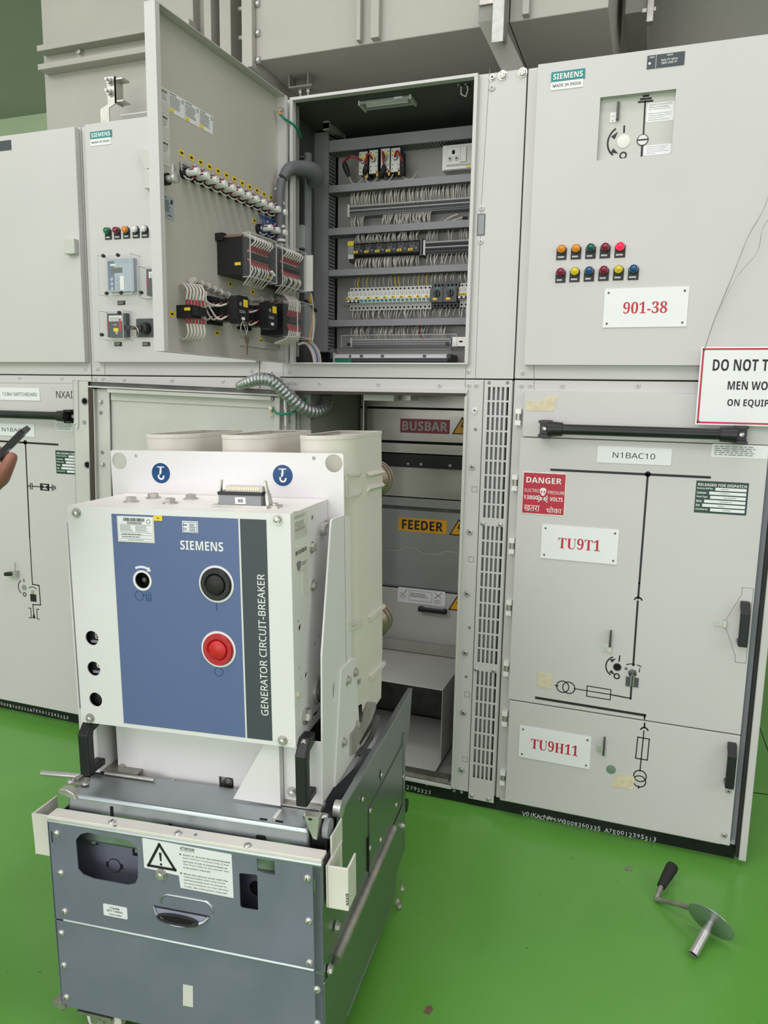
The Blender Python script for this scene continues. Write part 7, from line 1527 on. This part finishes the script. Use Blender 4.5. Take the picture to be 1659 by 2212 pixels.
# rear hanger plate with hoisting signs
PZ = -.300
hp = [TF.px(258, 996, PZ), TF.px(721, 1001, PZ)]; hq = [TF.px(294, 985, PZ), TF.px(678, 990, PZ)]
pl = [(.005, .60), (.600, .60), (.600, 1.246), (.596, 1.250), (.009, 1.250), (.005, 1.246)]
MB(TF, 'white_paint').plate(pl, PZ - .004, PZ, [circ(*p, .0205, 28) for p in hp] + [circ(*p, .0045, 14) for p in hq]).build('hanger_plate', tk)
for q in ((348, 1022), (611, 1027)):
    x, y = TF.px(*q, PZ); mb = MB(TF, 'white_sticker').disc(x, y, .0272, PZ, PZ + .0008, 36).m('navy').disc(x, y, .0245, PZ + .0008, PZ + .0012, 36); z0, z1 = PZ + .0012, PZ + .0016
    mb.m('white_sticker').box(x - .009, x + .009, y + .0135, y + .016, z0, z1).box(x - .0022, x + .0022, y + .006, y + .0135, z0, z1).plate([(x - .003, y + .007), (x + .003, y + .007), (x + .0005, y - .002), (x - .004, y - .004)], z0, z1).arc(x + .0005, y - .0075, .0068, 150, 375, .0042, z0, z1, 12).build('hoisting_sign', tk)
# right support plate, its bracket, columns, trays
SP = Frame(TF.at(.600, 0, 0), TV, TW)
ov = SP.px(*crop(640, 1380, 6.3808)(522, 730)); 
pts = [SP.px(*q) for q in ((697, 1745), (697, 1606), (696, 1416), (716, 1126), (719, 1121), (744, 1113))]
pts = [(pts[0][0], .506), (pts[1][0], pts[1][1]), (pts[2][0], pts[2][1]), (pts[3][0], pts[3][1]), (pts[4][0], pts[4][1]), (.304, pts[5][1]), (.345, 1.10), (.345, .60), (.30, .506)]
MB(SP, 'white_paint').plate(pts, -.004, 0, [circ(*ov, .0085, 20, .0225)]).build('support_plate', tk, bevel=.001)
e6 = crop(640, 1380, 6.3808)
pts = [SP.px(*e6(*q)) for q in ((600, 430), (750, 275), (845, 1148), (852, 1702))]
b0 = SP.px(721, 1742)
MB(SP, 'white_paint').plate([(b0[0], .508), pts[0], (pts[1][0], pts[1][1]), (pts[1][0] + .03, pts[1][1] - .005), pts[2], pts[3], (pts[3][0] + .03, pts[3][1] - .004), (pts[3][0] + .02, .508)], .0, .004).build('support_bracket', tk, bevel=.0008)
for q in ((785, 455), (680, 570), (805, 1185), (625, 1422), (770, 1970)): x, y = SP.px(*e6(*q)); bolt('hex', .0095, SP, x, y, .004, tk)
x, y = SP.px(*q7(1018, 372)); bolt('cap', .010, SP, x, y, .002, tk)
MB(TF, 'white_paint').box(.511, .598, .506, .648, -.130, -.126).build('column', tk, bevel=.001)
MB(TF, 'white_paint').box(.004, .047, .506, .66, -.130, -.126).box(.043, .047, .506, .66, -.28, -.130).build('column', tk, bevel=.001)
MB(TF, 'white_paint').box(.0, .004, .506, 1.10, -.345, -.126).build('support_plate', tk)
MB(TF, 'dark_steel').box(.03, .57, .53, .66, -.29, -.25).build('lower_shroud', tk)
MB(TF, 'worn_steel').box(.004, .135, .502, .506, -.55, -.140).build('base_tray', tk); MB(TF, 'worn_steel').box(.50, .598, .502, .506, -.55, -.127).build('base_tray', tk)
MB(TF, 'zinc').box(.50, .60, .499, .503, -.127, -.112).build('tray_lip', tk)
a = TF.px(*qa(668, 632), -.168); b = TF.px(*qa(633, 140), -.168); xs_ = (a[0] + b[0]) / 2
nb = [TF.px(*qb(160, 665), -.168), TF.px(*qb(312, 690), -.168)]; yb_ = a[1]
MB(TF, 'white_paint').plate([(xs_ + .006, yb_), (nb[0][0], yb_), (nb[0][0], (nb[0][1] + nb[1][1]) / 2), (nb[1][0], (nb[0][1] + nb[1][1]) / 2), (nb[1][0], yb_), (.508, yb_), (.508, .68), (xs_, .68), (xs_, yb_ + .006)], -.172, -.168).build('lower_cover', tk)
x, y = TF.px(*qa(712, 583), -.168); bolt('hex', .0098, TF, x, y, -.168, tk)
MB(TF, 'worn_steel').box(nb[0][0] - .004, nb[1][0] + .004, yb_ - .004, nb[0][1] + .004, -.185, -.175).m('dark_steel').lathe([(.012, 0), (.012, .004), (.005, .006), (0, .008)], ((nb[0][0] + nb[1][0]) / 2 + .002, yb_ + .011, -.175), n=20).build('lock_pin', tk)
tp = [TF.px(*qb(*q), -.106) for q in ((645, 335), (310, 903), (805, 988), (797, 345))]
xr_ = (tp[2][0] + tp[3][0]) / 2
MB(TF, 'white_paint').plate([(tp[1][0], tp[1][1]), (xr_, tp[1][1] - .002), (xr_, .66), (tp[0][0] + .01, .66)], -.109, -.106).box(xr_ - .003, xr_, tp[1][1] - .001, .66, -.165, -.109).build('gusset', tk)
x, y = TF.px(*qb(935, 832), -.126); bolt('hex', .0098, TF, x, y, -.126, tk)
def grip(p_top, p_bot, nm='carry_handle'):
    o, (x, yt, yb) = pull_handle(tk, TF, p_top, p_bot, -.126, w=.025, standoff=.060, name=nm)
    bolt('cap', .006, TF, x, yt - .010, -.126 + .036, tk)
grip((648.5, 1606), (650, 1744)); grip((178, 1562), (181, 1676))
# three insulating pole housings with contact arms
def pole(x0, x1):
    v0, v1 = .335, .640; r = .085; n = 9; P = []
    P += [(x0, v1), (x0, v0 + r * .35)]
    for i in range(n + 1): a = pi + (pi / 2) * i / n; P.append((x0 + r * .35 + r * .35 * cos(a), v0 + r * .35 + r * .35 * sin(a)))
    for i in range(n + 1): a = 1.5 * pi + (pi / 2) * i / n; P.append((x1 - r + r * cos(a), v0 + r + r * sin(a)))
    P += [(x1, v1)]
    w = .0055; I = []
    cx, cy = (x0 + x1) / 2, (v0 + v1) / 2
    sx, sy = 1 - 2 * w / (x1 - x0), 1 - 2 * w / (v1 - v0); I = [(cx + (a - cx) * sx, cy + (b - cy) * sy) for a, b in P]
    mb = MB(TT, 'pole_plastic').plate(P, .70, 1.286, [I], True)
    # tapered foot
    k = len(P); lo = [(a, b, .57 if b > .42 else .585) for a, b in P]; hi = [(a, b, .70) for a, b in P]
    lo = [(a, .38 + (b - .335) * .8, .545 + (.06 if b < .42 else 0)) for a, b in P]
    mb.add(lo + hi, [(i, (i + 1) % k, k + (i + 1) % k, k + i) for i in range(k)] + [tuple(range(k))])
    mb.plate([(a + (cx - a) * .03, b + (cy - b) * .03) for a, b in P], .90, .91)
    # rim and ribs
    R_ = [(cx + (a - cx) * 1.012, cy + (b - cy) * 1.008) for a, b in P]; mb.plate(R_, 1.278, 1.287, [I])
    return mb
xs = [TF.px(305, 932, -.335)[0], TF.px(469.5, 935, -.335)[0], TF.px(640, 934, -.335)[0]]
pitch_ = (xs[2] - xs[0]) / 2
for i in range(3):
    x0 = xs[i]; x1 = x0 + min(pitch_ - .004, .598 - xs[2])
    mb = pole(x0, x1)
    if i == 2:
        SQ = Frame(TF.at(x1, 0, 0), TV, TW); e9 = crop(660, 920, 6.9125)
        for pts in (((905, 690), (1145, 640), (1145, 735), (915, 790)), ((925, 885), (1145, 830), (1145, 930), (915, 995))):
            q = [SQ.px(*e9(*p)) for p in pts]; mb.F = SQ.M; mb.hexa([(*p, -.001) for p in q[::-1]], [(p[0], p[1] + (.008 if j in (0, 1) else -.008) * -1, .008) for j, p in enumerate(q)][::-1])
        for pts in (((1390, 1215), (1525, 1100), (1530, 1125), (1395, 1250)),): q = [SQ.px(*r3(*p)) for p in pts]; mb.hexa([(*p, -.001) for p in q[::-1]], [(*p, .006) for p in q[::-1]])
        for pts in (((1250, 395), (1378, 265), (1378, 300), (1255, 432)),): q = [SQ.px(*r4(*p)) for p in pts]; mb.hexa([(*p, -.001) for p in q[::-1]], [(*p, .006) for p in q[::-1]])
        mb.m('grey_plastic')
        for pts, c_ in ((((597, 870), (633, 862), (635, 1020), (597, 1032)), e9), (((1208, 1390), (1230, 1375), (1232, 1470), (1210, 1488)), r3), (((1130, 455), (1180, 420), (1180, 455), (1132, 492)), r4)):
            q = [SQ.px(*c_(*p)) for p in pts]; mb.plate(q, .0, .0006)
        mb.m('pole_plastic'); q = [SQ.px(*e9(*p)) for p in ((600, 735), (800, 720), (808, 1010), (600, 1050))]; mb.stroke(q, .006, 0, .004, True)
        q = [SQ.px(*r3(*p)) for p in ((1208, 1270), (1325, 1240), (1325, 1285), (1215, 1328))]; mb.stroke(q, .004, 0, .003, True)
    mb.build('pole_housing', tk)
for i in range(3):
    xc = xs[i] + (pitch_ - .004) / 2
    for py in (1033, 1334):
        y = TF.px(815, py, -.715)[1]
        if i == 2: xc = TF.px(812, py, -.715)[0]
        mb = MB(TT, 'pole_plastic').cyl((xc, .60, y), (xc, .655, y), .036, n=20); mb.m('tulip').lathe([(.030, .655), (.047, .672), (.049, .70), (.047, .728), (.042, .735), (.026, .735), (.026, .70)], (xc, 0, y), axis=(0, 1, 0), n=36, smooth=False)
        mb.m('tulip')
        for rr_ in (.680, .712): mb.tube([(xc + .049 * cos(2 * pi * j / 32), rr_, y + .049 * sin(2 * pi * j / 32)) for j in range(33)], .0026, 6, cap=False)
        mb.m('copper')
        for j in range(24): a = 2 * pi * j / 24; mb.box(xc + .034 * cos(a) - .002, xc + .034 * cos(a) + .002, .734, .738, y + .034 * sin(a) - .006, y + .034 * sin(a) + .006)
        mb.build('contact_tulip', tk)
# ================================================================== loose things
# hanging warning board on its wire
SZ = .055
bx0, by1 = CF.px(1512.8, 749, SZ); by0 = CF.px(1505, 917, SZ)[1]; bx0 = (bx0 + CF.px(1503.4, 917, SZ)[0]) / 2
HS = CF
cxT = CF.px(1645, 830, SZ)[0]; bx1 = 2 * cxT - bx0
t = thing('warning_board', 'white hanging board with red border forbidding touching, in front of the right cabinet', 'sign', CF.at(cxT, by0, SZ))
mb = MB(CF, 'white_sticker').box(bx0, bx1, by0, by1, SZ - .003, SZ); a = .007
mb.m('print_red').stroke([(bx0 + a, by0 + a), (bx1 - a, by0 + a), (bx1 - a, by1 - a), (bx0 + a, by1 - a)], .005, SZ, SZ + .0006, True)
for s, p, h, xe in (('DO NOT TOUCH', (1540, 788.5), 25, 1736), ('MEN WORKING', (1572, 832.5), 18.5, 1727), ('ON EQUIPMENT', (1571, 871), 18, 1716)):
    x, y = CF.px(*p, SZ); hh = y - CF.px(p[0], p[1] + h, SZ)[1]; mb.m('print_black').text(s, x, y, h=hh, w=CF.px(xe, p[1], SZ)[0] - x, z=SZ + .0006, style='b', align='l')
mb.m('dark_steel')
for c_ in ((bx0 + .009, by1 - .009), (bx1 - .009, by1 - .009), (bx0 + .010, by0 + .010), (bx1 - .010, by0 + .010)): mb.disc(*c_, .003, SZ, SZ + .0012, 10)
mb.build('board', t)
mb = MB(None, 'worn_steel'); top = CF.at(cxT, 2.28, DZ + .012); c0 = CF.at(bx0 + .009, by1 - .009, SZ + .002); c1 = CF.at(bx1 - .009, by1 - .009, SZ + .002)
h1 = CF.at(*CF.px(1544, 690, SZ), SZ); h2 = CF.at(*CF.px(1585, 590, SZ), SZ); h3 = CF.at(*CF.px(1617, 510, SZ), SZ); h4 = CF.at(*CF.px(1659, 428, SZ), SZ)
wire(mb, [c0, h1, h2, h3, h4, top], .0012, 5, 6); g1 = CF.at(*CF.px(1550, 678, SZ), SZ); g2 = CF.at(*CF.px(1590, 600, SZ), SZ); g3 = CF.at(*CF.px(1635, 545, SZ), SZ); g4 = CF.at(*CF.px(1646, 498, SZ + .01), SZ + .01); g5 = CF.at(*CF.px(1662, 470, SZ), SZ)
wire(mb, [c0, h1, g1, g2, g3, g4, g5], .0009, 5, 6); wire(mb, [c1, (c1 + top) / 2, top], .0012, 5, 6); mb.lathe([(.008, -.012), (.008, .004), (0, .006)], top, axis=(0, -1, 0), n=12); mb.build('hanging_wire', t)

# charging crank on the floor
m0 = crop(1320, 1780, 4.8938)
def flo(x, y, z): p = FL.px(*m0(x, y), z); return Vector((p[0], p[1], z))
t = thing('hand_crank', 'steel hand crank with black grip and round disc lying on the green floor', 'crank', flo(800, 1000, 0))
D0 = flo(1052, 1040, .062)                         # disc centre
tip = flo(868, 1380, .013); ax = (D0 - tip).normalized()
elbow = flo(478, 790, .012); arm_end = D0 + ax * .028
g0 = flo(535, 650, .030); g1 = flo(655, 440, .055)
mb = MB(None, 'steel'); k1 = tip + ax * .075
mb.cyl(tip, k1, .0125, .0125, n=18, cap=False); mb.cyl(k1, k1 + ax * .02, .0125, .0085, n=18); mb.cyl(k1 + ax * .018, D0 + ax * .006, .0085, n=16); mb.m('void_black').cyl(tip + ax * .004, tip + ax * .02, .0100, n=16); mb.build('socket_shaft', t)
pts = [D0 + ax * .004, arm_end, arm_end + (elbow - arm_end) * .12 + Vector((0, 0, -.002)), arm_end + (elbow - arm_end) * .5, elbow + (arm_end - elbow) * .08, elbow, elbow + (g0 - elbow) * .15, g0]
mb = MB(None, 'worn_steel'); wire(mb, pts, .0075, 12, 6); mb.build('crank_arm', t)
e = Vector((1, 0, 0))
u1 = ax.orthogonal().normalized()
MB(None, 'galvanised').lathe([(0, 0), (.062, 0), (.0645, .001), (.0645, .003), (.062, .004), (0, .004)], D0, axis=ax, n=48).build('guard_disc', t)
gd = (g1 - g0).normalized(); L_ = (g1 - g0).length
MB(None, 'black_rubber').lathe([(0, -.004), (.0125, -.004), (.0135, .01), (.0165, L_ * .5), (.0185, L_ * .85), (.0175, L_ * .97), (.012, L_), (0, L_)], g0, axis=gd, n=24).build('grip', t)
p = flo(185, 480, 0); mb = MB(None, 'dark_steel')
tag(MB(FL, 'worn_steel').plate([(p.x - .012, p.y - .004), (p.x - .002, p.y - .010), (p.x + .012, p.y - .004), (p.x + .006, p.y + .008), (p.x - .008, p.y + .006)], 0, .004).build('scrap_flake'), 'tiny brown scrap flake on the green floor near the hand crank', 'scrap')
for q, nm in (((926, 2182), 0),):
    x, y = FL.px(*q); tag(MB(FL, 'copper').plate([(x - .010, y - .012), (x + .004, y - .014), (x + .010, y + .004), (x + .002, y + .016), (x - .008, y + .008)], 0, .0012).build('paint_patch'), 'small orange-brown worn patch on the green floor beside the service truck', 'floor mark')
# ================================================================== person at the left edge holding up a phone
def K(px, py, d): return CPOS + (RT * ((px - 829.5) / FPX) - UP * ((py - 1106) / FPX) + fwd) * d
def skinned(name, verts, edges, rad, mname, parent, sub=2, root=0):
    me = bpy.data.meshes.new(name); me.from_pydata([tuple(v) for v in verts], edges, [])
    o = bpy.data.objects.new(name, me); COL.objects.link(o)
    sk = o.modifiers.new('skin', 'SKIN'); sk.use_smooth_shade = True; sk.branch_smoothing = .6
    for i, r in enumerate(rad):
        d = me.skin_vertices[0].data[i]; d.radius = (r, r) if not isinstance(r, tuple) else r; d.use_root = (i == root)
    s = o.modifiers.new('sub', 'SUBSURF'); s.levels = sub; s.render_levels = sub
    dg = bpy.context.evaluated_depsgraph_get(); m2 = bpy.data.meshes.new_from_object(o.evaluated_get(dg)); bpy.data.objects.remove(o)
    m2.name = name; m2.materials.clear(); m2.materials.append(MATS[mname])
    lo = Vector([min(v.co[i] for v in m2.vertices) for i in range(3)]); hi = Vector([max(v.co[i] for v in m2.vertices) for i in range(3)]); c = (lo + hi) / 2; c.z = lo.z
    m2.transform(Matrix.Translation(-c)); m2.polygons.foreach_set('use_smooth', [True] * len(m2.polygons)); m2.update()
    return link(name, m2, Matrix.Translation(c), parent)
bc = Vector((-1.64, -1.66, 0)); bf = Vector((.85, .52, 0)).normalized(); br_ = bf.cross(Vector((0, 0, 1)))
def B(r, f, z): return bc + br_ * r + bf * f + Vector((0, 0, z))
tp = thing('person', 'person out of frame on the left holding up a black phone, only a hand showing', 'person', (bc.x, bc.y, 0))
wr = K(-62, 1082, 1.44)
SR, ER = B(.175, 0, 1.40), B(.20, .10, 1.135); SL, EL, WL = B(-.175, 0, 1.40), B(-.245, .02, 1.12), B(-.22, .14, .90)
pm = K(-26, 1048, 1.435); pk = K(-2, 1002, 1.455)
V = [B(0, 0, 1.0), B(0, .01, 1.15), B(0, .01, 1.30), B(0, 0, 1.42), B(0, .01, 1.50), B(0, .03, 1.57), B(0, .035, 1.64), B(0, .025, 1.70)]
R_ = [(.14, .11), (.135, .105), (.15, .11), (.10, .08), (.052, .052), (.068, .078), (.078, .094), (.062, .075)]
E_ = [(i, i + 1) for i in range(7)]
def chain(start, pts, rads):
    k = start
    for p, r in zip(pts, rads): V.append(p); R_.append(r); E_.append((k, len(V) - 1)); k = len(V) - 1
    return k
chain(3, [SL, (SL + EL) / 2, EL, (EL + WL) / 2, WL, WL + Vector((0, 0, -.06)), WL + Vector((0, 0, -.15))], [.055, .046, .038, .036, .026, (.036, .018), (.030, .012)])
w_ = chain(3, [SR, (SR + ER) / 2, ER, (ER + wr) / 2, wr], [.055, .046, .038, .036, .027])
pl = chain(w_, [pm], [(.032, .022)])
# thumb along the near edge, four fingers closed round the back and far side of the phone
chain(pl, [K(2, 1034, 1.405), K(14, 1012, 1.392), K(24, 992, 1.388), K(30, 977, 1.388)], [.0175, .0132, .0118, .0090])
phone_back = RT * .70 - UP * .71
for j, dd in enumerate((1.425, 1.446, 1.467, 1.486)):
    L_ = (1.0, 1.08, 1.0, .82)[j]
    k0 = K(-2, 1022, dd); k1 = k0 + (RT * .018 + UP * .020) * L_; k2 = k1 + (UP * .016 - RT * .006) * L_ - phone_back * .002; k3 = k2 + (UP * .008 - RT * .016) * L_
    chain(pl, [k0, k1, k2, k3], [.0115, .0098, .0088, .0075])
for s in (1, -1):
    chain(0, [B(.085 * s, 0, .90), B(.095 * s, .015, .50), B(.10 * s, -.005, .10), B(.105 * s, .05, .045), B(.115 * s, .15, .03)], [.088, .056, .040, (.038, .04), (.036, .024)])
body = skinned('body', V, E_, R_, 'skin', tp)
# clothes, hair, shoes follow the body
skinned('shirt', [B(0, 0, .78), B(0, .01, 1.15), B(0, .01, 1.30), B(0, 0, 1.43), SR, (SR + ER) / 2, SL, (SL + EL) / 2, ER, EL, (ER * .4 + wr * .6), (EL * .4 + WL * .6)], [(0, 1), (1, 2), (2, 3), (3, 4), (4, 5), (5, 8), (8, 10), (3, 6), (6, 7), (7, 9), (9, 11)], [(.185, .150), (.168, .132), (.172, .130), (.105, .09), .066, .058, .066, .058, .052, .052, .044, .044], 'cloth_blue', tp)
skinned('trousers', [B(0, 0, 1.07), B(.085, 0, .86), B(.095, .015, .50), B(.10, -.005, .10), B(-.085, 0, .86), B(-.095, .015, .50), B(-.10, -.005, .10)], [(0, 1), (1, 2), (2, 3), (0, 4), (4, 5), (5, 6)], [(.145, .118), .098, .070, .062, .10, .072, .062], 'cloth_dark', tp)
for s in (1, -1): skinned('shoe', [B(.10 * s, -.03, .05), B(.105 * s, .06, .045), B(.115 * s, .18, .038)], [(0, 1), (1, 2)], [(.05, .05), (.05, .046), (.046, .034)], 'black_rubber', tp)
skinned('hair', [B(0, -.002, 1.61), B(0, .018, 1.685), B(0, .045, 1.728)], [(0, 1), (1, 2)], [.078, .094, .084], 'hair', tp)
hd = Frame(B(0, .03, 1.63), br_, Vector((0, 0, 1)))   # out of the face is behind: front is -z
for s in (1, -1):
    p = B(.027 * s, .106, 1.645); MB(None, 'white_plastic').lathe([(0, -.008), (.008, -.003), (.0085, .002), (.005, .007), (0, .0085)], p, axis=bf, n=14).m('hair').lathe([(.0042, .0070), (.0, .0090)], p, axis=bf, n=12).build('eye', tp)
    p = B(.068 * s, .035, 1.632); MB(None, 'skin').lathe([(0, -.03), (.010, -.022), (.013, 0), (.010, .022), (0, .028)], p, axis=(0, 0, 1), n=12).build('ear', tp)
p = B(0, .128, 1.625); MB(None, 'skin').tube([B(0, .104, 1.648), B(0, .114, 1.63), B(0, .122, 1.612), B(0, .102, 1.602)], .01, 8, radii=[.006, .009, .013, .008]).build('nose', tp)
MB(None, 'dull_red').tube([B(-.020, .094, 1.578), B(0, .103, 1.576), B(.020, .094, 1.578)], .005, 8, radii=[.002, .0055, .002]).build('mouth', tp)
# the phone
pc = K(-4, 988, 1.435)
la = (RT * .70 + UP * .715).normalized(); nb = (RT * .71 - UP * .69 + fwd * .36); nb = (nb - la * nb.dot(la)).normalized(); wa = nb.cross(la)
PF = Frame(pc, la, wa)
if (PF.M.to_3x3() @ Vector((0, 0, 1))).dot(nb) < 0: PF = Frame(pc, la, -wa)
t = thing('mobile_phone', 'black mobile phone held up by the hand at the left edge', 'phone', tuple(pc))
hp_, wp_ = .078, .037
mb = MB(PF, 'black_plastic').plate(rrect(-hp_, hp_, -wp_, wp_, .011, 6), -.0048, .0048).build('phone_case', t, bevel=.0016)
MB(PF, 'grey_plastic').plate(rrect(-hp_ + .004, hp_ - .004, -wp_ + .004, wp_ - .004, .008, 5), .0048, .0054).build('back_cover', t)
MB(PF, 'void_black').plate(rrect(-hp_ + .003, hp_ - .003, -wp_ + .003, wp_ - .003, .008, 5), -.0053, -.0048).build('screen', t)
near = -1 if (PF.at(0, -wp_, 0) - CPOS).length < (PF.at(0, wp_, 0) - CPOS).length else 1
MB(PF, 'steel').box(-.004, .012, near * wp_ - .0008, near * wp_ + .0008, -.0016, .0016).build('side_button', t)
MB(PF, 'dark_grey_plastic').plate(rrect(.035, .070, *(sorted((near * .006, near * .031))), .008), .0054, .0078).build('camera_block', t)
